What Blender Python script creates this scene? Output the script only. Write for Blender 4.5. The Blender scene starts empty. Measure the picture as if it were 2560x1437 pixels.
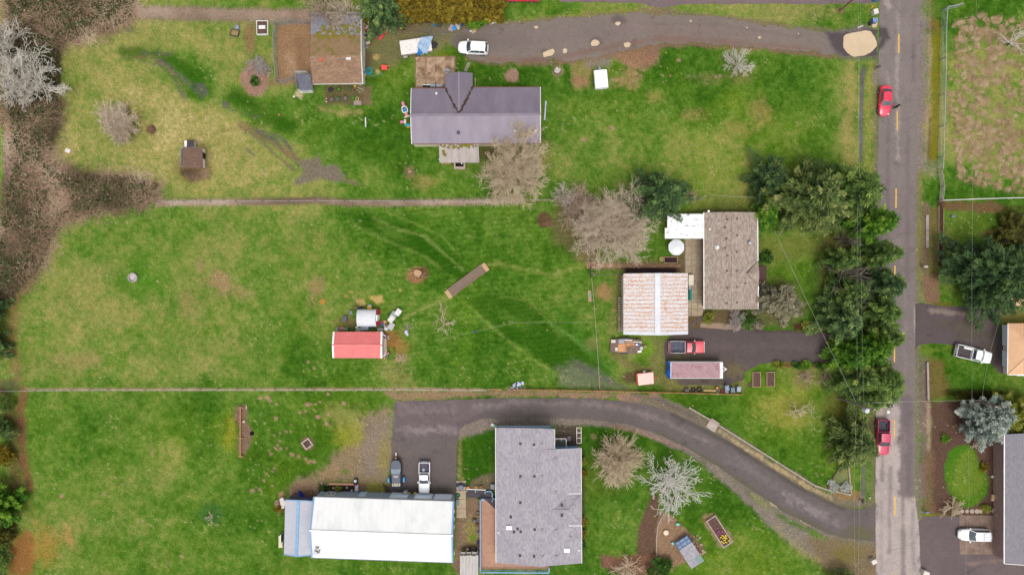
import bpy,math,random
import numpy as np
from mathutils import Vector,Matrix
rnd = random.Random(11)
SC = bpy.context.scene
COL = SC.collection
# ------------------------------------------------------------------ camera, world, sun, exposure
S = 16.5            # ground pixels of the photograph per metre
HC = 105.0          # height of the drone in metres
CX,CY = 1280.0,718.5
cam_d = bpy.data.cameras.new('camera')
cam = bpy.data.objects.new('camera',cam_d);COL.objects.link(cam)
cam.location = (0,0,HC);cam.rotation_euler = (0,0,0)
cam_d.sensor_width = 36.0
cam_d.lens = 36.0 * HC / (2560.0 / S)
cam_d.clip_start = 0.5;cam_d.clip_end = 5000
SC.camera = cam
SUN_EL,SUN_AZ = math.radians(70),math.radians(172)     # compass azimuth: from the south
W = bpy.data.worlds.new('World');SC.world = W;W.use_nodes = True
wn = W.node_tree.nodes;wl = W.node_tree.links;wn.clear()
sky = wn.new('ShaderNodeTexSky');sky.sky_type = 'NISHITA';sky.sun_disc = False
sky.sun_elevation = SUN_EL;sky.sun_rotation = SUN_AZ
sky.air_density = 1.0;sky.dust_density = 6.0;sky.ozone_density = 1.0
hs = wn.new('ShaderNodeHueSaturation');hs.inputs['Saturation'].default_value = 0.18
bg = wn.new('ShaderNodeBackground');bg.inputs['Strength'].default_value = 0.15
wo = wn.new('ShaderNodeOutputWorld')
wl.new(sky.outputs[0],hs.inputs['Color']);wl.new(hs.outputs[0],bg.inputs[0]);wl.new(bg.outputs[0],wo.inputs[0])
sun_d = bpy.data.lights.new('sun','SUN');sun_d.energy = 0.68;sun_d.angle = math.radians(26)
sun_d.color = (1.0,0.975,0.94)
sun = bpy.data.objects.new('sun',sun_d);COL.objects.link(sun)
sd = Vector((math.sin(SUN_AZ) * math.cos(SUN_EL),math.cos(SUN_AZ) * math.cos(SUN_EL),math.sin(SUN_EL)))
sun.rotation_euler = (-sd).to_track_quat('-Z','Y').to_euler()
VS = SC.view_settings
VS.view_transform = 'Standard';VS.look = 'None';VS.gamma = 1.0;VS.use_curve_mapping = False
VS.exposure = 0.55
# ------------------------------------------------------------------ helpers
def P(px,py,z=0.0):
    """photo pixel -> point of the place at height z (metres)"""
    k = (1.0 - z / HC) / S
    return Vector(((px - CX) * k,(CY - py) * k,z))
def lin(c): return c / 12.92 if c <= 0.04045 else ((c + 0.055) / 1.055) ** 2.4
KEXP = 1.6
def C(r,g,b,k=KEXP):
    """colour as seen in the photograph -> base colour under this light"""
    return (lin(r / 255) / k,lin(g / 255) / k,lin(b / 255) / k,1.0)
def mixc(a,b,t): return tuple(a[i] * (1 - t) + b[i] * t for i in range(4))
def set_in(n,k,v):
    if k in n.inputs: n.inputs[k].default_value = v
MATS = {}
def mat(name,c1,c2=None,scale=2.0,rough=0.85,metal=0.0,bump=0.0,bscale=None,detail=6.0,coat=0.0,lo=0.35,hi=0.65,stretch=None,spec=0.3):
    """plain procedural surface: two tones mixed by noise"""
    if name in MATS: return MATS[name]
    m = bpy.data.materials.new(name);MATS[name] = m;m.use_nodes = True
    nt = m.node_tree;n = nt.nodes;l = nt.links
    b = n['Principled BSDF']
    set_in(b,'Roughness',rough);set_in(b,'Metallic',metal);set_in(b,'Coat Weight',coat);set_in(b,'Specular IOR Level',spec)
    if c2 is None: c2 = mixc(c1,(0,0,0,1),0.18)
    tc = n.new('ShaderNodeTexCoord');mp = n.new('ShaderNodeMapping')
    oi = n.new('ShaderNodeObjectInfo');va = n.new('ShaderNodeVectorMath');va.operation = 'ADD'
    mu = n.new('ShaderNodeMath');mu.operation = 'MULTIPLY';mu.inputs[1].default_value = 37.0
    l.new(oi.outputs['Random'],mu.inputs[0]);l.new(tc.outputs['Object'],va.inputs[0]);l.new(mu.outputs[0],va.inputs[1])
    l.new(va.outputs[0],mp.inputs[0])
    if stretch: mp.inputs['Scale'].default_value = stretch
    nz = n.new('ShaderNodeTexNoise');nz.inputs['Scale'].default_value = scale;nz.inputs['Detail'].default_value = detail
    nz.inputs['Roughness'].default_value = 0.65
    l.new(mp.outputs[0],nz.inputs['Vector'])
    mr = n.new('ShaderNodeMapRange');mr.inputs['From Min'].default_value = lo;mr.inputs['From Max'].default_value = hi
    l.new(nz.outputs['Fac'],mr.inputs['Value'])
    mx = n.new('ShaderNodeMix');mx.data_type = 'RGBA'
    l.new(mr.outputs[0],mx.inputs['Factor']);mx.inputs['A'].default_value = c1;mx.inputs['B'].default_value = c2
    l.new(mx.outputs['Result'],b.inputs['Base Color'])
    if bump > 0:
        nb = n.new('ShaderNodeTexNoise');nb.inputs['Scale'].default_value = bscale or scale * 6;nb.inputs['Detail'].default_value = 4
        l.new(mp.outputs[0],nb.inputs['Vector'])
        bp = n.new('ShaderNodeBump');bp.inputs['Strength'].default_value = bump;bp.inputs['Distance'].default_value = 0.05
        l.new(nb.outputs['Fac'],bp.inputs['Height']);l.new(bp.outputs[0],b.inputs['Normal'])
    return m
def mat_attr(name,attr='gcol',rough=0.95,fine=0.28,fscale=3.5,bump=0.4,spec=0.15,crack=0.0):
    """surface whose own colour is stored per vertex, with fine grain from noise"""
    if name in MATS: return MATS[name]
    m = bpy.data.materials.new(name);MATS[name] = m;m.use_nodes = True
    nt = m.node_tree;n = nt.nodes;l = nt.links;b = n['Principled BSDF']
    set_in(b,'Roughness',rough);set_in(b,'Specular IOR Level',spec)
    at = n.new('ShaderNodeAttribute');at.attribute_name = attr
    tc = n.new('ShaderNodeTexCoord')
    nz = n.new('ShaderNodeTexNoise');nz.inputs['Scale'].default_value = fscale;nz.inputs['Detail'].default_value = 5;nz.inputs['Roughness'].default_value = 0.7
    l.new(tc.outputs['Object'],nz.inputs['Vector'])
    mr = n.new('ShaderNodeMapRange');mr.inputs['From Min'].default_value = 0.3;mr.inputs['From Max'].default_value = 0.7
    mr.inputs['To Min'].default_value = 1 - fine;mr.inputs['To Max'].default_value = 1 + fine
    l.new(nz.outputs['Fac'],mr.inputs['Value'])
    mx = n.new('ShaderNodeVectorMath');mx.operation = 'MULTIPLY'
    l.new(at.outputs['Color'],mx.inputs[0]);l.new(mr.outputs[0],mx.inputs[1]);l.new(mx.outputs[0],b.inputs['Base Color'])
    if crack:
        wz = n.new('ShaderNodeTexNoise');wz.inputs['Scale'].default_value = .9;wz.inputs['Detail'].default_value = 4;l.new(tc.outputs['Object'],wz.inputs['Vector'])
        wa = n.new('ShaderNodeMixRGB');wa.blend_type = 'ADD';wa.inputs[0].default_value = 1.3;l.new(tc.outputs['Object'],wa.inputs[1]);l.new(wz.outputs['Color'],wa.inputs[2])
        vo = n.new('ShaderNodeTexVoronoi');vo.feature = 'DISTANCE_TO_EDGE';vo.inputs['Scale'].default_value = .22;l.new(wa.outputs[0],vo.inputs['Vector'])
        cm = n.new('ShaderNodeMapRange');cm.inputs['From Max'].default_value = .016;cm.inputs['To Min'].default_value = 1 - crack;l.new(vo.outputs['Distance'],cm.inputs['Value'])
        oz = n.new('ShaderNodeTexNoise');oz.inputs['Scale'].default_value = .45;oz.inputs['Detail'].default_value = 6;oz.inputs['Roughness'].default_value = .7;l.new(tc.outputs['Object'],oz.inputs['Vector'])
        om = n.new('ShaderNodeMapRange');om.inputs['From Min'].default_value = .3;om.inputs['From Max'].default_value = .42;om.inputs['To Min'].default_value = .72;l.new(oz.outputs['Fac'],om.inputs['Value'])
        m2 = n.new('ShaderNodeMath');m2.operation = 'MULTIPLY';l.new(cm.outputs[0],m2.inputs[0]);l.new(om.outputs[0],m2.inputs[1])
        m3 = n.new('ShaderNodeVectorMath');m3.operation = 'MULTIPLY';l.new(mx.outputs[0],m3.inputs[0]);l.new(m2.outputs[0],m3.inputs[1]);l.new(m3.outputs[0],b.inputs['Base Color'])
    if bump > 0:
        nb = n.new('ShaderNodeTexNoise');nb.inputs['Scale'].default_value = fscale * 3;nb.inputs['Detail'].default_value = 3
        l.new(tc.outputs['Object'],nb.inputs['Vector'])
        bp = n.new('ShaderNodeBump');bp.inputs['Strength'].default_value = bump;bp.inputs['Distance'].default_value = 0.06
        l.new(nb.outputs['Fac'],bp.inputs['Height']);l.new(bp.outputs[0],b.inputs['Normal'])
    return m
def mat_leaf(name,stops,rough=0.7,trans=0.25):
    """foliage: colour ramp over a per-leaf value"""
    if name in MATS: return MATS[name]
    m = bpy.data.materials.new(name);MATS[name] = m;m.use_nodes = True
    nt = m.node_tree;n = nt.nodes;l = nt.links;b = n['Principled BSDF']
    set_in(b,'Roughness',rough);set_in(b,'Specular IOR Level',0.2)
    at = n.new('ShaderNodeAttribute');at.attribute_name = 'v'
    cr = n.new('ShaderNodeValToRGB');e = cr.color_ramp.elements
    while len(e) < len(stops): e.new(0.5)
    for i,c in enumerate(stops):
        e[i].position = i / (len(stops) - 1);e[i].color = c
    l.new(at.outputs['Fac'],cr.inputs[0]);l.new(cr.outputs[0],b.inputs['Base Color'])
    if trans > 0:
        tr = n.new('ShaderNodeBsdfTranslucent');ms = n.new('ShaderNodeMixShader');ms.inputs[0].default_value = trans
        l.new(cr.outputs[0],tr.inputs['Color']);l.new(b.outputs[0],ms.inputs[1]);l.new(tr.outputs[0],ms.inputs[2])
        l.new(ms.outputs[0],n['Material Output'].inputs['Surface'])
    return m
def mat_glass(name,c,rough=0.08):
    if name in MATS: return MATS[name]
    m = mat(name,c,mixc(c,(1,1,1,1),0.04),1.5,rough,spec=0.8)
    return m
# ---- mesh builder
class MB:
    def __init__(s): s.v = [];s.f = []
    def poly(s,pts):
        i = len(s.v);s.v += [tuple(p) for p in pts];s.f.append(tuple(range(i,i + len(pts))));return s
    def add(s,vs,fs):
        i = len(s.v);s.v += [tuple(p) for p in vs];s.f += [tuple(k + i for k in f) for f in fs];return s
    def box(s,x0,x1,y0,y1,z0,z1,rot=0.0,c=None):
        vs = [(x,y,z) for z in (z0,z1) for x,y in ((x0,y0),(x1,y0),(x1,y1),(x0,y1))]
        if rot:
            cx,cy = c or ((x0 + x1) / 2,(y0 + y1) / 2);ca,sa = math.cos(rot),math.sin(rot)
            vs = [(cx + (x - cx) * ca - (y - cy) * sa,cy + (x - cx) * sa + (y - cy) * ca,z) for x,y,z in vs]
        return s.add(vs,[(3,2,1,0),(4,5,6,7),(0,1,5,4),(1,2,6,5),(2,3,7,6),(3,0,4,7)])
    def bevbox(s,x0,x1,y0,y1,z0,z1,b=0.03):
        """box with chamfered top edges"""
        vs = [(x,y,z0) for x,y in ((x0,y0),(x1,y0),(x1,y1),(x0,y1))]
        vs += [(x,y,z1 - b) for x,y in ((x0,y0),(x1,y0),(x1,y1),(x0,y1))]
        vs += [(x,y,z1) for x,y in ((x0 + b,y0 + b),(x1 - b,y0 + b),(x1 - b,y1 - b),(x0 + b,y1 - b))]
        f = [(3,2,1,0),(8,9,10,11)]
        for k in (0,4):
            f += [(k + i,k + (i + 1) % 4,k + 4 + (i + 1) % 4,k + 4 + i) for i in range(4)]
        return s.add(vs,f)
    def prism(s,pts,z0,z1):
        n = len(pts);vs = [(p[0],p[1],z0) for p in pts] + [(p[0],p[1],z1) for p in pts]
        return s.add(vs,[tuple(range(n - 1,-1,-1)),tuple(range(n,2 * n))] + [(i,(i + 1) % n,n + (i + 1) % n,n + i) for i in range(n)])
    def beam(s,a,b,w,h=None):
        a,b = Vector(a),Vector(b);d = b - a
        if d.length < 1e-6: return s
        d.normalize();h = h or w
        u = d.cross(Vector((0,0,1)))
        if u.length < 1e-3: u = Vector((1,0,0))
        u.normalize();t = u.cross(d).normalized()
        vs = [p + u * (i * w / 2) + t * (j * h / 2) for p in (a,b) for i,j in ((-1,-1),(1,-1),(1,1),(-1,1))]
        return s.add(vs,[(3,2,1,0),(4,5,6,7),(0,1,5,4),(1,2,6,5),(2,3,7,6),(3,0,4,7)])
    def tube(s,pts,r,n=6,closed=False,r1=None):
        pts = [Vector(p) for p in pts];m = len(pts);i0 = len(s.v)
        for i,p in enumerate(pts):
            if closed: d = pts[(i + 1) % m] - pts[i - 1]
            else: d = pts[min(i + 1,m - 1)] - pts[max(i - 1,0)]
            d.normalize();u = d.cross(Vector((0,0,1)))
            if u.length < 1e-3: u = d.cross(Vector((1,0,0)))
            u.normalize();t = u.cross(d)
            rr = r if r1 is None else r + (r1 - r) * i / max(1,m - 1)
            for k in range(n):
                a = 2 * math.pi * k / n;q = p + u * (rr * math.cos(a)) + t * (rr * math.sin(a));s.v.append(tuple(q))
        for i in range(m if closed else m - 1):
            j = (i + 1) % m
            for k in range(n):
                s.f.append((i0 + i * n + k,i0 + i * n + (k + 1) % n,i0 + j * n + (k + 1) % n,i0 + j * n + k))
        if not closed:
            s.f.append(tuple(i0 + k for k in range(n - 1,-1,-1)));s.f.append(tuple(i0 + (m - 1) * n + k for k in range(n)))
        return s
    def lathe(s,prof,n=16,c=(0,0),z=0.0,sx=1.0,sy=1.0):
        i0 = len(s.v);m = len(prof)
        for r,h in prof:
            for k in range(n):
                a = 2 * math.pi * k / n;s.v.append((c[0] + r * sx * math.cos(a),c[1] + r * sy * math.sin(a),z + h))
        for i in range(m - 1):
            for k in range(n):
                s.f.append((i0 + i * n + k,i0 + i * n + (k + 1) % n,i0 + (i + 1) * n + (k + 1) % n,i0 + (i + 1) * n + k))
        if prof[0][0] > 1e-4: s.f.append(tuple(i0 + k for k in range(n - 1,-1,-1)))
        if prof[-1][0] > 1e-4: s.f.append(tuple(i0 + (m - 1) * n + k for k in range(n)))
        return s
    def ycyl(s,c,r,w,n=16):
        """cylinder with its axis along y"""
        x,y,z = c;vs = []
        for yy in (y - w / 2,y + w / 2):
            vs += [(x + r * math.cos(2 * math.pi * k / n),yy,z + r * math.sin(2 * math.pi * k / n)) for k in range(n)]
        return s.add(vs,[tuple(range(n)),tuple(range(2 * n - 1,n - 1,-1))] + [(k,n + k,n + (k + 1) % n,(k + 1) % n) for k in range(n)])
    def xf(s,loc=(0,0,0),rot=0.0,tilt=None):
        M = Matrix.Translation(loc) @ Matrix.Rotation(rot,4,'Z')
        if tilt: M = M @ Matrix.Rotation(tilt[0],4,'X') @ Matrix.Rotation(tilt[1],4,'Y')
        s.v = [tuple(M @ Vector(p)) for p in s.v];return s
def stem_name(n): return n
def link(o,parent=None):
    COL.objects.link(o)
    if parent: o.parent = parent
    return o
def obj(name,mb,m,parent=None,smooth=None):
    me = bpy.data.meshes.new(name);me.from_pydata(mb.v,[],mb.f)
    me.materials.append(m)
    if smooth is not None:
        me.polygons.foreach_set('use_smooth',[True] * len(me.polygons));me.set_sharp_from_angle(angle=math.radians(smooth))
    me.validate();me.update()
    return link(bpy.data.objects.new(name,me),parent)
def tag(o,label=None,cat=None,group=None,kind=None):
    if label: o['label'] = label
    if cat: o['category'] = cat
    if group: o['group'] = group
    if kind: o['kind'] = kind
    return o
def thing(name,label,cat,loc=(0,0,0),rot=0.0,group=None):
    o = bpy.data.objects.new(name,None);COL.objects.link(o);o.empty_display_size = 0.3
    o.location = loc;o.rotation_euler = (0,0,rot)
    return tag(o,label,cat,group)
def solo(name,mb,m,label,cat,loc=(0,0,0),rot=0.0,group=None,smooth=None):
    o = obj(name,mb,m,None,smooth);o.location = loc;o.rotation_euler = (0,0,rot)
    return tag(o,label,cat,group)
def dup(root,loc,rot=0.0,label=None,scale=None):
    r = root.copy();COL.objects.link(r);r.location = loc;r.rotation_euler = (0,0,rot)
    if scale: r.scale = scale
    if label: r['label'] = label
    for ch in list(root.children):
        c = ch.copy();COL.objects.link(c);c.parent = r
        for g in ch.children:
            d = g.copy();COL.objects.link(d);d.parent = c
    return r
def mesh_np(name,V,F,m,parent=None,attrs=None,smooth=False):
    """mesh from arrays: V (n,3), F (m,k), attrs {name: (domain, array)}"""
    V = np.ascontiguousarray(V,dtype=np.float32);F = np.ascontiguousarray(F,dtype=np.int32)
    me = bpy.data.meshes.new(name);n,k = F.shape
    me.vertices.add(len(V));me.vertices.foreach_set('co',V.ravel())
    me.loops.add(n * k);me.loops.foreach_set('vertex_index',F.ravel())
    me.polygons.add(n);me.polygons.foreach_set('loop_start',np.arange(0,n * k,k,dtype=np.int32))
    if smooth: me.polygons.foreach_set('use_smooth',np.ones(n,dtype=bool))
    me.update(calc_edges=True)
    for an,(dom,arr) in (attrs or {}).items():
        arr = np.asarray(arr,dtype=np.float32)
        if arr.ndim == 2:
            if arr.shape[1] == 3: arr = np.concatenate([arr,np.ones((len(arr),1),np.float32)],1)
            a = me.attributes.new(an,'FLOAT_COLOR',dom);a.data.foreach_set('color',np.ascontiguousarray(arr).ravel())
        else:
            a = me.attributes.new(an,'FLOAT',dom);a.data.foreach_set('value',arr)
    me.materials.append(m)
    return link(bpy.data.objects.new(name,me),parent)
# ---- noise and painting on arrays of photo coordinates
def vnoise(X,Y,sc,seed):
    T = np.random.RandomState(seed).rand(256,256)
    x = X / sc + 1000.3;y = Y / sc + 1000.7
    xi = np.floor(x).astype(int);yi = np.floor(y).astype(int);fx = x - xi;fy = y - yi
    fx = fx * fx * (3 - 2 * fx);fy = fy * fy * (3 - 2 * fy)
    a = T[xi % 256,yi % 256];b = T[(xi + 1) % 256,yi % 256];c = T[xi % 256,(yi + 1) % 256];d = T[(xi + 1) % 256,(yi + 1) % 256]
    return (a * (1 - fx) + b * fx) * (1 - fy) + (c * (1 - fx) + d * fx) * fy
def fbm(X,Y,sc,seed,octs=4,gain=0.55):
    t = 0;w = 1;s = 0
    for i in range(octs):
        t = t + w * (vnoise(X,Y,sc / 2 ** i,seed + i * 17) - 0.5);s += w;w *= gain
    return t / s * 2        # about -1..1
def sdf_poly(X,Y,pts):
    pts = np.asarray(pts,float);d2 = np.full(X.shape,1e18);ins = np.zeros(X.shape,bool);n = len(pts)
    for i in range(n):
        ax,ay = pts[i];bx,by = pts[(i + 1) % n];ex,ey = bx - ax,by - ay
        t = np.clip(((X - ax) * ex + (Y - ay) * ey) / (ex * ex + ey * ey + 1e-9),0,1)
        d2 = np.minimum(d2,(X - ax - t * ex) ** 2 + (Y - ay - t * ey) ** 2)
        if ay != by:
            ins ^= ((ay > Y) != (by > Y)) & (X < (bx - ax) * (Y - ay) / (by - ay) + ax)
    d = np.sqrt(d2);return np.where(ins,-d,d)
def sdf_line(X,Y,pts,w):
    d2 = np.full(X.shape,1e18)
    for (ax,ay),(bx,by) in zip(pts[:-1],pts[1:]):
        ex,ey = bx - ax,by - ay
        t = np.clip(((X - ax) * ex + (Y - ay) * ey) / (ex * ex + ey * ey + 1e-9),0,1)
        d2 = np.minimum(d2,(X - ax - t * ex) ** 2 + (Y - ay - t * ey) ** 2)
    return np.sqrt(d2) - w / 2
def sdf_blob(X,Y,cx,cy,rx,ry,rot=0.0):
    c,s = math.cos(math.radians(rot)),math.sin(math.radians(rot))
    u = (X - cx) * c + (Y - cy) * s;v = -(X - cx) * s + (Y - cy) * c
    q = np.sqrt((u / rx) ** 2 + (v / ry) ** 2);return (q - 1) * min(rx,ry)
def sm(e0,e1,x):
    t = np.clip((x - e0) / (e1 - e0 + 1e-9),0,1);return t * t * (3 - 2 * t)
def overlay(X,Y,col,shapes,N):
    """N: dict of noise fields in photo coordinates"""
    for i,sp in enumerate(shapes):
        kind,pts,c,w = sp[:4];soft = sp[4] if len(sp) > 4 else 8;warp = sp[5] if len(sp) > 5 else 8;gr = sp[6] if len(sp) > 6 else 0.5
        if kind == 'b':
            cx,cy,rx,ry = pts[:4];R = max(rx,ry) + soft + warp * 1.5;bb = (cx - R,cx + R,cy - R,cy + R)
        else:
            q = np.asarray(pts if kind == 'p' else pts[0],float);R = soft + warp * 1.5 + (0 if kind == 'p' else pts[1])
            bb = (q[:,0].min() - R,q[:,0].max() + R,q[:,1].min() - R,q[:,1].max() + R)
        k = np.where((X > bb[0]) & (X < bb[1]) & (Y > bb[2]) & (Y < bb[3]))[0]
        if len(k) == 0: continue
        x,y = X[k],Y[k]
        if kind == 'b': d = sdf_blob(x,y,*pts)
        elif kind == 'p': d = sdf_poly(x,y,pts)
        else: d = sdf_line(x,y,pts[0],pts[1])
        nn = N['w1' if i % 2 else 'w2'][k]
        m = sm(soft,-soft,d + warp * nn)
        m = np.clip(m + gr * N['f'][k] * (4 * m * (1 - m) + 0.35 * m),0,1) * w
        col[k] = col[k] * (1 - m[:,None]) + np.asarray(c[:3])[None] * m[:,None]
    return col
def noises(X,Y,seed=3):
    return {'w1': fbm(X,Y,38,seed,3),'w2': fbm(X,Y,30,seed + 91,3),'f': fbm(X,Y,9,seed + 44,3,0.8),'m': fbm(X,Y,60,seed + 7,4)}
def sheet(name,pts,z,base,shapes=(),m=None,cell=4.0,edge=2.5,tone=0.10,seed=5,label=None,parent=None,thick=0.0):
    """flat surface of the ground filling a polygon of photo points, with an uneven edge"""
    q = np.asarray(pts,float);x0,x1,y0,y1 = q[:,0].min() - 8,q[:,0].max() + 8,q[:,1].min() - 8,q[:,1].max() + 8
    gx = np.arange(x0,x1 + cell,cell);gy = np.arange(y0,y1 + cell,cell);nx,ny = len(gx),len(gy)
    X,Y = np.meshgrid(gx,gy);X = X.ravel();Y = Y.ravel()
    wig = edge * fbm(X,Y,22,seed,3) if edge else 0
    d = sdf_poly(X,Y,pts) + wig
    D = d.reshape(ny,nx);gyv,gxv = np.gradient(D,cell);gl = np.sqrt(gxv ** 2 + gyv ** 2) + 1e-6
    idx = np.arange(nx * ny).reshape(ny,nx)
    F = np.stack([idx[:-1,:-1],idx[1:,:-1],idx[1:,1:],idx[:-1,1:]],-1).reshape(-1,4)
    keep = (d[F] < 0).sum(1) >= 2;F = F[keep]
    used = np.zeros(nx * ny,bool);used[F.ravel()] = True
    out = used & (d > 0)
    X[out] -= (d / gl.ravel() * gxv.ravel() / gl.ravel() * gl.ravel())[out];Y[out] -= (d / gl.ravel() * gyv.ravel())[out]
    N = noises(X,Y,seed)
    col = np.tile(np.asarray(base[:3])[None],(len(X),1))
    col = overlay(X,Y,col,shapes,N)
    col = col * (1 + tone * N['m'] + tone * N['f'])[:,None]
    remap = np.cumsum(used) - 1
    V = np.stack([(X - CX) / S,(CY - Y) / S,np.full(len(X),z)],-1)[used]
    o = mesh_np(name,V,remap[F],m or mat_attr('paving',rough=0.95,fine=0.2,fscale=6.0,bump=0.3,crack=.13),parent,{'gcol': ('POINT',np.clip(col[used],0.002,1))})
    if not parent: tag(o,kind='structure')
    return o
# ------------------------------------------------------------------ the ground, one sheet
RB = """200 180 .55 60;160 260 .6 60;250 130 .6 50;300 170 .7 50;340 230 .9 60;420 130 .45 40;470 90 .8 50;560 120 .62 50;465 165 .12 35;510 215 .05 25;390 180 .3 25;380 260 .85 60;240 330 .7 50;180 340 .6 50;420 330 .9 50;560 300 .75 50;560 350 .9 50;450 420 .8 50;620 420 .75 50;560 470 .75 40;680 330 .62 40;640 270 .15 35;600 250 .2 25;690 300 .12 35;740 260 .3 30;740 420 .5 40;800 300 .3 40;820 380 .3 40;900 300 .12 40;960 240 .18 35;870 260 .4 25;960 330 .08 40;1000 400 .2 40;920 470 .35 40;1080 470 .25 50;1140 480 .3 40;1050 440 .3 30;350 80 .6 40;330 120 .5 40;680 170 .55 40;720 480 .6 40;820 480 .5 40
1400 200 .12 40;1390 300 .25 40;1450 300 .32 40;1480 400 .42 50;1560 260 .22 40;1640 200 .15 40;1700 160 .1 40;1760 260 .12 50;1850 230 .2 50;1900 300 .2 50;2000 200 .2 50;2060 250 .25 40;2080 150 .3 40;1700 380 .42 50;1800 400 .48 50;1950 360 .35 50;2080 330 .2 40;1620 320 .3 50;1550 350 .36 50;1480 460 .3 40;500 15 .35 60;1500 35 .5 60;1380 30 .25 50;1900 30 .5 60;2080 50 .3 40;2150 90 .3 30;1240 170 .1 40;1300 190 .1 30;1300 130 .2 30;2110 250 .55 25;2120 350 .55 25;2160 220 .4 20;2160 320 .4 20
150 620 .45 50;250 600 .38 50;350 580 .4 50;450 560 .35 50;600 560 .5 60;700 560 .45 50;200 700 .6 60;150 760 .65 50;250 780 .7 60;330 690 .25 40;430 700 .42 50;520 700 .65 50;480 780 .45 50;560 740 .62 50;640 650 .42 50;700 740 .42 50;760 660 .42 50;300 860 .62 50;180 860 .58 50;100 900 .5 40;420 880 .45 50;560 860 .52 50;640 900 .42 50;750 800 .35 40;760 900 .18 40;860 940 .2 40;620 960 .3 40;200 950 .4 40;800 600 .35 40;880 540 .22 40;950 600 .1 40;1000 620 .2 30;900 680 .35 40;1000 720 .2 40;1100 600 .15 50;1200 560 .2 50;1300 560 .25 50;1300 640 .2 50;1400 600 .12 40;1400 540 .2 40;1250 700 .18 40;1150 800 .25 40;1350 760 .22 40;1420 720 .25 40;1400 840 .1 40;1300 850 .15 40;1100 900 .15 50;1250 900 .15 50;1040 860 .32 30;1000 930 .28 40;1450 900 .3 40;1520 760 .35 30;1510 700 .3 30;1340 690 .2 40
120 1010 .3 40;200 1050 .3 40;260 1000 .35 40;350 1050 .4 40;300 1120 .35 40;420 1170 .6 40;350 1200 .45 40;250 1180 .4 40;150 1150 .35 40;120 1280 .45 40;160 1350 .55 40;300 1250 .4 40;300 1330 .45 40;420 1280 .35 40;500 1200 .35 40;480 1350 .42 40;560 1330 .32 40;550 1100 .3 40;500 1030 .25 40;640 1050 .18 40;680 1150 .12 40;650 1230 .15 40;740 1060 .15 40;820 1050 .2 40;760 1000 .3 40;600 1280 .25 40;680 1300 .2 40;640 1400 .3 40;850 1420 .3 40;1000 1425 .3 40;400 1400 .4 40;200 1420 .4 40
1190 1130 .02 50;1480 1100 .12 40;1500 1250 .18 40;1530 1300 .32 40;1480 1400 .18 40;1600 1100 .12 40;1750 1130 .12 40;1800 1250 .08 40;1900 1300 .2 40;1750 1380 .2 40;1850 1400 .32 40;1950 1400 .3 40;1550 1200 .25 40;1700 1000 .08 40;1850 1000 .18 40;1950 1000 .4 40;2000 960 .35 40;1900 1080 .2 40;2000 1130 .15 40;2080 1180 .12 40;2060 1050 .3 30;1920 950 .2 30;1950 640 .28 40;2000 740 .12 40;1980 600 .35 30;1700 520 .32 30;1680 640 .25 30;1560 900 .42 30;1620 890 .35 30
2400 550 .32 40;2480 540 .15 40;2330 600 .5 30;2360 900 .2 40;2440 940 .18 40;2540 950 .3 30;2420 1200 .2 50;2440 1150 .15 40;2450 250 .55 80;2380 480 .15 40;2420 30 .2 50;2350 200 .3 20;2320 430 .35 30;2110 1200 .3 30"""
PTS = [tuple(map(float,t.split())) for ln in RB.split('\n') for t in ln.split(';') if t.strip()]
PTS = [(x,y,(d - .14 * (d > .6)) * (.82 if y > 975 and x < 1100 else .93 if 520 < y < 975 and x < 800 else 1),r) for x,y,d,r in PTS]
LIME = [(1960,1000,70,1.0),(1990,960,60,.8),(1860,1420,70,.9),(1750,1400,60,.5),(565,1080,25,1.0),(595,1120,30,.6),(875,1085,40,1.0),(850,1040,60,.6),(420,1090,50,.5),(700,1190,50,.35),(1700,990,50,.4),
        (1830,270,35,.8),(1880,330,50,.5),(1100,180,60,.3),(980,170,40,.7),(1520,160,40,.6),(1400,600,50,.2),(1540,250,50,.3),(1780,400,80,.8),(1950,350,60,.6),(2080,1120,50,.5),(2450,1200,60,.4),(1950,700,60,.5),(1600,860,50,.5),(2080,560,50,.3)]
LEAF_PINK = C(158,122,108);DIRT = C(142,112,88);DIRT2 = C(128,98,78);SOIL = C(74,56,48);MULCH = C(112,80,68);RMULCH = C(118,74,60)
GRAV = C(134,120,114);GRAVD = C(112,100,98);MUD = C(96,90,88);MOSS = C(118,110,22);STRAW = C(192,168,112);OMULCH = C(140,92,54);MIX = C(122,112,78)
TAN = C(198,166,104);LUSH = C(42,84,12);MIDG = C(92,122,42);OLIVE = C(128,132,66)
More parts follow.
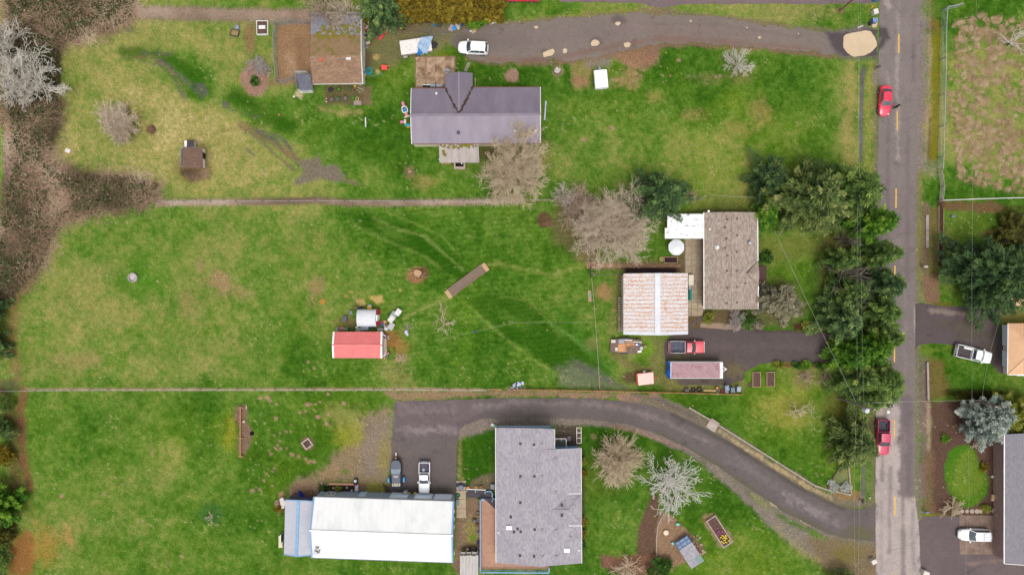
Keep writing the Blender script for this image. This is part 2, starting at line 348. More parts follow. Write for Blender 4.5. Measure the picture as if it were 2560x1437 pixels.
SHP = [
 # NW field: wheel ruts with standing water, lush wet grass
 ('s',([(310,130),(380,135),(430,150),(470,180),(490,210)],26),LUSH,.75,14,12),
 ('s',([(345,150),(400,165),(440,205),(460,245)],5),MUD,.55,4,5),('s',([(370,140),(420,165),(455,200),(500,240)],7),MUD,.5,5,6),
 ('p',[(485,210),(510,205),(520,225),(518,240),(495,228)],MUD,.8,4,6),('s',([(360,134),(430,134)],7),MUD,.5,5,6),
 ('b',(325,75,20,8),MUD,.5,6,8),('s',([(330,145),(375,140),(415,165),(445,200),(470,245)],4),DIRT2,.7,3,3,.6),('s',([(400,150),(440,175),(480,215),(505,245)],5),MUD,.8,3,4,.6),('s',([(640,325),(700,340),(725,370),(740,400)],6),C(104,94,88),.85,3,4,.6),('s',([(600,318),(650,350),(690,390),(735,425)],6),C(112,98,86),.7,4,4,.8),('s',([(800,430),(850,448),(890,458)],9),C(112,100,92),.7,4,5,.8),
 ('s',([(590,245),(640,275),(690,300),(730,315)],34),LUSH,.8,16,12),('s',([(560,262),(585,278),(640,292)],6),MUD,.6,5,6),('b',(565,262,9,5,40),MUD,.9,3,3),
 ('s',([(800,270),(850,285),(900,280)],10),C(160,140,92),.7,8,5),('s',([(575,275),(650,285),(760,270)],20),MIDG,.4,14,10),
 ('s',([(600,312),(660,345),(705,370),(750,405)],13),DIRT2,.65,7,9,.8),('s',([(640,330),(690,350),(710,385),(745,412)],6),MUD,.7,4,6),
 ('p',[(728,462),(760,430),(745,402),(770,396),(795,392),(805,412),(840,418),(862,440),(850,455),(800,447),(760,460)],C(122,108,98),.9,8,8,.7),
 ('s',([(860,450),(900,460)],8),DIRT,.5,6,6),('s',([(612,368),(635,388)],5),MUD,.8,3,2),('s',([(540,330),(680,312)],3),C(120,105,70),.5,4,4),
 ('b',(485,425,40,28),RMULCH,.7,14,10,.8),('b',(380,325,12,13),RMULCH,.8,5,4),
 ('b',(170,380,16,10),C(190,150,110),.6,5,4),
 ('b',(640,195,37,42),LEAF_PINK,.95,6,8,.6),('b',(700,205,40,10),DIRT,.7,8,8),
 ('p',[(688,58),(778,52),(780,190),(748,208),(694,206)],C(150,116,88),.95,3,4,.5),('b',(728,160,14,22),C(180,150,122),.5,10,8),('b',(750,120,12,30),C(120,90,70),.5,10,8),
 ('b',(625,90,14,36),C(140,104,80),.75,8,8),('b',(650,30,18,12),DIRT,.6,8,6),('p',[(738,225),(760,228),(752,248),(735,240)],C(214,188,150),.7,4,5),
 ('p',[(810,214),(912,210),(925,262),(815,262)],C(104,82,66),.75,8,6,.6),('p',[(905,225),(928,215),(928,262),(908,262)],C(130,104,82),.7,5,5),
 ('p',[(905,52),(1150,52),(1160,112),(1100,118),(1000,150),(912,190),(905,120)],MIX,.85,14,16,.7),('b',(1010,65,60,16),C(112,88,72),.7,14,10),('b',(915,70,10,34),C(70,50,44),.85,6,5),
 ('b',(920,150,14,20),C(104,86,68),.7,8,6),('b',(940,145,9,8),TAN,.8,4,4),('b',(945,180,5,5),TAN,.8,2,2),('b',(1080,80,40,14),GRAVD,.6,12,10),('b',(1110,140,24,8),MOSS,.5,10,8),('p',[(1150,55),(1240,55),(1240,80),(1150,110)],GRAVD,.8,8,8),
 ('s',([(340,30),(420,32),(560,36),(700,38),(790,40)],22),C(138,112,92),.85,8,7,.7),('b',(352,38,20,8),TAN,.6,6,6),
 ('s',([(395,507),(560,506),(700,505),(790,500),(860,507),(1000,507),(1160,505)],10),C(150,118,100),.9,4,3,.6),('s',([(1160,505),(1380,500)],4),C(150,122,90),.7,4,3),
 ('s',([(400,497),(1200,497)],4),C(70,90,30),.4,5,3),('b',(795,498,16,6),C(112,86,60),.6,5,4),
 ('p',[(-10,-10),(350,-10),(340,40),(260,80),(190,110),(150,110),(130,200),(170,250),(150,320),(130,400),(200,430),(400,470),(390,505),(300,525),(200,545),(140,570),(120,640),(60,720),(0,770),(-10,770)],C(104,88,66),.9,14,20,.8),
 ('s',([(135,410),(105,600),(85,700),(30,745)],14),C(176,148,96),.5,8,8),('p',[(8,330),(24,330),(28,445),(10,480)],C(132,122,118),.95,3,3),
 ('p',[(-10,-10),(10,-10),(10,60),(-10,100)],C(130,150,40),.9,3,2),('p',[(-10,320),(8,320),(4,620),(-10,620)],C(108,150,40),.9,3,2),
 # mobile home yard
 ('b',(1280,190,17,16),LEAF_PINK,.9,4,5,.7),('b',(1395,178,14,14),C(150,128,96),.8,4,4,.7),('b',(1395,215,24,5),C(150,140,60),.0,6,6),('b',(1025,430,14,14),DIRT,.6,8,8,.8),('b',(1075,455,28,14),C(170,140,90),.45,12,12,.8),
 ('p',[(1640,108),(1655,118),(1640,160),(1610,175),(1570,165),(1540,150),(1520,130),(1560,105)],C(146,110,88),.92,10,8,.5),('b',(1640,125,26,10,-30),C(132,98,84),.5,10,8),('p',[(1425,150),(1490,150),(1470,220),(1435,220)],C(150,130,84),.7,10,8,.7),('b',(1450,205,18,14),C(158,118,92),.7,8,8),
 ('p',[(1450,135),(1530,130),(1520,170),(1465,172)],GRAV,.8,10,8,.6),('b',(1530,205,26,12),C(170,132,100),.55,14,14,.9),('b',(1580,195,20,26),C(172,132,100),.6,14,12,.9),('b',(1640,240,20,14),C(166,146,84),.5,14,12,.9),('b',(1730,285,20,10),C(168,136,92),.5,12,12,.9),('b',(1900,280,24,40),C(172,140,88),.4,14,14,.9),('b',(1840,320,40,16),C(172,140,88),.35,14,14,.9),('b',(1780,195,40,8),C(150,120,92),.3,10,12,.9),
 ('b',(1850,185,30,26),C(140,122,80),.4,14,10),('s',([(1300,160),(1430,152)],8),C(132,104,84),.6,6,6),('s',([(1650,110),(1800,112),(1960,125),(2100,145)],8),C(120,96,76),.7,6,5),('b',(1300,385,70,60),C(150,130,84),.6,30,20,.6),('b',(1225,378,30,16),C(92,66,56),.7,12,10),('b',(1350,290,8,60),C(120,100,70),.3,10,6),
 ('s',([(1240,62),(1400,45),(1520,33),(1640,25)],12),C(150,142,60),.6,8,6),('p',[(1600,20),(1650,12),(1690,30),(1660,42),(1610,38)],C(128,108,88),.8,8,8),('s',([(1700,36),(1850,50),(1960,64)],8),C(118,98,74),.6,6,5),('b',(2000,30,60,16),C(158,138,92),.5,18,14,.9),('s',([(2105,30),(2098,26)],12),C(150,110,90),.8,4,3),
 # verge west of the road
 ('s',([(1140,82),(1220,64),(1400,48),(1500,38),(1600,35),(1700,38),(1800,45),(1960,67),(2120,80)],12),C(122,108,88),.7,6,6,.9),('s',([(1170,142),(1210,156),(1300,158),(1450,152),(1600,120),(1720,108),(1850,116),(1950,124),(2110,143)],14),C(126,102,82),.75,7,7,.9),
 ('s',([(2190,150),(2188,400),(2186,700),(2184,1000),(2182,1250),(2184,1440)],12),C(126,114,92),.8,6,5,.8),('s',([(2302,-10),(2297,200),(2293,480),(2290,800),(2290,1000),(2290,1240),(2300,1300)],22),C(128,118,100),.85,6,5,.8),('s',([(1150,1062),(1300,1042),(1480,1047),(1560,1058),(1650,1086),(1720,1120),(1800,1170),(1880,1225),(1960,1280),(2040,1320),(2110,1346),(2185,1354)],22),C(126,114,104),.9,6,5,.7),('s',([(1560,1002),(1680,1030),(1830,1106),(1980,1203),(2100,1266),(2180,1262)],16),C(112,102,84),.85,6,5,.7),
 ('s',([(2128,160),(2126,250),(2118,330),(2125,420)],26),C(166,146,92),.6,16,12,.9),('s',([(2160,170),(2156,240),(2152,330),(2153,400)],9),MUD,.8,5,5,.8),('s',([(2178,160),(2172,260),(2172,420)],16),C(150,142,76),.6,10,8,.9),('s',([(2188,180),(2186,210)],8),GRAV,.8,5,5),
 ('p',[(2105,70),(2190,60),(2196,150),(2105,150)],GRAVD,.7,10,8),
 # middle field
 ('p',[(862,528),(900,522),(935,540),(985,565),(1050,585),(1110,620),(1150,655),(1165,690),(1150,700),(1100,668),(1040,632),(970,600),(905,565)],LUSH,.75,11,10,.5),('b',(975,578,30,9,30),MIDG,.7,10,8,.6),('p',[(1165,752),(1230,735),(1300,742),(1350,770),(1375,810),(1420,845),(1480,880),(1540,945),(1500,960),(1430,955),(1350,900),(1280,848)],LUSH,.74,13,12,.6),('b',(1270,790,40,10,30),MIDG,.6,12,10,.6),
 ('s',([(935,545),(1000,575),(1060,590),(1100,625),(1155,672)],7),C(120,140,66),.7,5,4),('s',([(950,535),(1020,565),(1080,585),(1125,620)],5),C(60,108,24),.7,4,3),('s',([(965,530),(1040,560),(1105,590),(1150,640)],4),C(124,144,66),.6,4,3),('s',([(880,560),(960,600),(1050,635),(1100,670)],6),C(116,138,60),.55,6,5),
 ('s',([(1010,795),(1060,770),(1120,745),(1140,730)],7),C(142,146,78),.7,5,4),('s',([(1160,755),(1210,800),(1280,860),(1350,910),(1420,950)],6),C(124,144,66),.65,5,3),('s',([(1160,755),(1180,820),(1150,900)],30),C(92,128,30),.4,18,10,.3),('s',([(1210,665),(1250,658),(1380,690),(1480,655)],7),C(150,150,80),.5,7,6),('s',([(1250,740),(1320,750),(1370,800),(1400,840)],6),C(120,140,62),.5,6,4),('s',([(1380,690),(1300,690),(1220,680)],5),C(60,106,24),.5,5,4),
 ('s',([(1090,850),(1160,830),(1290,808),(1400,800),(1480,805)],4),C(112,138,54),.5,4,3),('s',([(1420,660),(1480,745),(1560,850)],4),C(124,140,62),.0,4,3),
 ('s',([(1380,810),(1440,850),(1490,895),(1540,935)],8),C(100,138,62),.7,6,4),('p',[(1390,920),(1440,905),(1500,925),(1560,965),(1590,975),(1480,972),(1400,965)],C(116,120,94),.75,14,10,.6),('s',([(1440,910),(1500,940),(1560,968)],12),MUD,.7,8,6,.7),('s',([(1390,770),(1440,830),(1520,930)],16),C(52,106,22),.6,12,8,.3),
 ('b',(1042,688,27,20),C(150,108,76),.9,5,6,.7),('b',(1060,680,14,14),C(112,76,58),.8,4,4,.7),('b',(1360,550,20,20),C(96,64,52),.9,4,6,.9),('b',(1510,730,20,20),C(160,124,86),.8,8,8,.7),('s',([(1540,690),(1535,760),(1525,830)],10),C(134,118,74),.6,8,6),('b',(1600,800,10,10),C(120,100,60),.1,8,6),
 ('b',(980,850,30,22),C(150,106,62),.85,8,8,.7),('b',(1000,870,24,18),C(164,124,70),.6,10,8,.9),('p',[(890,750),(910,744),(915,760),(900,768)],TAN,.85,4,4),('p',[(922,742),(955,740),(960,755),(940,760)],TAN,.85,4,5,.7),('b',(806,754,6,5),C(190,130,60),.9,3,2),('b',(866,740,4,3),C(190,140,70),.9,2,2),('b',(878,730,4,3),C(190,140,70),.9,2,2),('b',(1001,726,4,3),TAN,.8,2,2),('b',(1005,895,16,12),C(150,128,88),.7,8,6),('b',(870,805,26,14),C(128,96,72),.7,10,8,.7),('b',(892,760,14,10),C(110,96,66),.3,8,6),
 ('b',(790,720,18,32),C(158,122,92),.6,14,14,.9),('b',(545,700,30,22),C(166,126,100),.6,16,16,.9),('b',(590,730,26,12),C(166,126,100),.5,14,14,.9),('b',(500,665,12,14),C(166,126,96),.5,10,10,.9),('b',(190,900,40,14),C(166,136,96),.5,16,14,.9),('b',(470,760,22,30),C(160,130,90),.4,16,14,.9),('b',(370,690,50,40),C(70,124,24),.5,30,20),
 ('b',(1010,955,30,20),C(158,138,90),.4,14,12,.9),('b',(990,925,30,14),C(158,130,96),.35,14,12,1.0),('b',(950,898,10,6),C(150,116,80),.6,4,4),
 ('s',([(55,973),(320,973),(620,973),(1000,972),(1220,974)],6),C(168,146,116),.9,3,2,.5),('p',[(960,978),(1290,974),(1640,985),(1660,1000),(1560,996),(1240,988),(1080,1000),(985,1004)],C(152,122,98),.85,7,7,.8),
 ('s',([(40,740),(30,850),(45,950)],20),C(140,102,72),.6,14,10,.7),('s',([(60,975),(50,1020),(56,1090),(62,1170),(74,1220)],16),C(128,82,62),.8,8,8,.6),('p',[(20,1370),(60,1330),(90,1350),(80,1437),(20,1445)],OMULCH,.9,14,12,.5),('b',(110,1360,30,40),C(168,116,56),.5,24,16,.7),('b',(172,1345,12,30,-20),C(190,140,90),.6,14,12,.9),('b',(20,965,30,14),C(72,60,60),.6,10,6),('s',([(0,990),(40,1060),(40,1200),(20,1330)],40),C(100,66,52),.6,12,8),
 # lower-left
 ('p',[(590,1015),(615,1012),(620,1050),(632,1085),(622,1120),(605,1142),(595,1130),(598,1070),(582,1040)],C(130,102,88),.92,5,5,.6),('b',(575,1080,14,40),C(160,150,50),.5,12,10),('b',(631,1082,5,5),C(14,10,10),1,1,0,0),('b',(769,1108,17,17),C(140,104,84),.85,4,4,.6),
 ('p',[(985,1010),(978,1090),(975,1235),(900,1205),(800,1207),(790,1240),(715,1240),(745,1205),(800,1182),(830,1150),(850,1130),(880,1100),(900,1040)],C(152,126,104),.85,16,12,.8),('p',[(930,1040),(980,1040),(978,1180),(900,1190),(910,1100)],C(136,122,110),.7,16,12,.7),('b',(875,1085,36,32),C(142,142,50),.75,16,12,.8),('b',(960,1130,12,40),C(146,134,52),.6,10,10,.8),('b',(863,1178,8,6),C(88,120,30),.9,4,3),('b',(850,1040,50,26),C(146,140,80),.6,20,16,.9),('b',(920,1065,8,22),C(112,104,92),.6,6,5),('b',(760,1225,40,14),C(150,120,98),.7,10,8),('b',(820,1185,30,16),C(152,126,92),.7,14,10),
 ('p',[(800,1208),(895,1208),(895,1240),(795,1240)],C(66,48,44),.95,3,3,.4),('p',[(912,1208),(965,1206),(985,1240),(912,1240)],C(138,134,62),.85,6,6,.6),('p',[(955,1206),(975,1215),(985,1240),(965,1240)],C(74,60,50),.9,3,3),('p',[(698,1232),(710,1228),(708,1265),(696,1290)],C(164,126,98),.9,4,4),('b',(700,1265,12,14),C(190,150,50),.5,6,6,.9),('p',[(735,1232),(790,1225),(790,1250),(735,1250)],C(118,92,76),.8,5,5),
 ('b',(530,1285,30,26),C(50,96,50),.5,10,6),
 ('p',[(1140,1245),(1200,1240),(1206,1400),(1145,1437),(1138,1400)],C(142,114,94),.92,4,4,.6),('b',(1180,1330,12,30),C(140,134,66),.7,10,8,.8),('b',(1182,1345,7,8),C(86,130,24),.8,4,3),('p',[(1165,1360),(1200,1360),(1200,1385),(1150,1385)],C(88,70,58),.7,5,5),('p',[(1140,1400),(1150,1400),(1150,1437),(1128,1410)],C(140,112,92),.9,4,4),
 ('p',[(1146,1080),(1165,1062),(1240,1060),(1240,1070),(1180,1078),(1155,1100),(1152,1190),(1165,1205),(1146,1205)],C(150,138,84),.6,5,4,.7),('p',[(1200,1190),(1240,1180),(1240,1225),(1165,1225),(1170,1212)],C(128,106,90),.8,6,5,.7),
 # gravel shoulders of the curved drive
 ('p',[(1142,1100),(1150,1066),(1200,1046),(1480,1046),(1580,1058),(1700,1105),(1820,1190),(1880,1240),(1960,1300),(2060,1350),(2180,1370),(2190,1437),(2100,1437),(2040,1400),(1960,1350),(1900,1290),(1820,1215),(1720,1135),(1620,1085),(1540,1068),(1460,1064),(1240,1068)],C(134,120,112),.9,7,6,.6),('p',[(2020,1340),(2190,1360),(2190,1445),(2090,1445),(2040,1405)],C(124,106,76),.8,10,10,.7),('b',(2110,1385,30,18),MOSS,.45,14,12,.8),('s',([(1520,1062),(1600,1080),(1700,1115)],6),LEAF_PINK,.6,5,4,.9),('s',([(1930,1255),(1975,1280),(2025,1312)],6),C(212,188,140),.75,4,4,.9),('s',([(1880,1235),(1920,1268)],10),C(150,150,70),.4,8,6,.8),
 ('p',[(1560,992),(1640,990),(1700,1010),(1760,1045),(1840,1085),(1930,1150),(2010,1195),(2070,1232),(2150,1240),(2180,1262),(2100,1262),(2040,1238),(1960,1192),(1880,1142),(1800,1090),(1720,1048),(1640,1018),(1560,1004)],C(126,112,96),.9,6,6,.7),('s',([(1800,1078),(1880,1130),(1960,1178),(2030,1222),(2080,1245)],7),C(196,172,126),.6,5,4,.9),('p',[(2060,1215),(2150,1228),(2160,1245),(2100,1250)],C(150,118,80),.8,6,5),('s',([(1400,990),(1520,990),(1600,998)],8),LEAF_PINK,.6,6,5,.9),('s',([(1580,985),(1650,1000),(1740,1045)],8),C(104,94,90),.8,5,4),('s',([(2110,1150),(2125,1230)],22),C(130,122,40),.75,10,6),('s',([(2160,1140),(2158,1240)],14),C(112,104,96),.8,6,5),('s',([(2184,1100),(2184,1240)],12),C(104,110,70),.6,6,5),('p',[(2098,1165),(2122,1160),(2122,1232),(2070,1222)],C(128,132,92),.7,4,3),('b',(2175,1080,10,50),C(98,78,62),.8,8,6),
 # bed, play yard and planter, lower right
 ('p',[(1640,1225),(1650,1275),(1645,1320),(1640,1400),(1660,1437),(1560,1437),(1500,1415),(1505,1388),(1560,1398),(1590,1385),(1595,1330),(1610,1285),(1625,1250)],C(106,78,68),.95,4,4,.6),('p',[(1500,1388),(1640,1385),(1640,1437),(1515,1420)],C(138,96,78),.7,6,6,.7),('p',[(1655,1275),(1690,1295),(1725,1330),(1755,1365),(1750,1385),(1690,1415),(1680,1430),(1650,1410),(1642,1390),(1640,1320)],C(152,120,98),.95,4,4,.4),('p',[(1722,1330),(1758,1368),(1750,1392),(1735,1395),(1705,1340)],C(130,104,84),.8,5,4,.8),('p',[(1755,1290),(1783,1280),(1838,1345),(1808,1372),(1795,1365)],C(158,132,100),.8,6,5,.7),('b',(1484,1092,8,8),C(160,132,100),.6,4,3),('b',(1500,1180,60,50),C(112,116,44),.35,40,20),('b',(1700,1220,50,50),C(112,112,60),.2,40,20),('s',([(1456,1120),(1456,1400)],8),C(70,54,44),.7,5,4),('p',[(1388,1062),(1455,1062),(1450,1120),(1388,1120)],C(92,76,72),.9,4,4),('s',([(1950,1330),(2040,1400)],20),C(150,140,90),.5,14,10,.8),
 # middle house yard
 ('p',[(1711,595),(1760,595),(1760,792),(1711,792)],C(158,140,118),1,2,0,.1),('p',[(1038,141),(1138,141),(1138,221),(1038,221)],C(140,112,88),1,2,0,.1),
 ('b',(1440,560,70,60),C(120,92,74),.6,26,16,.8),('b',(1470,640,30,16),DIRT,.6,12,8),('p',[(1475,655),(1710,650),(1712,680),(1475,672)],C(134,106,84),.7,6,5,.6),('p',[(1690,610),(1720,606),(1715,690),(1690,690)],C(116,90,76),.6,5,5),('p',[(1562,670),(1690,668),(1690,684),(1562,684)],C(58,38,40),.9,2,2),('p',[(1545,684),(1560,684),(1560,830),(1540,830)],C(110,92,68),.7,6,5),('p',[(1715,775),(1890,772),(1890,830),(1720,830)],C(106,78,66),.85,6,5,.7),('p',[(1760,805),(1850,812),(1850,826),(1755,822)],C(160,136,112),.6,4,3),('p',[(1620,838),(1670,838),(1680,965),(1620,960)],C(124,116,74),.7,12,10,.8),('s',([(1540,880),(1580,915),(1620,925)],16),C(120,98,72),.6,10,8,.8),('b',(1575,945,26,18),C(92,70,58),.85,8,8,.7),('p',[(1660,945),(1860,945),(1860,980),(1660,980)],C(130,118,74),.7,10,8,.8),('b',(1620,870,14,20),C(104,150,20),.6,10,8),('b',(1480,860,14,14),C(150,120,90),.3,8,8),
 ('p',[(1890,690),(1900,690),(1905,780),(1890,780)],C(84,62,56),.7,5,4),('b',(1950,760,60,60),C(120,96,76),.55,24,14,.8),('p',[(1985,808),(2060,806),(2070,826),(1985,828)],C(78,42,38),.9,3,3),('p',[(1945,905),(2080,903),(2075,920),(1945,918)],C(104,60,50),.9,3,3),('b',(2130,700,80,200),C(96,78,60),.7,40,20,.6),('b',(2100,940,50,60),C(112,104,56),.5,30,16),('b',(2010,940,26,26),C(128,104,88),.55,14,10,.8),('b',(2000,935,60,40),C(128,124,60),.25,30,20),('b',(1965,1020,60,40),C(158,142,70),.5,30,20,.8),('b',(2100,1030,50,40),C(122,100,56),.5,26,12),('p',[(1740,490),(1880,480),(1880,525),(1750,525)],C(104,110,50),.3,14,10),('b',(1725,490,14,14),C(150,128,96),.5,8,8),('s',([(1720,530),(1760,528),(1870,528)],8),C(82,66,50),.6,5,4),
 ('p',[(1870,590),(2080,590),(2080,640),(1900,660)],C(120,106,56),.35,20,14),
 # east of the road
 ('s',([(2310,-10),(2306,200),(2300,420)],22),GRAV,.85,7,6,.8),('s',([(2326,0),(2324,200),(2318,400)],6),C(168,132,118),.7,4,4,.8),('s',([(2342,60),(2340,250),(2332,400)],18),C(124,112,26),.85,8,6,.7),('s',([(2332,0),(2335,80)],16),C(112,90,60),.6,8,6),('s',([(2325,300),(2320,400)],5),C(90,70,56),.6,3,3),('b',(2330,420,24,20),C(134,126,112),.5,12,8),('s',([(2300,430),(2298,700)],14),C(128,126,60),.6,7,5,.8),('s',([(2314,520),(2312,700),(2320,750)],22),C(122,100,84),.85,8,6,.7),('s',([(2335,530),(2335,700)],18),C(116,92,62),.8,7,5,.7),('s',([(2352,500),(2352,660)],14),C(74,52,50),.95,2,2,.4),('p',[(2355,505),(2480,505),(2520,520),(2480,535),(2360,525)],C(118,80,64),.8,6,6,.7),('b',(2440,560,60,30),C(118,114,50),.25,30,18),('b',(2475,590,26,14),C(110,80,66),.7,8,6),('p',[(2305,690),(2350,680),(2350,760),(2310,752)],C(136,104,84),.9,6,6,.6),('p',[(2330,754),(2380,756),(2380,768),(2330,766)],C(100,96,40),.8,4,3),('p',[(2490,768),(2560,760),(2560,806),(2500,806)],C(142,130,76),.8,6,5,.7),
 ('s',([(2310,900),(2312,1000),(2308,1240)],22),C(122,106,98),.9,7,6,.8),('s',([(2322,1010),(2325,1120)],10),C(190,156,140),.6,5,4,.8),('p',[(2318,890),(2360,900),(2372,980),(2340,1000),(2320,1000)],C(118,92,56),.75,10,8,.7),('s',([(2295,862),(2310,880),(2400,865)],8),C(150,140,60),.4,6,5),('p',[(2330,1005),(2480,1000),(2500,1060),(2500,1250),(2490,1290),(2330,1290),(2325,1150)],C(98,70,64),.95,6,6,.6),('p',[(2310,1130),(2335,1130),(2335,1290),(2312,1290)],C(120,92,72),.8,8,6,.7),('p',[(2370,1130),(2390,1115),(2425,1112),(2440,1130),(2448,1160),(2465,1180),(2473,1205),(2468,1235),(2445,1260),(2420,1268),(2395,1262),(2372,1230),(2362,1200),(2362,1160)],C(70,116,26),1,3,3,.2),('b',(2420,1200,44,60),C(132,138,56),.45,20,20,.8),('s',([(2310,1288),(2360,1290)],8),C(118,120,20),.8,4,3),
 ('p',[(2500,1100),(2512,1100),(2512,1437),(2500,1437)],C(168,140,112),.85,3,3),('p',[(2300,858),(2330,862),(2320,900),(2300,900)],MIDG,.5,6,5),
 ('b',(2330,20,30,20),MIDG,.5,12,8),
]
for (bx,by,r) in ((795,1042,5),(800,1005,4),(860,1007,4),(768,1012,5),(785,1024,3),(790,1010,4),(770,1010,5),(777,1010,4),(820,1036,5),(818,1060,5),(690,1045,4),(728,1062,4),(750,1030,3),(715,1078,4),(728,1078,3),(700,1082,4),(686,1088,3),(700,1102,5),(694,1112,4),(686,1118,4),(702,1120,4),(716,1120,4),(692,1123,4),(676,1128,3),(678,1133,4),(730,1135,6),(746,1140,4),(765,1147,4),(786,1154,5),(776,1152,4),(770,1155,4),(688,1160,4),(686,1170,4),(682,1178,4),(666,1185,4),(668,1170,3),(660,1200,5),(680,1214,5),(648,1222,4),(630,1226,6),(641,1218,3),(676,1002,5),(668,993,4),(690,1010,3),(765,1028,3),(760,1033,3),(650,995,3),(822,985,3),(790,860,3),(770,905,3),(795,905,3),(785,920,3),(1655,188,3),(1675,190,4),(1697,152,4),(1790,192,4),(1800,190,3),(1600,190,4),(1540,200,4),(1460,350,4),(1530,320,4),(305,1210,3),(155,1240,4),(260,1235,3),(290,1318,3),(455,1390,3),(380,1132,3),(300,1090,2),(600,330,2),(970,880,3),(990,900,3),(960,920,3)):
    SHP.append(('b',(bx,by,r,r * .8),C(172,132,112),.85,2,3,.6))
RAMP = [(0,C(48,88,17)),(.18,C(71,109,29)),(.34,C(97,126,46)),(.5,C(125,135,66)),(.66,C(147,144,80)),(.8,C(162,151,92)),(1.0,C(188,172,118))]
def ramp(d):
    xs = [r[0] for r in RAMP];return np.stack([np.interp(d,xs,[r[1][i] for r in RAMP]) for i in range(3)],-1)
def build_ground():
    st = 3.5
    gx = np.concatenate([[-26000,-9000,-3000,-900,-140],np.arange(-60,2624,st),[2710,3500,6000,12000,28000]])
    gy = np.concatenate([[-26000,-9000,-3000,-700,-130],np.arange(-50,1490,st),[1570,2200,5000,12000,28000]])
    X,Y = np.meshgrid(gx,gy);ny,nx = X.shape;X = X.ravel();Y = Y.ravel()
    wx = X + 22 * fbm(X,Y,70,1,3);wy = Y + 22 * fbm(X,Y,70,2,3)
    num = np.full(len(X),1e-4 * .35);den = np.full(len(X),1e-4)
    for (px,py,d,r) in PTS:
        w = np.exp(-((wx - px) ** 2 + (wy - py) ** 2) / (2 * (r * .8) ** 2));num += w * d;den += w
    d = num / den
    d = d + .13 * fbm(X,Y,75,5,3) + .15 * fbm(X,Y,28,6,3) + .13 * fbm(X,Y,11,8,2,.8) + (.10 + .10 * sm(.4,.75,d)) * fbm(X,Y,5.5,9,1)
    col = ramp(np.clip(d,0,1))
    lm = np.zeros(len(X))
    for (px,py,r,a) in LIME: lm = np.maximum(lm,a * np.exp(-((wx - px) ** 2 + (wy - py) ** 2) / (2 * r ** 2)))
    lm = np.clip(lm * .8 + .30 * np.clip(fbm(X,Y,50,33,3),0,1),0,1) * (.6 + .5 * fbm(X,Y,9,31,2)) * .42
    lm = np.clip(lm,0,1)[:,None];limec = np.array([C(138,148,26)[:3]])
    col = col * (1 - lm) + limec * lm
    N = noises(X,Y,21)
    col = overlay(X,Y,col,SHP,N)
    # faint mowing stripes on the central and southern lawns
    mow = sm(20,-40,sdf_poly(X,Y,[(820,515),(1480,515),(1480,965),(760,965),(960,760)]));mo2 = sm(20,-40,sdf_poly(X,Y,[(1460,1060),(1600,1090),(2100,1400),(1460,1430)]))
    col *= (1 + .11 * mow * np.sin((Y + .12 * X + 8 * N['w1']) * .5) + .07 * mo2 * np.sin((X * .8 + Y * .5 + 6 * N['w2']) * .5))[:,None]
    sp = (vnoise(X,Y,3.6,78) > .93) & (vnoise(X,Y,60,79) > .45);col[sp] = col[sp] * .55 + np.array(C(190,176,130)[:3]) * .45
    col *= (1 + .07 * N['m'] + .12 * N['f'] + .20 * (vnoise(X,Y,4.5,77) - .5))[:,None]
    far = (X < -100) | (X > 2660) | (Y < -90) | (Y > 1530);col[far] = ramp(np.array([.36]))[0]
    idx = np.arange(nx * ny).reshape(ny,nx)
    F = np.stack([idx[:-1,:-1],idx[1:,:-1],idx[1:,1:],idx[:-1,1:]],-1).reshape(-1,4)
    V = np.stack([(X - CX) / S,(CY - Y) / S,np.zeros(len(X))],-1)
    o = mesh_np('ground',V,F,mat_attr('turf',rough=1.0,fine=.46,fscale=4.6,bump=.6,spec=.05),None,{'gcol': ('POINT',np.clip(col,.002,1))})
    tag(o,kind='structure')
build_ground()
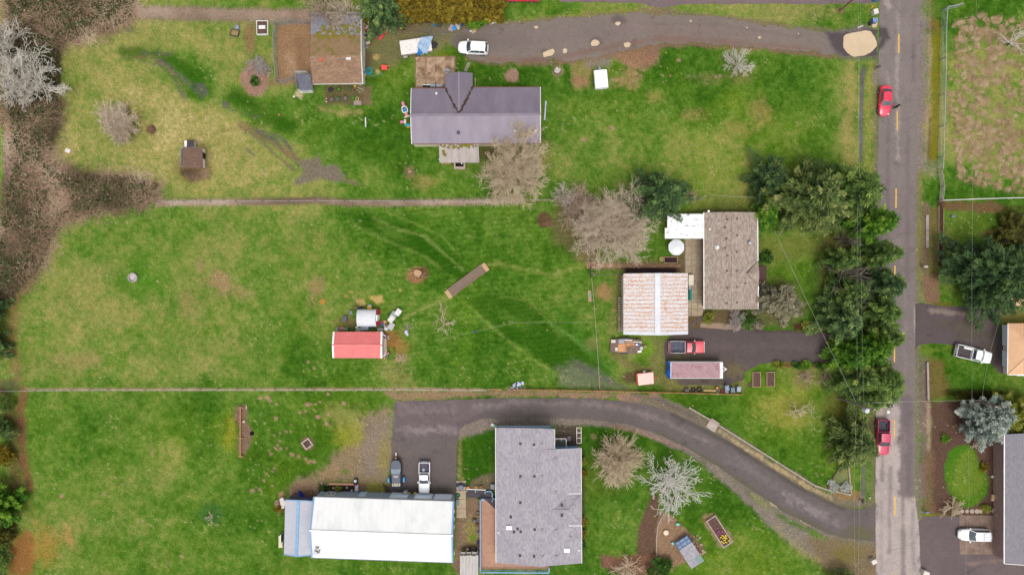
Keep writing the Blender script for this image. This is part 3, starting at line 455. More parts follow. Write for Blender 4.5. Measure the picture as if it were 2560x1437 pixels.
# ------------------------------------------------------------------ road, drives, paths, water
ASPH = C(130,119,116);ASPD = C(94,82,85);PALE = C(182,168,162)
rx0 = [(2204,-700),(2198,-12),(2196,300),(2193,480),(2192,700),(2190,1000),(2188,1240),(2190,1450),(2196,2100)]
rx1 = [(2304,2100),(2302,1450),(2299,1340),(2287,1240),(2287,1000),(2288,800),(2291,480),(2297,200),(2302,-12),(2308,-700)]
road = sheet('road',rx0 + rx1,.022,ASPH,[
 ('p',[(2186,1008),(2205,1000),(2246,985),(2247,1235),(2290,1240),(2305,1300),(2310,2110),(2184,2110)],PALE,.92,9,14,.8),
 ('s',([(2205,1130),(2206,1200)],6),ASPH,.8,5,6,.9),('s',([(2226,1170),(2224,1260),(2222,1290),(2224,1380)],8),ASPH,.7,5,6,.9),('s',([(2257,1235),(2258,1437)],10),ASPH,.85,5,5,.8),('s',([(2283,1270),(2280,1330),(2286,1420)],8),ASPH,.6,6,6,.9),('s',([(2203,1250),(2203,1437)],4),ASPH,.45,6,6,.9),('s',([(2212,1020),(2214,1050)],8),ASPH,.6,6,5),
 ('s',([(2262,1080),(2262,1230)],3),C(170,156,150),.5,3,4,.9),('s',([(2268,1000),(2270,1235)],26),C(108,95,98),.6,8,6),
 ('s',([(2246,60),(2243,140),(2242,230),(2244,300),(2243,400)],8),C(164,150,144),.7,6,6,.8),('s',([(2218,0),(2222,14)],18),C(176,162,156),.7,6,8,.9),('s',([(2219,180),(2220,220)],4),C(160,146,142),.5,4,4,.9),('s',([(2248,0),(2244,60)],5),C(160,146,142),.5,5,5,.9),('s',([(2285,30),(2283,200)],6),C(104,90,93),.5,6,5),
 ('s',([(2245,600),(2262,720),(2264,860),(2262,980)],5),C(142,128,126),.5,5,5,.9),('s',([(2287,770),(2289,830)],4),C(190,178,170),.7,3,3,.9),
 ('p',[(2185,60),(2215,75),(2225,95),(2210,120),(2186,135)],C(66,58,62),.85,6,7,.8),('p',[(2190,90),(2206,95),(2200,112),(2190,118)],C(128,112,112),.8,5,5),
 ('s',([(2220,300),(2220,700)],6),C(106,92,95),.5,6,6),('s',([(2270,300),(2268,700)],6),C(108,94,97),.5,6,6)],cell=3.2,edge=1.5,seed=12)
for k,y0 in enumerate((-108,84,277,470,662,855,1046,1238,1432)):
    xs = {84: 2247,277: 2243,470: 2240,662: 2237,855: 2236,1046: 2236,1238: 2237,1432: 2239}.get(y0,2249)
    o = sheet('lane_marking',[(xs - 1.6,y0),(xs + 1.6,y0),(xs + 1.4,y0 + 50),(xs - 1.8,y0 + 50)],.030,C(236,186,92),[],cell=3.2,edge=.6,seed=30 + k,parent=road)
sheet('driveway',[(2192,74),(2160,68),(2120,80),(2050,78),(1960,67),(1900,60),(1800,45),(1700,38),(1600,35),(1500,38),(1400,47),(1300,57),(1220,62),(1170,66),(1140,82),(1120,100),(1130,118),(1170,142),(1210,156),(1300,158),(1380,152),(1450,150),(1520,135),(1600,118),(1650,110),(1720,107),(1850,115),(1950,123),(2050,132),(2110,142),(2192,142)],.016,C(127,115,107),[
 ('s',([(1220,148),(1320,150),(1420,140),(1560,112),(1640,98),(1760,100),(1900,112),(2050,126)],10),C(128,98,86),.7,7,6,.6),('s',([(1550,70),(1640,75),(1760,80),(1900,90)],20),C(130,110,104),.5,14,10),('s',([(1600,60),(1800,62),(2000,95)],5),C(112,96,96),.4,5,5),('b',(1150,110,26,24),C(104,94,82),.8,12,10,.7),('p',[(2070,84),(2110,78),(2200,66),(2200,146),(2110,146),(2080,120)],C(74,66,72),.85,10,8,.6),('b',(1545,52,16,9),C(86,76,78),.6,6,6),('b',(1490,104,16,13),C(86,76,78),.7,4,4),('b',(1360,128,10,5),C(92,80,80),.6,4,3),('s',([(1240,100),(1400,95),(1600,75)],30),C(126,110,110),.5,16,10),('s',([(1300,155),(1400,150)],8),C(120,86,72),.6,5,4),('b',(1230,110,60,20),C(110,96,95),.4,20,12)],cell=3.2,edge=8,seed=14)
sheet('driveway',[(1385,-14),(2186,-14),(2182,8),(2100,10),(1900,11),(1750,10),(1700,12),(1660,20),(1640,18),(1600,10),(1500,6),(1400,6)],.016,C(122,106,106),[],cell=3.4,edge=3,seed=15)
sheet('driveway',[(988,1003),(1100,1000),(1200,996),(1400,994),(1480,996),(1560,1003),(1620,1013),(1680,1030),(1750,1062),(1830,1106),(1900,1152),(1980,1203),(2050,1243),(2100,1265),(2140,1274),(2192,1262),(2192,1352),(2170,1352),(2110,1345),(2040,1320),(1960,1280),(1880,1225),(1800,1170),(1720,1120),(1650,1086),(1560,1059),(1480,1048),(1400,1045),(1300,1042),(1200,1048),(1165,1062),(1150,1076),(1143,1100),(1140,1240),(974,1238),(980,1100)],.016,C(106,97,95),[
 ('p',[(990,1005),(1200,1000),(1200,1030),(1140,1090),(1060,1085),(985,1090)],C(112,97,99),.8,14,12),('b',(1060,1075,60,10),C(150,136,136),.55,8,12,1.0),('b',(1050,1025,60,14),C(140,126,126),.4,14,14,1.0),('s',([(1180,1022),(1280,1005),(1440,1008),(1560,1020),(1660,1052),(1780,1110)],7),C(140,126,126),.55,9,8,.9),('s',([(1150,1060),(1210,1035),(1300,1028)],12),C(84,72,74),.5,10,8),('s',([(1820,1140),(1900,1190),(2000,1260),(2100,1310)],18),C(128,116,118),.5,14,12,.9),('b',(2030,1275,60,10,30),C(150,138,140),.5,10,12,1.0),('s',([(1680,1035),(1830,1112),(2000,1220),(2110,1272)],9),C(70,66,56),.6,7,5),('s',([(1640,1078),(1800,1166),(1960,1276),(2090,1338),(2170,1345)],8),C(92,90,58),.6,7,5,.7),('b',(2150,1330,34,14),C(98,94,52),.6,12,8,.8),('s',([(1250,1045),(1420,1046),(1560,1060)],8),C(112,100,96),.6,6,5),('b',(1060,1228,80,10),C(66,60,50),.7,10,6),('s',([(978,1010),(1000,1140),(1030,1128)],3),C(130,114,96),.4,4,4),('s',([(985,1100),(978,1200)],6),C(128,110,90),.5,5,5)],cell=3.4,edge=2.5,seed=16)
sheet('driveway',[(1672,842),(1722,822),(1760,818),(1880,824),(2000,828),(2120,832),(2196,835),(2196,905),(2120,905),(2000,905),(1900,907),(1862,930),(1858,950),(1800,962),(1700,962),(1664,910),(1658,860)],.016,C(94,83,81),[('s',([(1780,870),(1900,866),(2060,866)],14),C(106,92,94),.5,12,8),('p',[(1660,895),(1700,885),(1850,895),(1850,965),(1660,965)],C(100,88,72),.5,12,10,.8),('b',(1700,895,20,10),C(110,104,56),.5,10,8,.9),('b',(1840,925,22,14),C(116,108,62),.5,10,8,.9),('s',([(1880,826),(2090,832)],5),C(70,58,54),.6,4,3)],cell=3.6,edge=4,seed=17)
sheet('driveway',[(2284,762),(2300,755),(2360,766),(2500,766),(2498,806),(2512,900),(2512,935),(2495,930),(2475,905),(2400,862),(2330,857),(2300,862),(2284,880)],.016,C(96,84,85),[('s',([(2325,775),(2380,782),(2450,786)],9),C(150,134,124),.75,5,5,.7),('b',(2400,812,70,10),C(92,86,56),.5,12,10,.8),('b',(2470,880,20,30),C(88,80,62),.6,14,10),('b',(2450,836,50,10),C(84,80,56),.6,12,8)],cell=3.6,edge=2.5,seed=18)
sheet('driveway',[(2296,1300),(2310,1290),(2400,1290),(2520,1288),(2600,1290),(2600,1460),(2300,1460)],.016,C(108,95,96),[('p',[(2400,1390),(2500,1385),(2600,1380),(2600,1460),(2500,1460)],C(118,105,104),.6,14,12),('b',(2470,1403,40,3,-8),C(150,128,112),.5,4,6,.9),('s',([(2400,1437),(2430,1425),(2470,1402)],3),C(80,70,72),.6,3,3),('b',(2340,1320,30,20),C(100,88,88),.5,16,10)],cell=3.6,edge=2.5,seed=19)
PUD = mat('muddy_water',C(214,190,158),C(204,178,146),0.5,0.55,spec=.3)
def puddle(pts,label,seed,z=.032):
    o = sheet('puddle',pts,z,C(212,188,156),[],PUD,cell=2.0,edge=2.6,seed=seed);o['label'] = label
puddle([(2108,92),(2114,86),(2126,84),(2160,77),(2178,80),(2186,92),(2192,104),(2193,116),(2180,130),(2158,140),(2136,141),(2118,134),(2107,120)],'large beige muddy puddle at the mouth of the gravel drive',51)
puddle([(2184,44),(2192,48),(2195,62),(2190,70),(2182,70),(2178,58)],'beige puddle under the blue bin',52)
puddle([(1540,56),(1550,54),(1553,60),(1548,66),(1540,65),(1537,60)],'small puddle near the upper edge of the gravel drive',53)
puddle([(1480,102),(1488,99),(1498,103),(1500,110),(1492,115),(1480,115),(1477,109)],'round puddle in the middle of the gravel drive',54)
puddle([(1358,132),(1372,126),(1383,123),(1386,130),(1380,138),(1360,143)],'long puddle on the lower edge of the gravel drive',55)
puddle([(1406,124),(1414,120),(1419,127),(1417,135),(1408,135)],'small round puddle beside the long puddle',56)
puddle([(1558,109),(1570,106),(1577,110),(1572,118),(1562,119)],'shallow puddle beside the bare dirt patch',57)
puddle([(1333,66),(1344,64),(1346,71),(1338,74)],'faint puddle at the west end of the gravel drive',58)
for i,(x,y) in enumerate(((1867,70),(1885,70),(1898,95),(1727,53),(1996,85))):
    puddle([(x - 3,y - 2),(x + 2,y - 3),(x + 3,y + 2),(x - 2,y + 3)],('tiny puddle nearest the road','tiny puddle','tiny puddle','tiny puddle','tiny puddle')[i],60 + i)
DITCH = mat('ditch_water',C(112,106,108),C(84,78,76),1.2,.35)
CONC = mat('concrete',C(182,162,138),C(150,128,108),.9,.9,bump=.2,lo=.3,hi=.7)
CONCD = mat('stained_concrete',C(196,168,140),C(128,98,74),.8,.9,bump=.2,lo=.36,hi=.62)
CONCB = mat('damp_concrete',C(150,126,112),C(118,98,88),1.0,.9,bump=.2)
def slabs(name,x0,y0,x1,y1,nx,ny,m,z0=-.05,z1=.05,gap=.6,label=None,piece='slab',parent=None,jit=.008):
    """a slab laid as separate pieces with open joints (photo pixel box)"""
    root = parent or thing(name,None,None,P((x0 + x1) / 2,(y0 + y1) / 2))
    if not parent: tag(root,kind='structure')
    c = root.location if not parent else Vector((0,0,0))
    for i in range(nx):
        for j in range(ny):
            a = P(x0 + (x1 - x0) * i / nx + gap / 2,y0 + (y1 - y0) * j / ny + gap / 2);b = P(x0 + (x1 - x0) * (i + 1) / nx - gap / 2,y0 + (y1 - y0) * (j + 1) / ny - gap / 2)
            h = z1 + rnd.uniform(-jit,jit)
            mb = MB().bevbox(a.x - c.x,b.x - c.x,b.y - c.y,a.y - c.y,z0,h,.012)
            obj(piece,mb,m,root)
    return root
slabs('patio',1040,143,1136,219,4,2,CONCD,gap=.5)
slabs('patio',1713,597,1758,790,3,11,mat('paver',C(186,168,142),C(160,142,118),1.5,.9,bump=.2),gap=.9,piece='paver')
slabs('concrete_pad',2398,1287,2500,1385,2,2,CONCB,gap=.6)
slabs('walkway',1141,1201,1165,1294,1,4,mat('pale_concrete',C(196,178,150),C(176,156,130),1.2,.9,bump=.15),gap=.7)
sheet('concrete_apron',[(1752,806),(1850,812),(1850,824),(1800,822),(1750,818)],.03,C(160,136,114),[],cell=3,edge=1.2,seed=71)
sheet('path',[(2498,1106),(2509,1106),(2509,1400),(2497,1385)],.03,C(184,152,122),[],cell=3,edge=.8,seed=72)
# the two drive culverts and ditch edges
for nm,pts,w,sd_ in (('ditch',[(2158,172),(2154,240),(2152,330),(2153,395)],4,75),):
    l = [(x - w,y) for x,y in pts];r = [(x + w * .6,y) for x,y in pts][::-1]
    sheet(nm,l + r,.02,C(100,94,94),[],DITCH,cell=2.2,edge=3,seed=sd_)
# ------------------------------------------------------------------ buildings
def mat_shingle(name,ca,cb,cc,row=.16,tab=.34,ax=0):
    """asphalt shingles: every tab has its own tone; ax=0 courses run along y"""
    if name in MATS: return MATS[name]
    m = bpy.data.materials.new(name);MATS[name] = m;m.use_nodes = True
    nt = m.node_tree;n = nt.nodes;l = nt.links;b = n['Principled BSDF'];set_in(b,'Roughness',.95);set_in(b,'Specular IOR Level',.15)
    tc = n.new('ShaderNodeTexCoord');sn = n.new('ShaderNodeVectorMath');sn.operation = 'SNAP'
    sn.inputs[1].default_value = (row,tab,50) if ax == 0 else (tab,row,50)
    wn_ = n.new('ShaderNodeTexWhiteNoise');wn_.noise_dimensions = '3D'
    l.new(tc.outputs['Object'],sn.inputs[0]);l.new(sn.outputs[0],wn_.inputs['Vector'])
    nz = n.new('ShaderNodeTexNoise');nz.inputs['Scale'].default_value = .55;nz.inputs['Detail'].default_value = 6;nz.inputs['Roughness'].default_value = .7
    l.new(tc.outputs['Object'],nz.inputs['Vector'])
    mr = n.new('ShaderNodeMapRange');mr.inputs['From Min'].default_value = .35;mr.inputs['From Max'].default_value = .68;l.new(nz.outputs['Fac'],mr.inputs['Value'])
    m1 = n.new('ShaderNodeMix');m1.data_type = 'RGBA';m1.inputs['A'].default_value = ca;m1.inputs['B'].default_value = cb;l.new(wn_.outputs['Value'],m1.inputs['Factor'])
    m2 = n.new('ShaderNodeMix');m2.data_type = 'RGBA';m2.inputs['B'].default_value = cc;l.new(m1.outputs['Result'],m2.inputs['A'])
    mm = n.new('ShaderNodeMath');mm.operation = 'MULTIPLY';mm.inputs[1].default_value = .5;l.new(mr.outputs[0],mm.inputs[0]);l.new(mm.outputs[0],m2.inputs['Factor'])
    l.new(m2.outputs['Result'],b.inputs['Base Color'])
    nb = n.new('ShaderNodeTexNoise');nb.inputs['Scale'].default_value = 9;l.new(tc.outputs['Object'],nb.inputs['Vector'])
    bp = n.new('ShaderNodeBump');bp.inputs['Strength'].default_value = .35;bp.inputs['Distance'].default_value = .03;l.new(nb.outputs['Fac'],bp.inputs['Height']);l.new(bp.outputs[0],b.inputs['Normal'])
    return m
def mat_rust(name,c0,rust,sx,sy,lo=.5,hi=.62,streak=(.25,3.0,1)):
    if name in MATS: return MATS[name]
    m = bpy.data.materials.new(name);MATS[name] = m;m.use_nodes = True
    nt = m.node_tree;n = nt.nodes;l = nt.links;b = n['Principled BSDF'];set_in(b,'Roughness',.6)
    tc = n.new('ShaderNodeTexCoord');mp = n.new('ShaderNodeMapping');mp.inputs['Scale'].default_value = streak
    l.new(tc.outputs['Object'],mp.inputs[0])
    n1 = n.new('ShaderNodeTexNoise');n1.inputs['Scale'].default_value = sx;n1.inputs['Detail'].default_value = 7;n1.inputs['Roughness'].default_value = .7;l.new(mp.outputs[0],n1.inputs['Vector'])
    n2 = n.new('ShaderNodeTexNoise');n2.inputs['Scale'].default_value = sy;n2.inputs['Detail'].default_value = 5;l.new(tc.outputs['Object'],n2.inputs['Vector'])
    ad = n.new('ShaderNodeMath');ad.operation = 'ADD';l.new(n1.outputs['Fac'],ad.inputs[0]);l.new(n2.outputs['Fac'],ad.inputs[1])
    mr = n.new('ShaderNodeMapRange');mr.inputs['From Min'].default_value = lo * 2;mr.inputs['From Max'].default_value = hi * 2;l.new(ad.outputs[0],mr.inputs['Value'])
    mx = n.new('ShaderNodeMix');mx.data_type = 'RGBA';mx.inputs['A'].default_value = c0;mx.inputs['B'].default_value = rust;l.new(mr.outputs[0],mx.inputs['Factor'])
    l.new(mx.outputs['Result'],b.inputs['Base Color'])
    return m
def plane_z(px,py,z): return P(px,py,z)
def strips(name,pairs,m,parent,rib=.04,ribw=.07,thick=.05):
    """folded-metal roof slope: pairs of (eave point, ridge point); a standing rib on every line"""
    mb = MB();n = len(pairs);t = Vector((0,0,thick))
    for i in range(n - 1):
        a,b = pairs[i];c,d = pairs[i + 1];mb.poly([a,c,d,b] if (c - a).cross(b - a).z > 0 else [a,b,d,c]);mb.poly([a - t,b - t,d - t,c - t])
    for a,c in [(pairs[i][0],pairs[i + 1][0]) for i in range(n - 1)] + [(pairs[i][1],pairs[i + 1][1]) for i in range(n - 1)]:
        mb.poly([a,c,c - t,a - t])
    for a,b in (pairs[0],pairs[-1]): mb.poly([a,b,b - t,a - t])
    if rib:
        up = Vector((0,0,rib / 2))
        for a,b in pairs[1:-1]:
            if (b - a).length > .1: mb.beam(a + up,b + up,ribw,rib)
    return obj(name,mb,m,parent)
def lerp(a,b,t): return a + (b - a) * t
def line_pairs(e0,e1,r0,r1,n): return [(lerp(e0,e1,i / n),lerp(r0,r1,i / n)) for i in range(n + 1)]
def courses(name,pairs,m,parent,n,lip=.022,thick=.07):
    """shingled slope in overlapping courses, each with its own lip"""
    mb = MB();k = len(pairs);t = Vector((0,0,thick));up = Vector((0,0,lip))
    for j in range(n):
        v0,v1 = j / n,(j + 1) / n
        for i in range(k - 1):
            a,b = pairs[i];c,d = pairs[i + 1]
            p0,p1,q0,q1 = lerp(a,b,v0) + up,lerp(c,d,v0) + up,lerp(a,b,v1),lerp(c,d,v1)
            mb.poly([p0,p1,q1,q0] if (p1 - p0).cross(q0 - p0).z > 0 else [p0,q0,q1,p1]);mb.poly([p0,p1,p1 - up * 1.02,p0 - up * 1.02])
    for i in range(k - 1):
        a,b = pairs[i];c,d = pairs[i + 1];mb.poly([a - t,b - t,d - t,c - t]);mb.poly([a + up,c + up,c - t,a - t])
    for a,b in (pairs[0],pairs[-1]): mb.poly([a + up,b,b - t,a - t])
    return obj(name,mb,m,parent)
def bar(name,pts,w,h,m,parent,dz=0.0):
    mb = MB()
    for a,b in zip(pts[:-1],pts[1:]): mb.beam(Vector(a) + Vector((0,0,dz)),Vector(b) + Vector((0,0,dz)),w,h)
    return obj(name,mb,m,parent)
def gable_wall(parent,e,r,m,inset=.25,name='wall'):
    """walls under a gabled roof. e: four eave corners in ring order, ridge runs from middle of e3-e0 (r0) to middle of e1-e2 (r1)"""
    c = sum(e,Vector()) / 4
    q = []
    for p in e:
        d = Vector((c.x - p.x,c.y - p.y,0));k = inset / max(.01,abs(d.x));ux = math.copysign(inset,d.x);uy = math.copysign(inset,d.y)
        q.append(Vector((p.x + ux,p.y + uy,p.z - .08)))
    rr = [lerp(r[0],r[1],.02) - Vector((0,0,.12)),lerp(r[0],r[1],.98) - Vector((0,0,.12))]
    rr[0] = Vector((*(((q[3] + q[0]) / 2).xy),rr[0].z));rr[1] = Vector((*(((q[1] + q[2]) / 2).xy),rr[1].z))
    g = [Vector((p.x,p.y,-.05)) for p in q];mb = MB()
    mb.poly([g[0],g[1],q[1],q[0]]);mb.poly([g[2],g[3],q[3],q[2]]);mb.poly([g[1],g[2],q[2],rr[1],q[1]]);mb.poly([g[3],g[0],q[0],rr[0],q[3]])
    obj(name,mb,m,parent);return q
def pane(parent,a,b,z0,z1,out,m,name='window',frame=None,fw=.07):
    """window or door set on a wall between ground points a, b; out = outward direction"""
    a,b,out = Vector(a),Vector(b),Vector(out);mb = MB();o = out * .03
    mb.beam(Vector((a.x,a.y,(z0 + z1) / 2)) + o,Vector((b.x,b.y,(z0 + z1) / 2)) + o,.05,z1 - z0)
    w = obj(name,mb,m,parent)
    if frame:
        f = MB();o2 = out * .05
        for z in (z0,z1): f.beam(Vector((a.x,a.y,z)) + o2,Vector((b.x,b.y,z)) + o2,.08,fw)
        for p in (a,b): f.beam(Vector((p.x,p.y,z0)) + o2,Vector((p.x,p.y,z1)) + o2,.08,fw)
        obj('frame',f,frame,w)
    return w
def roof_vent(parent,p,m,w=.32,h=.12,name='roof_vent'):
    mb = MB().bevbox(-w / 2,w / 2,-w / 2,w / 2,-.05,h,.04).xf(p);return obj(name,mb,m,parent)
def pipe(parent,p,m,r=.09,h=.35,name='vent_pipe'):
    mb = MB().lathe([(r * 1.7,-.05),(r * 1.7,.03),(r,.05),(r,h),(r * .6,h),(r * .6,h - .1)],10).xf(p);return obj(name,mb,m,parent)
def on_slope(px,py,e_z,r_z,t): return P(px,py,e_z + (r_z - e_z) * t)
M_W = mat('white_paint',C(245,243,238,1.35),C(232,230,226,1.35),1.0,.6)
M_CREAM = mat('cream_siding',C(236,226,196),C(220,208,176),1.2,.8)
M_DARK = mat('dark_metal',C(72,64,66),C(54,48,52),3,.6)
M_RUSTV = mat('weathered_vent',C(96,84,86),C(70,60,62),5,.8)
M_GALV = mat('galvanised',C(196,198,200),C(160,164,168),3,.45,.4)
M_GLASS = mat_glass('window_glass',C(70,84,92))
M_BLUE = mat('light_blue_trim',C(140,182,220),C(122,164,206),2,.6)
# -- mobile home with purple-grey metal roof
def mobile_home():
    ze,zr = 2.7,3.95
    t = thing('house','long single-storey house with purple-grey ribbed metal roof and a cross gable','house',P(1190,290))
    M = mat('purple_metal',C(142,131,144),C(128,118,132),.6,.5,.15,stretch=(1,.25,1));L = t.location
    def Q(x,y,z): return P(x,y,z) - L
    tl,tr,br,bl = Q(1028,221,ze),Q(1351,218,ze),Q(1351,358,ze),Q(1029,360,ze)
    r0,r1 = Q(1026.5,288,zr),Q(1351.5,285.5,zr)
    strips('roof',line_pairs(tl,tr,r0,r1,44),M,t,.045,.06);strips('roof',line_pairs(bl,br,r0,r1,44),M,t,.045,.06)
    bar('ridge_cap',[r0,r1],.34,.05,M,t,.05)
    # cross gable
    zc = zr - .02;g0,g1 = Q(1147,180,zc),Q(1147.5,285,zc);wL = Q(1113.5,184,ze + .05),Q(1113.5,221,ze + .05);wR = Q(1181.5,183,ze + .05),Q(1181.5,218,ze + .05)
    up = Vector((0,0,.06));g1u = g1 + up
    for (a,b) in (wL,wR):
        pr = [(lerp(a,b,i / 6),lerp(g0,lerp(g0,g1,.37),i / 6)) for i in range(7)] + [(lerp(b,g1u,i / 10) + up,lerp(lerp(g0,g1,.37),g1,i / 10) + up * .3) for i in range(1,11)]
        strips('roof',pr,M,t,.045,.06,.04)
    bar('ridge_cap',[g0,g1],.3,.05,M,t,.06)
    deb = mat('leaf_debris',C(86,64,50),C(60,44,38),6,.95)
    for (a,b) in wL,wR:
        mb = MB()
        for i in range(26):
            p = lerp(b,g1u,i / 26) + Vector((rnd.uniform(-.1,.1),rnd.uniform(-.1,.1),.1));s = rnd.uniform(.06,.17)
            mb.bevbox(p.x - s,p.x + s,p.y - s,p.y + s,p.z - .06,p.z + .04,.03)
        tag(obj('leaf_debris',mb,deb,t),kind='stuff')
    gable_wall(t,[bl,br,tr,tl],(r0,r1),M_CREAM,.12)
    a,b = Q(1119,203,0),Q(1177,226,0)
    mb = MB().box(a.x,b.x,b.y,a.y,-.05,ze - .05);mb.poly([(a.x,a.y,ze - .06),(b.x,a.y,ze - .06),((a.x + b.x) / 2,a.y,zr - .2)]);obj('porch_wall',mb,M_CREAM,t)
    M_TR = mat('red_brown_trim',C(128,84,74),None,3,.7)
    bar('gutter',[bl,br],.12,.1,M_TR,t,-.04);bar('gutter',[tl,wL[1]],.1,.1,M_TR,t,-.04);bar('gutter',[wR[1],tr],.1,.1,M_TR,t,-.04)
    bar('rake_trim',[tl,r0,bl],.08,.14,M_W,t,-.02);bar('rake_trim',[tr,r1,br],.08,.14,M_W,t,-.02)
    for (x,y,tt) in ((1091,234,.22),(1288,327,.45),(1340,327,.45)): pipe(t,Q(x,y,ze + (zr - ze) * tt),M_W,.1,.3)
    roof_vent(t,Q(1146,332,ze + .5),mat('blue_grey_vent',C(76,82,100),None,4,.6),.4,.25,'chimney')
    for xx in (1045,1075,1215,1245): pane(t,Q(xx,359,0),Q(xx + 16,359,0),1.0,2.0,(0,-1,0),M_GLASS,'window',M_W)
    pane(t,Q(1060,223,0),Q(1078,223,0),1,2,(0,1,0),M_GLASS,'window',M_W)
    for x,y in ((1116,178),): bar('antenna',[Q(1146,180,zr),Q(1146,178,zr + 1.2)],.04,.04,M_GALV,t)
    # satellite dish on the porch corner
    d = MB().lathe([(.0,.0),(.25,.04),(.42,.14),(.40,.15),(.2,.05),(0,.02)],14).xf(Q(1118,178,3.0),0,(-.7,.2));d.beam(Q(1119,186,2.7),Q(1118.5,180,3.0),.06)
    obj('satellite_dish',d,mat('dish_grey',C(130,142,170),C(190,194,200),3,.5),t)
    # lean-to porch roof on the south side
    M2 = mat('moss_stained_sheet',C(190,178,172),C(160,150,144),.7,.7,stretch=(2.5,.4,1))
    p = thing('porch_roof','weathered grey porch roof with moss along the house wall','porch',P(1148,388));L2 = p.location
    q = [P(1097.5,360,2.45) - L2,P(1196,360,2.45) - L2,P(1198.5,407,2.05) - L2,P(1098.5,407,2.05) - L2]
    strips('roof',[(lerp(q[3],q[2],i / 20),lerp(q[0],q[1],i / 20)) for i in range(21)],M2,p,.02,.05)
    mm = mat('moss',C(138,132,22),C(120,104,50),3,.95,bump=.5)
    mb = MB()
    for i in range(70):
        x = rnd.uniform(1101,1190);y = rnd.choice((rnd.uniform(361,371),rnd.uniform(361,367))) if i > 14 else rnd.uniform(375,391);x = x if i > 14 else rnd.uniform(1106,1114)
        zz = 2.45 - (y - 360) / 47 * .4;c = P(x,y,zz + .02) - L2;s = rnd.uniform(.07,.24)
        mb.lathe([(s,-.02),(s * .7,.05),(.01,.07)],7,(c.x,c.y),c.z,1,rnd.uniform(.6,1.3))
    tag(obj('moss',mb,mm,p),kind='stuff')
    po = MB()
    for x,y in ((1101,404),(1148,404),(1194,404)): v = P(x,y,0) - L2;po.box(v.x - .05,v.x + .05,v.y - .05,v.y + .05,-.05,2.02)
    obj('post',po,M_W,p)
    b1 = P(1104,410) - L2;dk = mat('tan_plywood',C(214,178,136),C(196,158,118),2,.8)
    obj('side_panel',MB().box(b1.x,b1.x + 1.4,b1.y - .05,b1.y,.0,1.5),dk,p)
    # open-topped box by the porch with dark water
    x = thing('hot_tub','square wooden tub with dark inside at the porch edge','tub',P(1150,412));mw = mat('pinkish_board',C(200,176,164),C(180,156,146),3,.8,stretch=(1,6,1))
    for (a0,a1,b0,b1_) in ((-.85,-.6,-.75,.7),(.6,.85,-.75,.7),(-.6,.6,-.75,-.45),(-.6,.6,.45,.7)): obj('side_board',MB().bevbox(a0,a1,b0,b1_,0,.9,.02),mw,x)
    obj('water',MB().box(-.6,.6,-.45,.45,0,.45),mat('dark_water',C(46,38,40),C(34,28,30),2,.15,spec=.8),x)
    obj('ball',MB().lathe([(.0,0),(.1,.03),(.14,.12),(.1,.21),(0,.25)],10).xf((.3,.1,.42)),M_W,x)
mobile_home()
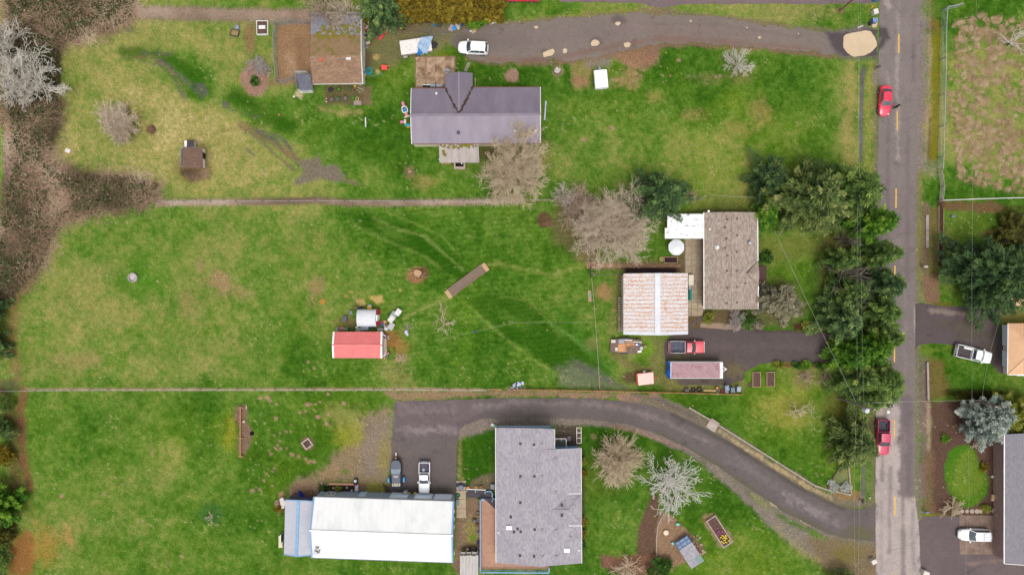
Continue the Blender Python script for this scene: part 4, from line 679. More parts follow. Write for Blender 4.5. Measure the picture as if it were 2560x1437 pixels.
# -- brown barn (top left), small grey shed, animal hut
def barn():
    ze,zr = 2.9,4.3;t = thing('shed','old barn with brown shingle roof, mossy northern slope and white walls','barn',P(845,140));L = t.location
    def Q(x,y,z): return P(x,y,z) - L
    MA = mat_shingle('brown_shingle',C(174,142,116),C(142,114,92),C(122,96,78),.16,.3,1)
    MM = mat_rust('mossy_shingle',C(146,114,82),C(112,104,22),1.6,1.2,.47,.60,(1,1,1))
    sl,sr = Q(782,211,ze),Q(907,208,ze);r0,r1 = Q(774,142,zr),Q(903,137,zr);nl,nr = Q(776,32,ze - .6),Q(903,40,ze - .6)
    courses('roof',line_pairs(sl,sr,r0,r1,6),MA,t,22)
    mid = .57
    courses('roof',line_pairs(lerp(nl,r0,.5),lerp(nr,r1,.5),r0,r1,6),MM,t,18)
    MG = mat('grey_metal_sheet',C(176,176,184),C(146,146,156),1,.5,.3)
    strips('roof',line_pairs(nl,nr,lerp(nl,r0,.505),lerp(nr,r1,.505),22),MG,t,.03,.05)
    mm = MB()
    for i in range(230):
        x = rnd.uniform(790,901);y = 88 - abs(rnd.gauss(0,1)) * (10 + (x - 790) * .35) + 8
        if y < 50 or y > 100: continue
        f = (y - 36) / 104;zz = (ze - .6) + f * (zr - ze + .6);c = Q(x,y,zz + .01);s = rnd.uniform(.08,.28)
        mm.lathe([(s,-.03),(s * .7,.05),(.01,.08)],6,(c.x,c.y),c.z,1,rnd.uniform(.6,1.3))
    tag(obj('moss',mm,mat('moss',C(138,132,22),C(120,104,50),3,.95,bump=.5),t),kind='stuff')
    bar('fascia',[sl,sr],.06,.2,M_W,t,-.08);bar('fascia',[sl,r0,nl],.08,.16,mat('rust_fascia',C(150,96,76),None,4,.8),t,-.02);bar('fascia',[sr,r1,nr],.08,.16,M_W,t,-.02)
    a,b,c,d = Q(793,212,0),Q(913,212,0),Q(913,45,0),Q(793,45,0)
    mw = mat('weathered_white_wall',C(232,226,218,1.4),C(188,172,152,1.4),.8,.85,lo=.45,hi=.8);mb = MB()
    mb.poly([a,b,b + Vector((0,0,ze - .1)),a + Vector((0,0,ze - .1))]);mb.poly([d,c,c + Vector((0,0,ze - .7)),d + Vector((0,0,ze - .7))])
    for p0,p1 in ((a,d),(b,c)):
        m_ = lerp(p0,p1,.43);mb.poly([p0,p1,p1 + Vector((0,0,ze - .7)),m_ + Vector((0,0,zr - .25)),p0 + Vector((0,0,ze - .1))])
    obj('wall',mb,mw,t)
    pane(t,Q(913,183,0),Q(913,190,0),0,2.0,(1,0,0),mat('grey_door',C(120,122,124),None,3,.7),'door',M_W)
    for x,y,cc in ((803,148,C(206,110,74)),(871,145,C(232,232,230))): obj('roof_patch',MB().box(-.35,.35,-.3,.3,-.02,.03).xf(Q(x,y,zr - .12)),mat('patch_' + ('tin' if cc[2] > .3 else 'rust'),cc,None,3,.8),t)
barn()
def small_shed():
    t = thing('shed','small shed with slate-grey pent roof and white front against the brown barn','shed',P(762,208));L = t.location
    def Q(x,y,z): return P(x,y,z) - L
    a,b,c,d = Q(742,186,2.5),Q(776,185,2.5),Q(781,225,2.1),Q(749,226,2.1)
    courses('roof',[(lerp(d,c,i / 3),lerp(a,b,i / 3)) for i in range(4)],mat_shingle('slate_shingle',C(116,118,128),C(96,98,110),C(128,130,140),.2,.4,1),t,10)
    w = [Q(748,190,0),Q(778,190,0),Q(784,232,0),Q(752,233,0)];mb = MB();tops = [2.4,2.4,2.05,2.05]
    for i in range(4):
        j = (i + 1) % 4;mb.poly([w[i],w[j],w[j] + Vector((0,0,tops[j])),w[i] + Vector((0,0,tops[i]))])
    obj('wall',mb,M_W,t)
    pane(t,w[3] + Vector((.5,-.01,0)),w[2] + Vector((-.5,-.01,0)),0,1.8,(0,-1,0),mat('white_door',C(226,224,220,1.4),None,2,.6),'door')
small_shed()
def hut():
    t = thing('hut','small animal hut with brown roof and white walls in the dry field','hut',P(487,392));L = t.location
    def Q(x,y,z): return P(x,y,z) - L
    mr = mat('old_brown_roof',C(132,104,88),C(104,80,68),1.4,.9,stretch=(1,4,1),bump=.3)
    a,b,c,d = Q(457,369,1.7),Q(506,369,2.2),Q(507,420,2.2),Q(456,420,1.7)
    strips('roof',[(lerp(a,d,i / 9),lerp(b,c,i / 9)) for i in range(10)],mr,t,.02,.05)
    w = [Q(464,374,0),Q(513,374,0),Q(513,420,0),Q(464,420,0)];tp = [1.65,2.1,2.1,1.65];mb = MB()
    for i in range(4):
        j = (i + 1) % 4;mb.poly([w[i],w[j],w[j] + Vector((0,0,tp[j])),w[i] + Vector((0,0,tp[i]))])
    obj('wall',mb,M_W,t)
    strips('annex_roof',[(Q(467 + 2 * i,350,1.2),Q(467 + 2 * i,371,1.6)) for i in range(10)],mat('dark_slat_roof',C(102,92,92),C(84,74,76),2,.9),t,.03,.06)
    p,q = Q(470,356,0),Q(489,372,0);obj('annex_wall',MB().box(p.x,q.x,q.y,p.y,-.05,1.15),M_W,t)
    pane(t,w[1] + Vector((0.01,-.6,0)),w[1] + Vector((.01,-1.5,0)),0,1.5,(1,0,0),mat('shadowy_opening',C(60,50,48),None,3,.9),'door')
hut()
# -- rust-striped garage, shingle house with awning
def rust_garage():
    ze,zr = 3.0,3.9;t = thing('garage','square garage with white corrugated roof streaked with orange rust','garage',P(1640,762));L = t.location
    def Q(x,y,z): return P(x,y,z) - L
    M = mat_rust('rusty_white_sheet',C(226,226,230),C(206,150,102),2.6,5.0,.47,.61,(.22,1.8,1));MR = mat_rust('rusty_rib',C(214,190,166),C(200,124,62),1.6,1.0,.40,.50,(.3,1.0,1));MC = mat('white_sheet',C(228,230,236),C(214,216,224),1,.5)
    tl,tr,br,bl = Q(1558.5,684,ze),Q(1719.5,683,ze),Q(1720,835.5,ze),Q(1558.5,836,ze);r0,r1 = Q(1644,682.5,zr),Q(1644,838,zr)
    n = 16
    for e0,e1 in ((tl,bl),(tr,br)):
        pr = line_pairs(e0,e1,r0,r1,n)
        for i in range(n):
            (a,b),(c,d) = pr[i],pr[i + 1];up = Vector((0,0,.02 + .004 * (i % 2)))
            mb = MB();th = Vector((0,0,.03))
            mb.poly([a + up,c + up,d + up,b + up] if (c - a).cross(b - a).z > 0 else [a + up,b + up,d + up,c + up]);mb.poly([a + up,c + up,c + up - th,a + up - th])
            sh = obj('roof_panel',mb,M if i < n - 1 else MC,t)
            if i: rb = MB();rb.beam(a + Vector((0,0,.05)),lerp(a,b,.86 if e0 is tl else .8) + Vector((0,0,.05)),.07,.05);rb.beam(lerp(a,b,.8) + Vector((0,0,.045)),b + Vector((0,0,.045)),.06,.04);obj('rib',rb,MR,sh)
            for k in (.33,.66):
                rb = MB();rb.beam(lerp(a,c,k) + up + Vector((0,0,.01)),lerp(b,d,k) + up + Vector((0,0,.01)),.05,.03);obj('rib',rb,M if i < n - 1 else MC,sh)
    bar('ridge_cap',[r0,r1],.8,.04,MC,t,.05)
    gable_wall(t,[tl,bl,br,tr],(r0,r1),mat('white_board_wall',C(222,220,214),C(196,190,182),1,.8),.2)
    for i in range(14):
        y = 745 + i * 6.2;p = Q(1551,y,1.0);obj('rung',MB().box(-.35,.35,-.05,.05,-.05,.05).xf(p),mat('grey_wood',C(186,172,160),C(150,136,124),3,.9),t)
    for xx in (1547.5,1556): bar('rail',[Q(xx,742,1.0),Q(xx,830,1.0)],.06,.06,mat('grey_wood',C(186,172,160),None,3,.9),t)
rust_garage()
def shingle_house():
    ze,zr = 2.8,4.1;t = thing('house','ranch house with mottled brown shingle roof beside the rusty garage','house',P(1826,650));L = t.location
    def Q(x,y,z): return P(x,y,z) - L
    M = mat_shingle('mottled_brown_shingle',C(188,174,162),C(148,132,122),C(156,134,118),.17,.36)
    tl,tr,br,bl = Q(1759.5,531,ze),Q(1894,531,ze),Q(1895,773,ze),Q(1760,772.5,ze);r0,r1 = Q(1831,530,zr),Q(1831,773.5,zr)
    courses('roof',[(lerp(tl,bl,i / 4),lerp(r0,r1,i / 4)) for i in range(5)],M,t,24);courses('roof',[(lerp(tr,br,i / 4),lerp(r0,r1,i / 4)) for i in range(5)],M,t,24)
    # small front gable facing east
    ap,e = Q(1868,683,ze + .95),Q(1898,685,ze + .92);n1,s1 = Q(1895,652,ze + .05),Q(1896,716,ze + .05);up = Vector((0,0,.05))
    courses('roof',[(n1 + up,e + up),(lerp(n1,ap,.5) + up,lerp(e,ap,.55) + up),(ap + up * 1.2,ap + up * 1.3)],M,t,10);courses('roof',[(s1 + up,e + up),(lerp(s1,ap,.5) + up,lerp(e,ap,.55) + up),(ap + up * 1.2,ap + up * 1.3)],M,t,10)
    bar('ridge_cap',[r0,r1],.3,.04,M,t,.03)
    wm = mat('tan_house_wall',C(176,156,136),C(156,136,118),1,.85);gable_wall(t,[tl,bl,br,tr],(r0,r1),wm,.45)
    bar('gutter',[tl,bl],.14,.12,M_W,t,-.03);bar('gutter',[tr,n1],.12,.1,M_W,t,-.03);bar('gutter',[s1,br],.12,.1,M_W,t,-.03)
    mv = mat('brown_vent',C(128,108,110),C(104,86,92),5,.8)
    for (x,y,k) in ((1818,549,.8),(1842,547,.8),(1813,568,.75),(1842,588,.8),(1816,597,.8),(1813,620,.75),(1842,630,.8),(1818,639,.8),(1818,677,.8),(1842,677,.8),(1863,708,.5),(1842,717,.8),(1818,719,.8),(1817,758,.8),(1842,756,.8)): roof_vent(t,Q(x,y,ze + (zr - ze) * k + .03),mv,.3,.1)
    pipe(t,Q(1774,573,ze + .3),M_W,.09,.25);pipe(t,Q(1793,618,ze + .65),M_W,.17,.45,'flue')
    tb = MB().lathe([(.16,0),(.16,.35),(.28,.4),(.3,.5),(.22,.66),(.0,.72)],12).xf(Q(1872,607,ze + .45));obj('turbine_vent',tb,M_GALV,t)
    for y in (560,640,740): pane(t,Q(1766,y,0) + Vector((.02,0,0)),Q(1766,y + 16,0) + Vector((.02,0,0)),1,2,(-1,0,0),M_GLASS,'window',M_W)
    pp = Q(1905,684,0);obj('porch_floor',MB().box(pp.x - .9,pp.x + .6,pp.y - 1.8,pp.y + 1.2,-.05,.2),mat('dark_red_deck',C(92,62,62),None,3,.8),t)
    obj('chimney',MB().lathe([(.1,0),(.1,.5),(.16,.52),(.16,.6)],10).xf(Q(1769,529,ze)),M_W,t)
shingle_house()
def awning():
    t = thing('awning','white metal patio awning with dark drip stains joined to the house','awning',P(1712,566));L = t.location
    M = mat_rust('stained_white_sheet',C(238,236,236,1.4),C(120,92,86),.9,2.2,.535,.60,(.35,2.6,1))
    n = 7
    for i in range(n):
        y0,y1 = 535 + 61 * i / n,535 + 61 * (i + 1) / n;xl = 1668 if i < 4 else 1662
        a,b,c,d = P(xl,y1,2.45) - L,P(1759,y1,2.75) - L,P(1759,y0,2.75) - L,P(xl,y0,2.45) - L;th = Vector((0,0,.05 + .02 * (i % 2)))
        mb = MB();mb.poly([a + th,b + th,c + th,d + th]);mb.poly([a,d,c,b]);mb.poly([a,b,b + th,a + th]);mb.poly([c,d,d + th,c + th]);mb.poly([d,a,a + th,d + th]);mb.beam(lerp(a,d,.0) + th,lerp(b,c,.0) + th,.07,.06)
        obj('roof_panel',mb,M,t)
    for x,y in ((1668,538),(1665,593),(1700,593)):
        v = P(x,y,0) - L;obj('post',MB().box(v.x - .05,v.x + .05,v.y - .05,v.y + .05,-.05,2.45),M_W,t)
awning()
# -- red canopy building and the small white canopy
def red_barn():
    ze,zr = 2.2,2.95;t = thing('carport','small metal carport with red ribbed roof and white end trims','carport',P(895,862));L = t.location
    def Q(x,y,z): return P(x,y,z) - L
    M = mat('faded_red_metal',C(238,134,130),C(228,120,118),.8,.5,.05);tl,tr,br,bl = Q(833,829,ze),Q(956,829,ze),Q(955.5,895,ze),Q(832,894.5,ze);r0,r1 = Q(830.5,862,zr),Q(955,863,zr)
    for a,b in ((tl,tr),(bl,br)):
        strips('roof',line_pairs(a,b,r0,r1,36),M,t,.03,.05)
        for q0,q1,s in ((a,r0,1),(b,r1,-1)): bar('end_trim',[q0 + Vector((s * .1,0,0)),lerp(q0,q1,.96) + Vector((s * .1,0,0))],.26,.06,M_W,t,.06)
    bar('ridge_cap',[r0,r1],.22,.05,M,t,.05)
    w = mat('pale_siding',C(220,208,196),C(198,184,172),2,.8,stretch=(1,1,5));gable_wall(t,[bl,br,tr,tl],(r0,r1),w,.15)
    p = Q(962,850,0);obj('porch_floor',MB().box(p.x - .4,p.x + .3,p.y - 2.2,p.y + .3,-.02,.25),mat('planked_step',C(214,196,180),C(190,172,156),3,.8,stretch=(1,5,1)),t)
    for y0,y1 in ((834,840),(886,893)):
        bar('brace',[Q(955,y0 if y0 < 860 else y1,1.9),Q(964,y1 if y0 < 860 else y0,1.6)],.1,.1,M_W,t)
    pane(t,Q(957.5,850,0),Q(957.5,874,0),0,1.9,(1,0,0),mat('shadow_interior',C(120,104,96),None,3,.9),'doorway',M_W)
red_barn()
def canopy():
    t = thing('canopy','white barrel-topped canopy shelter with red corner panels and blue west end','canopy',P(921,798));L = t.location
    def Q(x,y,z): return P(x,y,z) - L
    mb = MB();n = 12;prof = [(math.cos(math.pi * i / n),math.sin(math.pi * i / n)) for i in range(n + 1)]
    x0,x1,yc,hw = Q(899,0,0).x,Q(946,0,0).x,Q(0,795,2).y,1.28
    rows = [[Vector((x0 + (x1 - x0) * k / 6,yc + hw * u,1.35 + .85 * v + .02 * math.sin(k * 2))) for u,v in prof] for k in range(7)]
    for k in range(6):
        for i in range(n): mb.poly([rows[k][i],rows[k + 1][i],rows[k + 1][i + 1],rows[k][i + 1]])
    obj('canopy_cover',mb,mat('white_canvas',C(226,228,230),C(214,216,220),.8,.7),t,40)
    sd_ = MB();g = .02
    for s in (1,-1): sd_.poly([(x0,yc + s * hw,g),(x1,yc + s * hw,g),(x1,yc + s * hw,1.36),(x0,yc + s * hw,1.36)])
    obj('side_wall',sd_,mat('white_canvas',C(226,228,230),None,.8,.7),t)
    red = mat('red_canvas',C(206,62,78),None,2,.7);bl = mat('blue_canvas',C(66,136,206),None,2,.7)
    for s in (1,-1):
        pts = [(x1 + .35,yc + s * hw,.05),(x1 + .35,yc + s * .45,.05),(x1 + .02,yc + s * .45,2.0),(x1 + .02,yc + s * hw * .93,1.7),(x1 + .02,yc + s * hw,1.3)]
        q = MB().poly(pts);q.poly([(p[0] - .03,p[1],p[2]) for p in pts][::-1]);obj('corner_panel',q,red,t)
    q = MB();q.box(x1 + .0,x1 + .2,yc - .45,yc + .45,0,1.9);obj('door_flap',q,M_W,t)
    q = MB().poly([(x0 - .3,yc - hw,.05),(x0 - .3,yc + .2,.05),(x0 - .02,yc + .2,2.1),(x0 - .02,yc - hw,1.35)]);obj('end_panel',q,bl,t)
    q = MB().poly([(x0 - .3,yc + .22,.05),(x0 - .3,yc + hw,.05),(x0 - .02,yc + hw,1.35),(x0 - .02,yc + .22,2.1)]);obj('end_panel',q,mat('tan_board',C(196,160,120),C(110,84,70),2,.8),t)
canopy()
# -- long white-roofed workshop with its lean-to wing
def workshop():
    ze,zr = 3.6,5.0;t = thing('workshop','long workshop with bright white roof, blue trim and three garage doors','workshop',P(958,1320));L = t.location
    def Q(x,y,z): return P(x,y,z) - L
    MR = mat('white_roof_sheet',C(248,248,247,1.62),C(220,221,220,1.62),.5,.6,stretch=(.9,.35,1),lo=.45,hi=.8)
    tl,tr,br,bl = Q(785,1241.5,ze),Q(1133.5,1252.5,ze),Q(1131,1405.5,ze),Q(780,1393,ze);r0,r1 = Q(776,1325,zr),Q(1130,1338,zr)
    strips('roof',line_pairs(tl,tr,r0,r1,24),MR,t,.035,.05);strips('roof',line_pairs(bl,br,r0,r1,24),MR,t,.035,.05)
    bar('ridge_cap',[r0 - Vector((.15,0,0)),r1 + Vector((.15,0,0))],.22,.08,MR,t,.05)
    for e in ((tl,r0),(bl,r0),(tr,r1),(br,r1)): bar('rake_trim',[e[0],lerp(e[0],e[1],.985)],.22,.2,M_BLUE,t,-.03)
    bar('gutter',[tl,tr],.14,.12,mat('grey_gutter',C(150,150,150),None,3,.6),t,-.05);bar('gutter',[bl,br],.12,.12,mat('lilac_gutter',C(150,146,176),None,3,.6),t,-.05)
    wm = mat('blue_grey_siding',C(126,138,152,.75),C(116,128,142,.75),2,.75,stretch=(1,1,6));gable_wall(t,[bl,br,tr,tl],(r0,r1),wm,.12)
    # north wall: measured in metres along the wall
    a,b = tl + Vector((.12,-.12,0)),tr + Vector((-.12,-.12,0));d = (b - a);d.z = 0;Lw = d.length;u = d.normalized();out = Vector((-u.y,u.x,0))
    if out.y < 0: out = -out
    def wp(s): v = a + u * s;return Vector((v.x,v.y,0))
    dm = mat('pale_garage_door',C(206,216,228,.85),C(196,206,220,.85),2,.6)
    for s0,s1 in ((.532,.66),(.712,.84),(.855,.985)):
        dr = pane(t,wp(Lw * s0),wp(Lw * s1),0,2.6,out,dm,'garage_door',M_W,.12)
        for k in range(4): q = MB();z = .33 + .65 * k;q.beam(wp(Lw * s0) + out * .065 + Vector((0,0,z)),wp(Lw * s1) + out * .065 + Vector((0,0,z)),.02,.56);obj('panel',q,dm,dr)
    pane(t,wp(Lw * .302),wp(Lw * .345),0,2.2,out,mat('light_blue_door',C(150,190,220,.8),None,2,.6),'door',M_W,.12)
    for s0,s1 in ((.06,.09),(.095,.12)): pane(t,wp(Lw * s0),wp(Lw * s1),1.1,2.1,out,M_GLASS,'window',M_W,.09)
    # east wall details
    for yy in (1262,1280,1300,1362): pane(t,Q(1134,yy,0) + Vector((.25,0,0)),Q(1134,yy + 8,0) + Vector((.25,0,0)),1.6,2.4,(1,0,0),M_W,'window')
    cp = MB();p = Q(790,1380,ze + .3);cp.lathe([(.22,-.1),(.22,.35),(.3,.36),(.3,.42)],12,(p.x,p.y),p.z);obj('flue',cp,M_GALV,t)
    so = MB()
    for i in range(26): s = rnd.uniform(.05,.2);x,y = p.x + rnd.uniform(-.1,.6),p.y + rnd.uniform(-.1,1.0);zz = ze + .1 + (y - bl.y) / (r0.y - bl.y) * (zr - ze);so.prism([(x + s * math.cos(q) * .7,y + s * math.sin(q)) for q in np.linspace(0,6.28,7)[:-1]],zz - .15,zz + .012)
    tag(obj('soot',so,mat('soot',C(120,116,112),C(180,178,176),5,.9),t),kind='stuff')
    # lean-to wing on the west side, ridge north-south
    w = thing('annex','narrow annex with pale ribbed roof and light blue ridge west of the white workshop','annex',P(744,1320));L2 = w.location
    def R(x,y,z): return P(x,y,z) - L2
    wz,wr = 2.7,3.4;MP = mat('pale_grey_sheet',C(206,206,216),C(194,194,206),.8,.5)
    tl,tr,br,bl = R(713,1249,wz),R(781,1252,wz),R(777,1387,wz),R(710,1385,wz);r0,r1 = R(746,1250,wr),R(741,1390,wr)
    strips('roof',[(lerp(tl,bl,i / 26),lerp(r0,r1,i / 26)) for i in range(27)],MP,w,.035,.05);strips('roof',[(lerp(tr,br,i / 26),lerp(r0,r1,i / 26)) for i in range(27)],MP,w,.035,.05)
    bar('ridge_cap',[r0,r1],.42,.04,M_BLUE,w,.04);bar('rake_trim',[tl,r0,tr],.14,.16,M_BLUE,w,-.02);bar('rake_trim',[bl,r1,br],.12,.16,M_BLUE,w,-.02)
    gable_wall(w,[tl,bl,br,tr],(r0,r1),mat('slate_blue_wall',C(96,92,120),None,2,.8),.12)
    pane(w,R(713,1325,0),R(713,1345,0),.9,1.9,(-1,0,0),M_GLASS,'window',M_W);bx = R(706,1348,0);obj('box',MB().bevbox(bx.x - .3,bx.x + .3,bx.y - .9,bx.y + .9,0,.9,.05),M_CREAM,w)
workshop()
# -- grey shingle house with deck
def grey_house():
    ze,zr = 3.1,4.6;t = thing('house','big house with light grey shingle roof, skylights and rows of roof vents','house',P(1345,1240));L = t.location
    def Q(x,y,z): return P(x,y,z) - L
    M = mat_shingle('light_grey_shingle',C(186,180,186),C(160,154,162),C(146,140,148),.16,.4);M1 = mat_shingle('light_grey_shingle_turned',C(182,176,182),C(154,148,156),C(146,140,148),.16,.4,1)
    tl,bl = Q(1239,1068.5,ze),Q(1240.5,1406,ze);r0,r1 = Q(1344,1070,zr),Q(1348,1415.5,zr)
    br,tr = Q(1454,1407,ze),Q(1452.5,1119.5,ze);nt,nb = Q(1386.5,1072,ze + .9),Q(1386.5,1121,ze + .9)
    courses('roof',[(lerp(tl,bl,i / 5),lerp(r0,r1,i / 5)) for i in range(6)],M,t,34)
    f = (nb.y - r0.y) / (r1.y - r0.y);rm = lerp(r0,r1,f)
    courses('roof',[(lerp(tr,br,i / 5),lerp(rm,r1,i / 5)) for i in range(6)],M,t,34)
    courses('roof',[(nt,r0),(nb,rm)],M,t,14)
    bar('ridge_cap',[r0,r1],.32,.04,M,t,.03)
    # hipped cross gable on the east side
    a,h,n,s = Q(1379,1275.5,ze + 1.0),Q(1422,1275,ze + 1.0),Q(1453.5,1233,ze + .06),Q(1454.5,1313,ze + .06);n2,s2 = Q(1415,1233,ze + .45),Q(1415,1313,ze + .45)
    courses('roof',[(n,h),(n2,lerp(a,h,.35)),(a,a + Vector((0,0,.02)))],M1,t,14);courses('roof',[(s,h),(s2,lerp(a,h,.35)),(a,a + Vector((0,0,.02)))],M1,t,14);courses('roof',[(n,h + Vector((0,0,.005))),(s,h + Vector((0,.01,.005)))],M,t,14)
    bar('hip_cap',[n,h,s],.25,.04,M1,t,.04);bar('hip_cap',[h,a],.25,.04,M1,t,.04)
    bar('gutter',[tl,bl],.14,.12,M_W,t,-.04);bar('gutter',[tr,br],.14,.12,M_W,t,-.04);bar('gutter',[n2 + Vector((.4,0,0)),n],.1,.1,M_W,t,.02);bar('gutter',[s2 + Vector((.4,0,0)),s],.1,.1,M_W,t,.02);bar('gutter',[nt,nb],.1,.1,M_W,t,-.03)
    gable_wall(t,[tl,bl,Q(1386,1407,ze),Q(1386,1069,ze)],(Q(1312,1069,zr - .6),Q(1312,1407,zr - .6)),M_BLUE,.3)
    gable_wall(t,[Q(1380,1120,ze),Q(1380,1407,ze),br,tr],(Q(1416,1120,ze + .6),Q(1416,1407,ze + .6)),M_BLUE,.35)
    for (x,y,k,mk) in ((1301,1108.5,.58,0),(1335,1111,.9,0),(1354,1110,.9,1),(1389,1146,.6,1),(1301,1190,.58,0),(1336,1190,.9,0),(1355,1190,.9,1),(1390,1229,.6,1),(1301,1256,.58,0),(1277,1292,.4,0),(1294,1321,.52,0),(1285,1329,.45,0),(1302,1328,.58,0),(1337,1323,.92,0),(1356,1323,.92,1),(1391,1325,.62,1),(1426,1342,.28,1),(1300,1388,.58,0),(1335,1390,.9,0),(1356,1390,.92,1),(1391,1390,.62,1),(1405,1263,.72,0),(1405,1288,.72,0)):
        roof_vent(t,Q(x,y,ze + (zr - ze) * k + .03),M_RUSTV if not mk else mat('pale_vent',C(176,166,170),C(150,134,136),5,.8),.34,.11)
    for (x,y,k) in ((1272.5,1318,.35),(1417,1374.5,.35)):
        c = Q(x,y,ze + (zr - ze) * k);w_ = MB().bevbox(-.45,.45,-.3,.3,-.1,.16,.04).xf(c);sk = obj('skylight',w_,M_W,t);obj('pane',MB().bevbox(-.36,.36,-.2,.2,.1,.18,.02).xf(c),mat_glass('skylight_glass',C(214,224,236)),sk)
    for x,y in ((1246,1330),(1447,1374)): pipe(t,Q(x,y,ze + .1),M_W,.1,.3)
    for y in (1100,1150,1290,1360): pane(t,Q(1243,y,0),Q(1243,y + 18,0),1,2.1,(-1,0,0),M_GLASS,'window',M_W)
    # deck of red-brown boards along the west and south sides
    d = thing('deck','red-brown wooden deck with light blue railing around the grey-roofed house','deck',P(1220,1330));L2 = d.location;md = mat('deck_board',C(206,160,134),C(190,144,120),2,.8);mb = MB()
    y = 1246
    def R(x,yy,z=.6): return P(x,yy,z) - L2
    while y < 1384:
        xr = 1248;xl = 1203
        if y < 1280: xr = min(1248,1212 + (y - 1246) * 1.05)
        a,b = R(xl,y),R(xr,y + 2.25);mb.box(a.x,b.x,b.y,a.y,.52,.6 + rnd.uniform(-.004,.004));y += 2.6
    x = 1201.5
    while x < 1372:
        a,b = R(x,1386),R(x + 2.25,1422);mb.box(a.x,b.x,b.y,a.y,.52,.6 + rnd.uniform(-.004,.004));x += 2.6
    tag(obj('board',mb,md,d),kind='stuff')
    a,b = R(1203,1246),R(1240,1386);obj('deck_base',MB().box(a.x,b.x,b.y,a.y,0,.5),mat('deck_shade',C(110,84,72),None,2,.9),d)
    a,b = R(1203,1387),R(1370,1421);obj('deck_base',MB().box(a.x,b.x,b.y,a.y,0,.5),mat('deck_shade',C(110,84,72),None,2,.9),d)
    def rail(pts):
        q = MB();pw = MB()
        for a,b in zip(pts[:-1],pts[1:]):
            q.beam(Vector((a.x,a.y,1.5)),Vector((b.x,b.y,1.5)),.16,.06);q.beam(Vector((a.x,a.y,.75)),Vector((b.x,b.y,.75)),.06,.06);n = max(1,int((b - a).length / 1.6))
            for i in range(n + 1): p = lerp(a,b,i / n);pw.box(p.x - .05,p.x + .05,p.y - .05,p.y + .05,.5,1.47)
            n = int((b - a).length / .16)
            for i in range(n): p = lerp(a,b,i / n);pw.box(p.x - .018,p.x + .018,p.y - .018,p.y + .018,.75,1.46)
        obj('railing',q,M_BLUE,d);tag(obj('baluster',pw,M_BLUE,d),kind='stuff')
    rail([R(1212,1245),R(1201.5,1245),R(1201.5,1424),R(1372,1425),R(1372,1412)])
    # ramp from drive to deck
    rp = thing('ramp','dark grey ramp with light blue rails leading to the red-brown deck','ramp',P(1200,1232));L3 = rp.location;mg = mat('dark_ramp',C(84,80,86),C(70,66,72),3,.85)
    a,b = P(1166,1224) - L3,P(1232,1241) - L3;obj('floor',MB().box(a.x,b.x,b.y,a.y,-.03,.35),mg,rp)
    q = MB().prism([tuple((P(x,y) - L3).xy) for x,y in ((1212,1241.5),(1248,1280),(1248,1241.5))],.02,.61);obj('floor',q,mg,rp)
    bar('rail',[P(1166,1222,.9) - L3,P(1214,1224,1.2) - L3],.1,.1,M_W,rp);bar('rail',[P(1214,1228,1.3) - L3,P(1226,1227,1.3) - L3,P(1231,1233,1.3) - L3,P(1231,1246,1.3) - L3,P(1239,1247,1.3) - L3],.12,.12,M_BLUE,rp)
    pm = MB()
    for x,y in ((1168,1222),(1190,1223),(1213,1225),(1231,1234),(1231,1246)): p = P(x,y) - L3;pm.box(p.x - .05,p.x + .05,p.y - .05,p.y + .05,-.03,1.25)
    obj('post',pm,M_W,rp)
    # entry steps and rail beside the notch
    e = thing('porch','grey slatted back porch with white rail in the notch of the grey-roofed house','porch',P(1399,1108));L4 = e.location
    for i in range(8): a,b = P(1388.5 + i * 3.3,1097,.5) - L4,P(1388.5 + i * 3.3 + 2.9,1119,.5) - L4;obj('board',MB().box(a.x,b.x,b.y,a.y,0,.5),mat('greenish_board',C(128,132,124),C(104,108,102),3,.85),e)
    bar('rail',[P(1387,1096,1.2) - L4,P(1415,1096,1.2) - L4,P(1416,1120,1.2) - L4,P(1450,1119,1.2) - L4],.1,.08,M_W,e);pm = MB()
    for x,y in ((1388,1096),(1402,1096),(1415,1097),(1416,1118)): p = P(x,y) - L4;pm.box(p.x - .05,p.x + .05,p.y - .05,p.y + .05,0,1.2)
    obj('post',pm,M_W,e)
    # plank on north wall
    bar('rain_shelf',[Q(1247,1066,.9),Q(1376,1066.5,.9)],.35,.1,mat('pale_blue_shelf',C(196,206,218),None,3,.7),t)
grey_house()
def board_shed():
    t = thing('shed','little shed with bleached plank roof between white workshop and deck','shed',P(1173,1412));L = t.location
    m = mat('bleached_plank',C(212,206,200),C(188,180,176),1.4,.85,stretch=(6,.5,1));n = 6
    for i in range(n):
        x0,x1 = 1150 + 46 * i / n,1150 + 46 * (i + 1) / n - .5;a,b,c,d = P(x0,1450,2.3) - L,P(x1,1450,2.3) - L,P(x1,1388 + rnd.uniform(-1,1),1.9) - L,P(x0,1388 + rnd.uniform(-.5,.5),1.9) - L;th = Vector((0,0,.06))
        mb = MB();mb.poly([a,b,c,d]);mb.poly([a - th,d - th,c - th,b - th]);mb.poly([d,c,c - th,d - th]);mb.poly([b,c,c - th,b - th]);mb.poly([a,d,d - th,a - th]);obj('plank',mb,m,t)
    a,b = P(1152,1392,0) - L,P(1193,1448,0) - L;obj('wall',MB().box(a.x,b.x,b.y,a.y,-.03,1.85),mat('old_plank_wall',C(160,146,136),None,3,.9),t)
    bb = MB()
    for x in (1149.5,1164,1180,1194): p,q = P(x,1376,1.5) - L,P(x,1392,1.85) - L;bb.beam(p,q,.08,.08)
    obj('rafter',bb,mat('old_plank_wall',C(160,146,136),None,3,.9),t)
    mb = MB()
    for i in range(3): p,q = P(1152 + i * 14,1379,1.4) - L,P(1164 + i * 14,1387,1.4) - L;mb.box(p.x,q.x,q.y,p.y,1.38,1.42)
    obj('lower_sheet',mb,m,t)
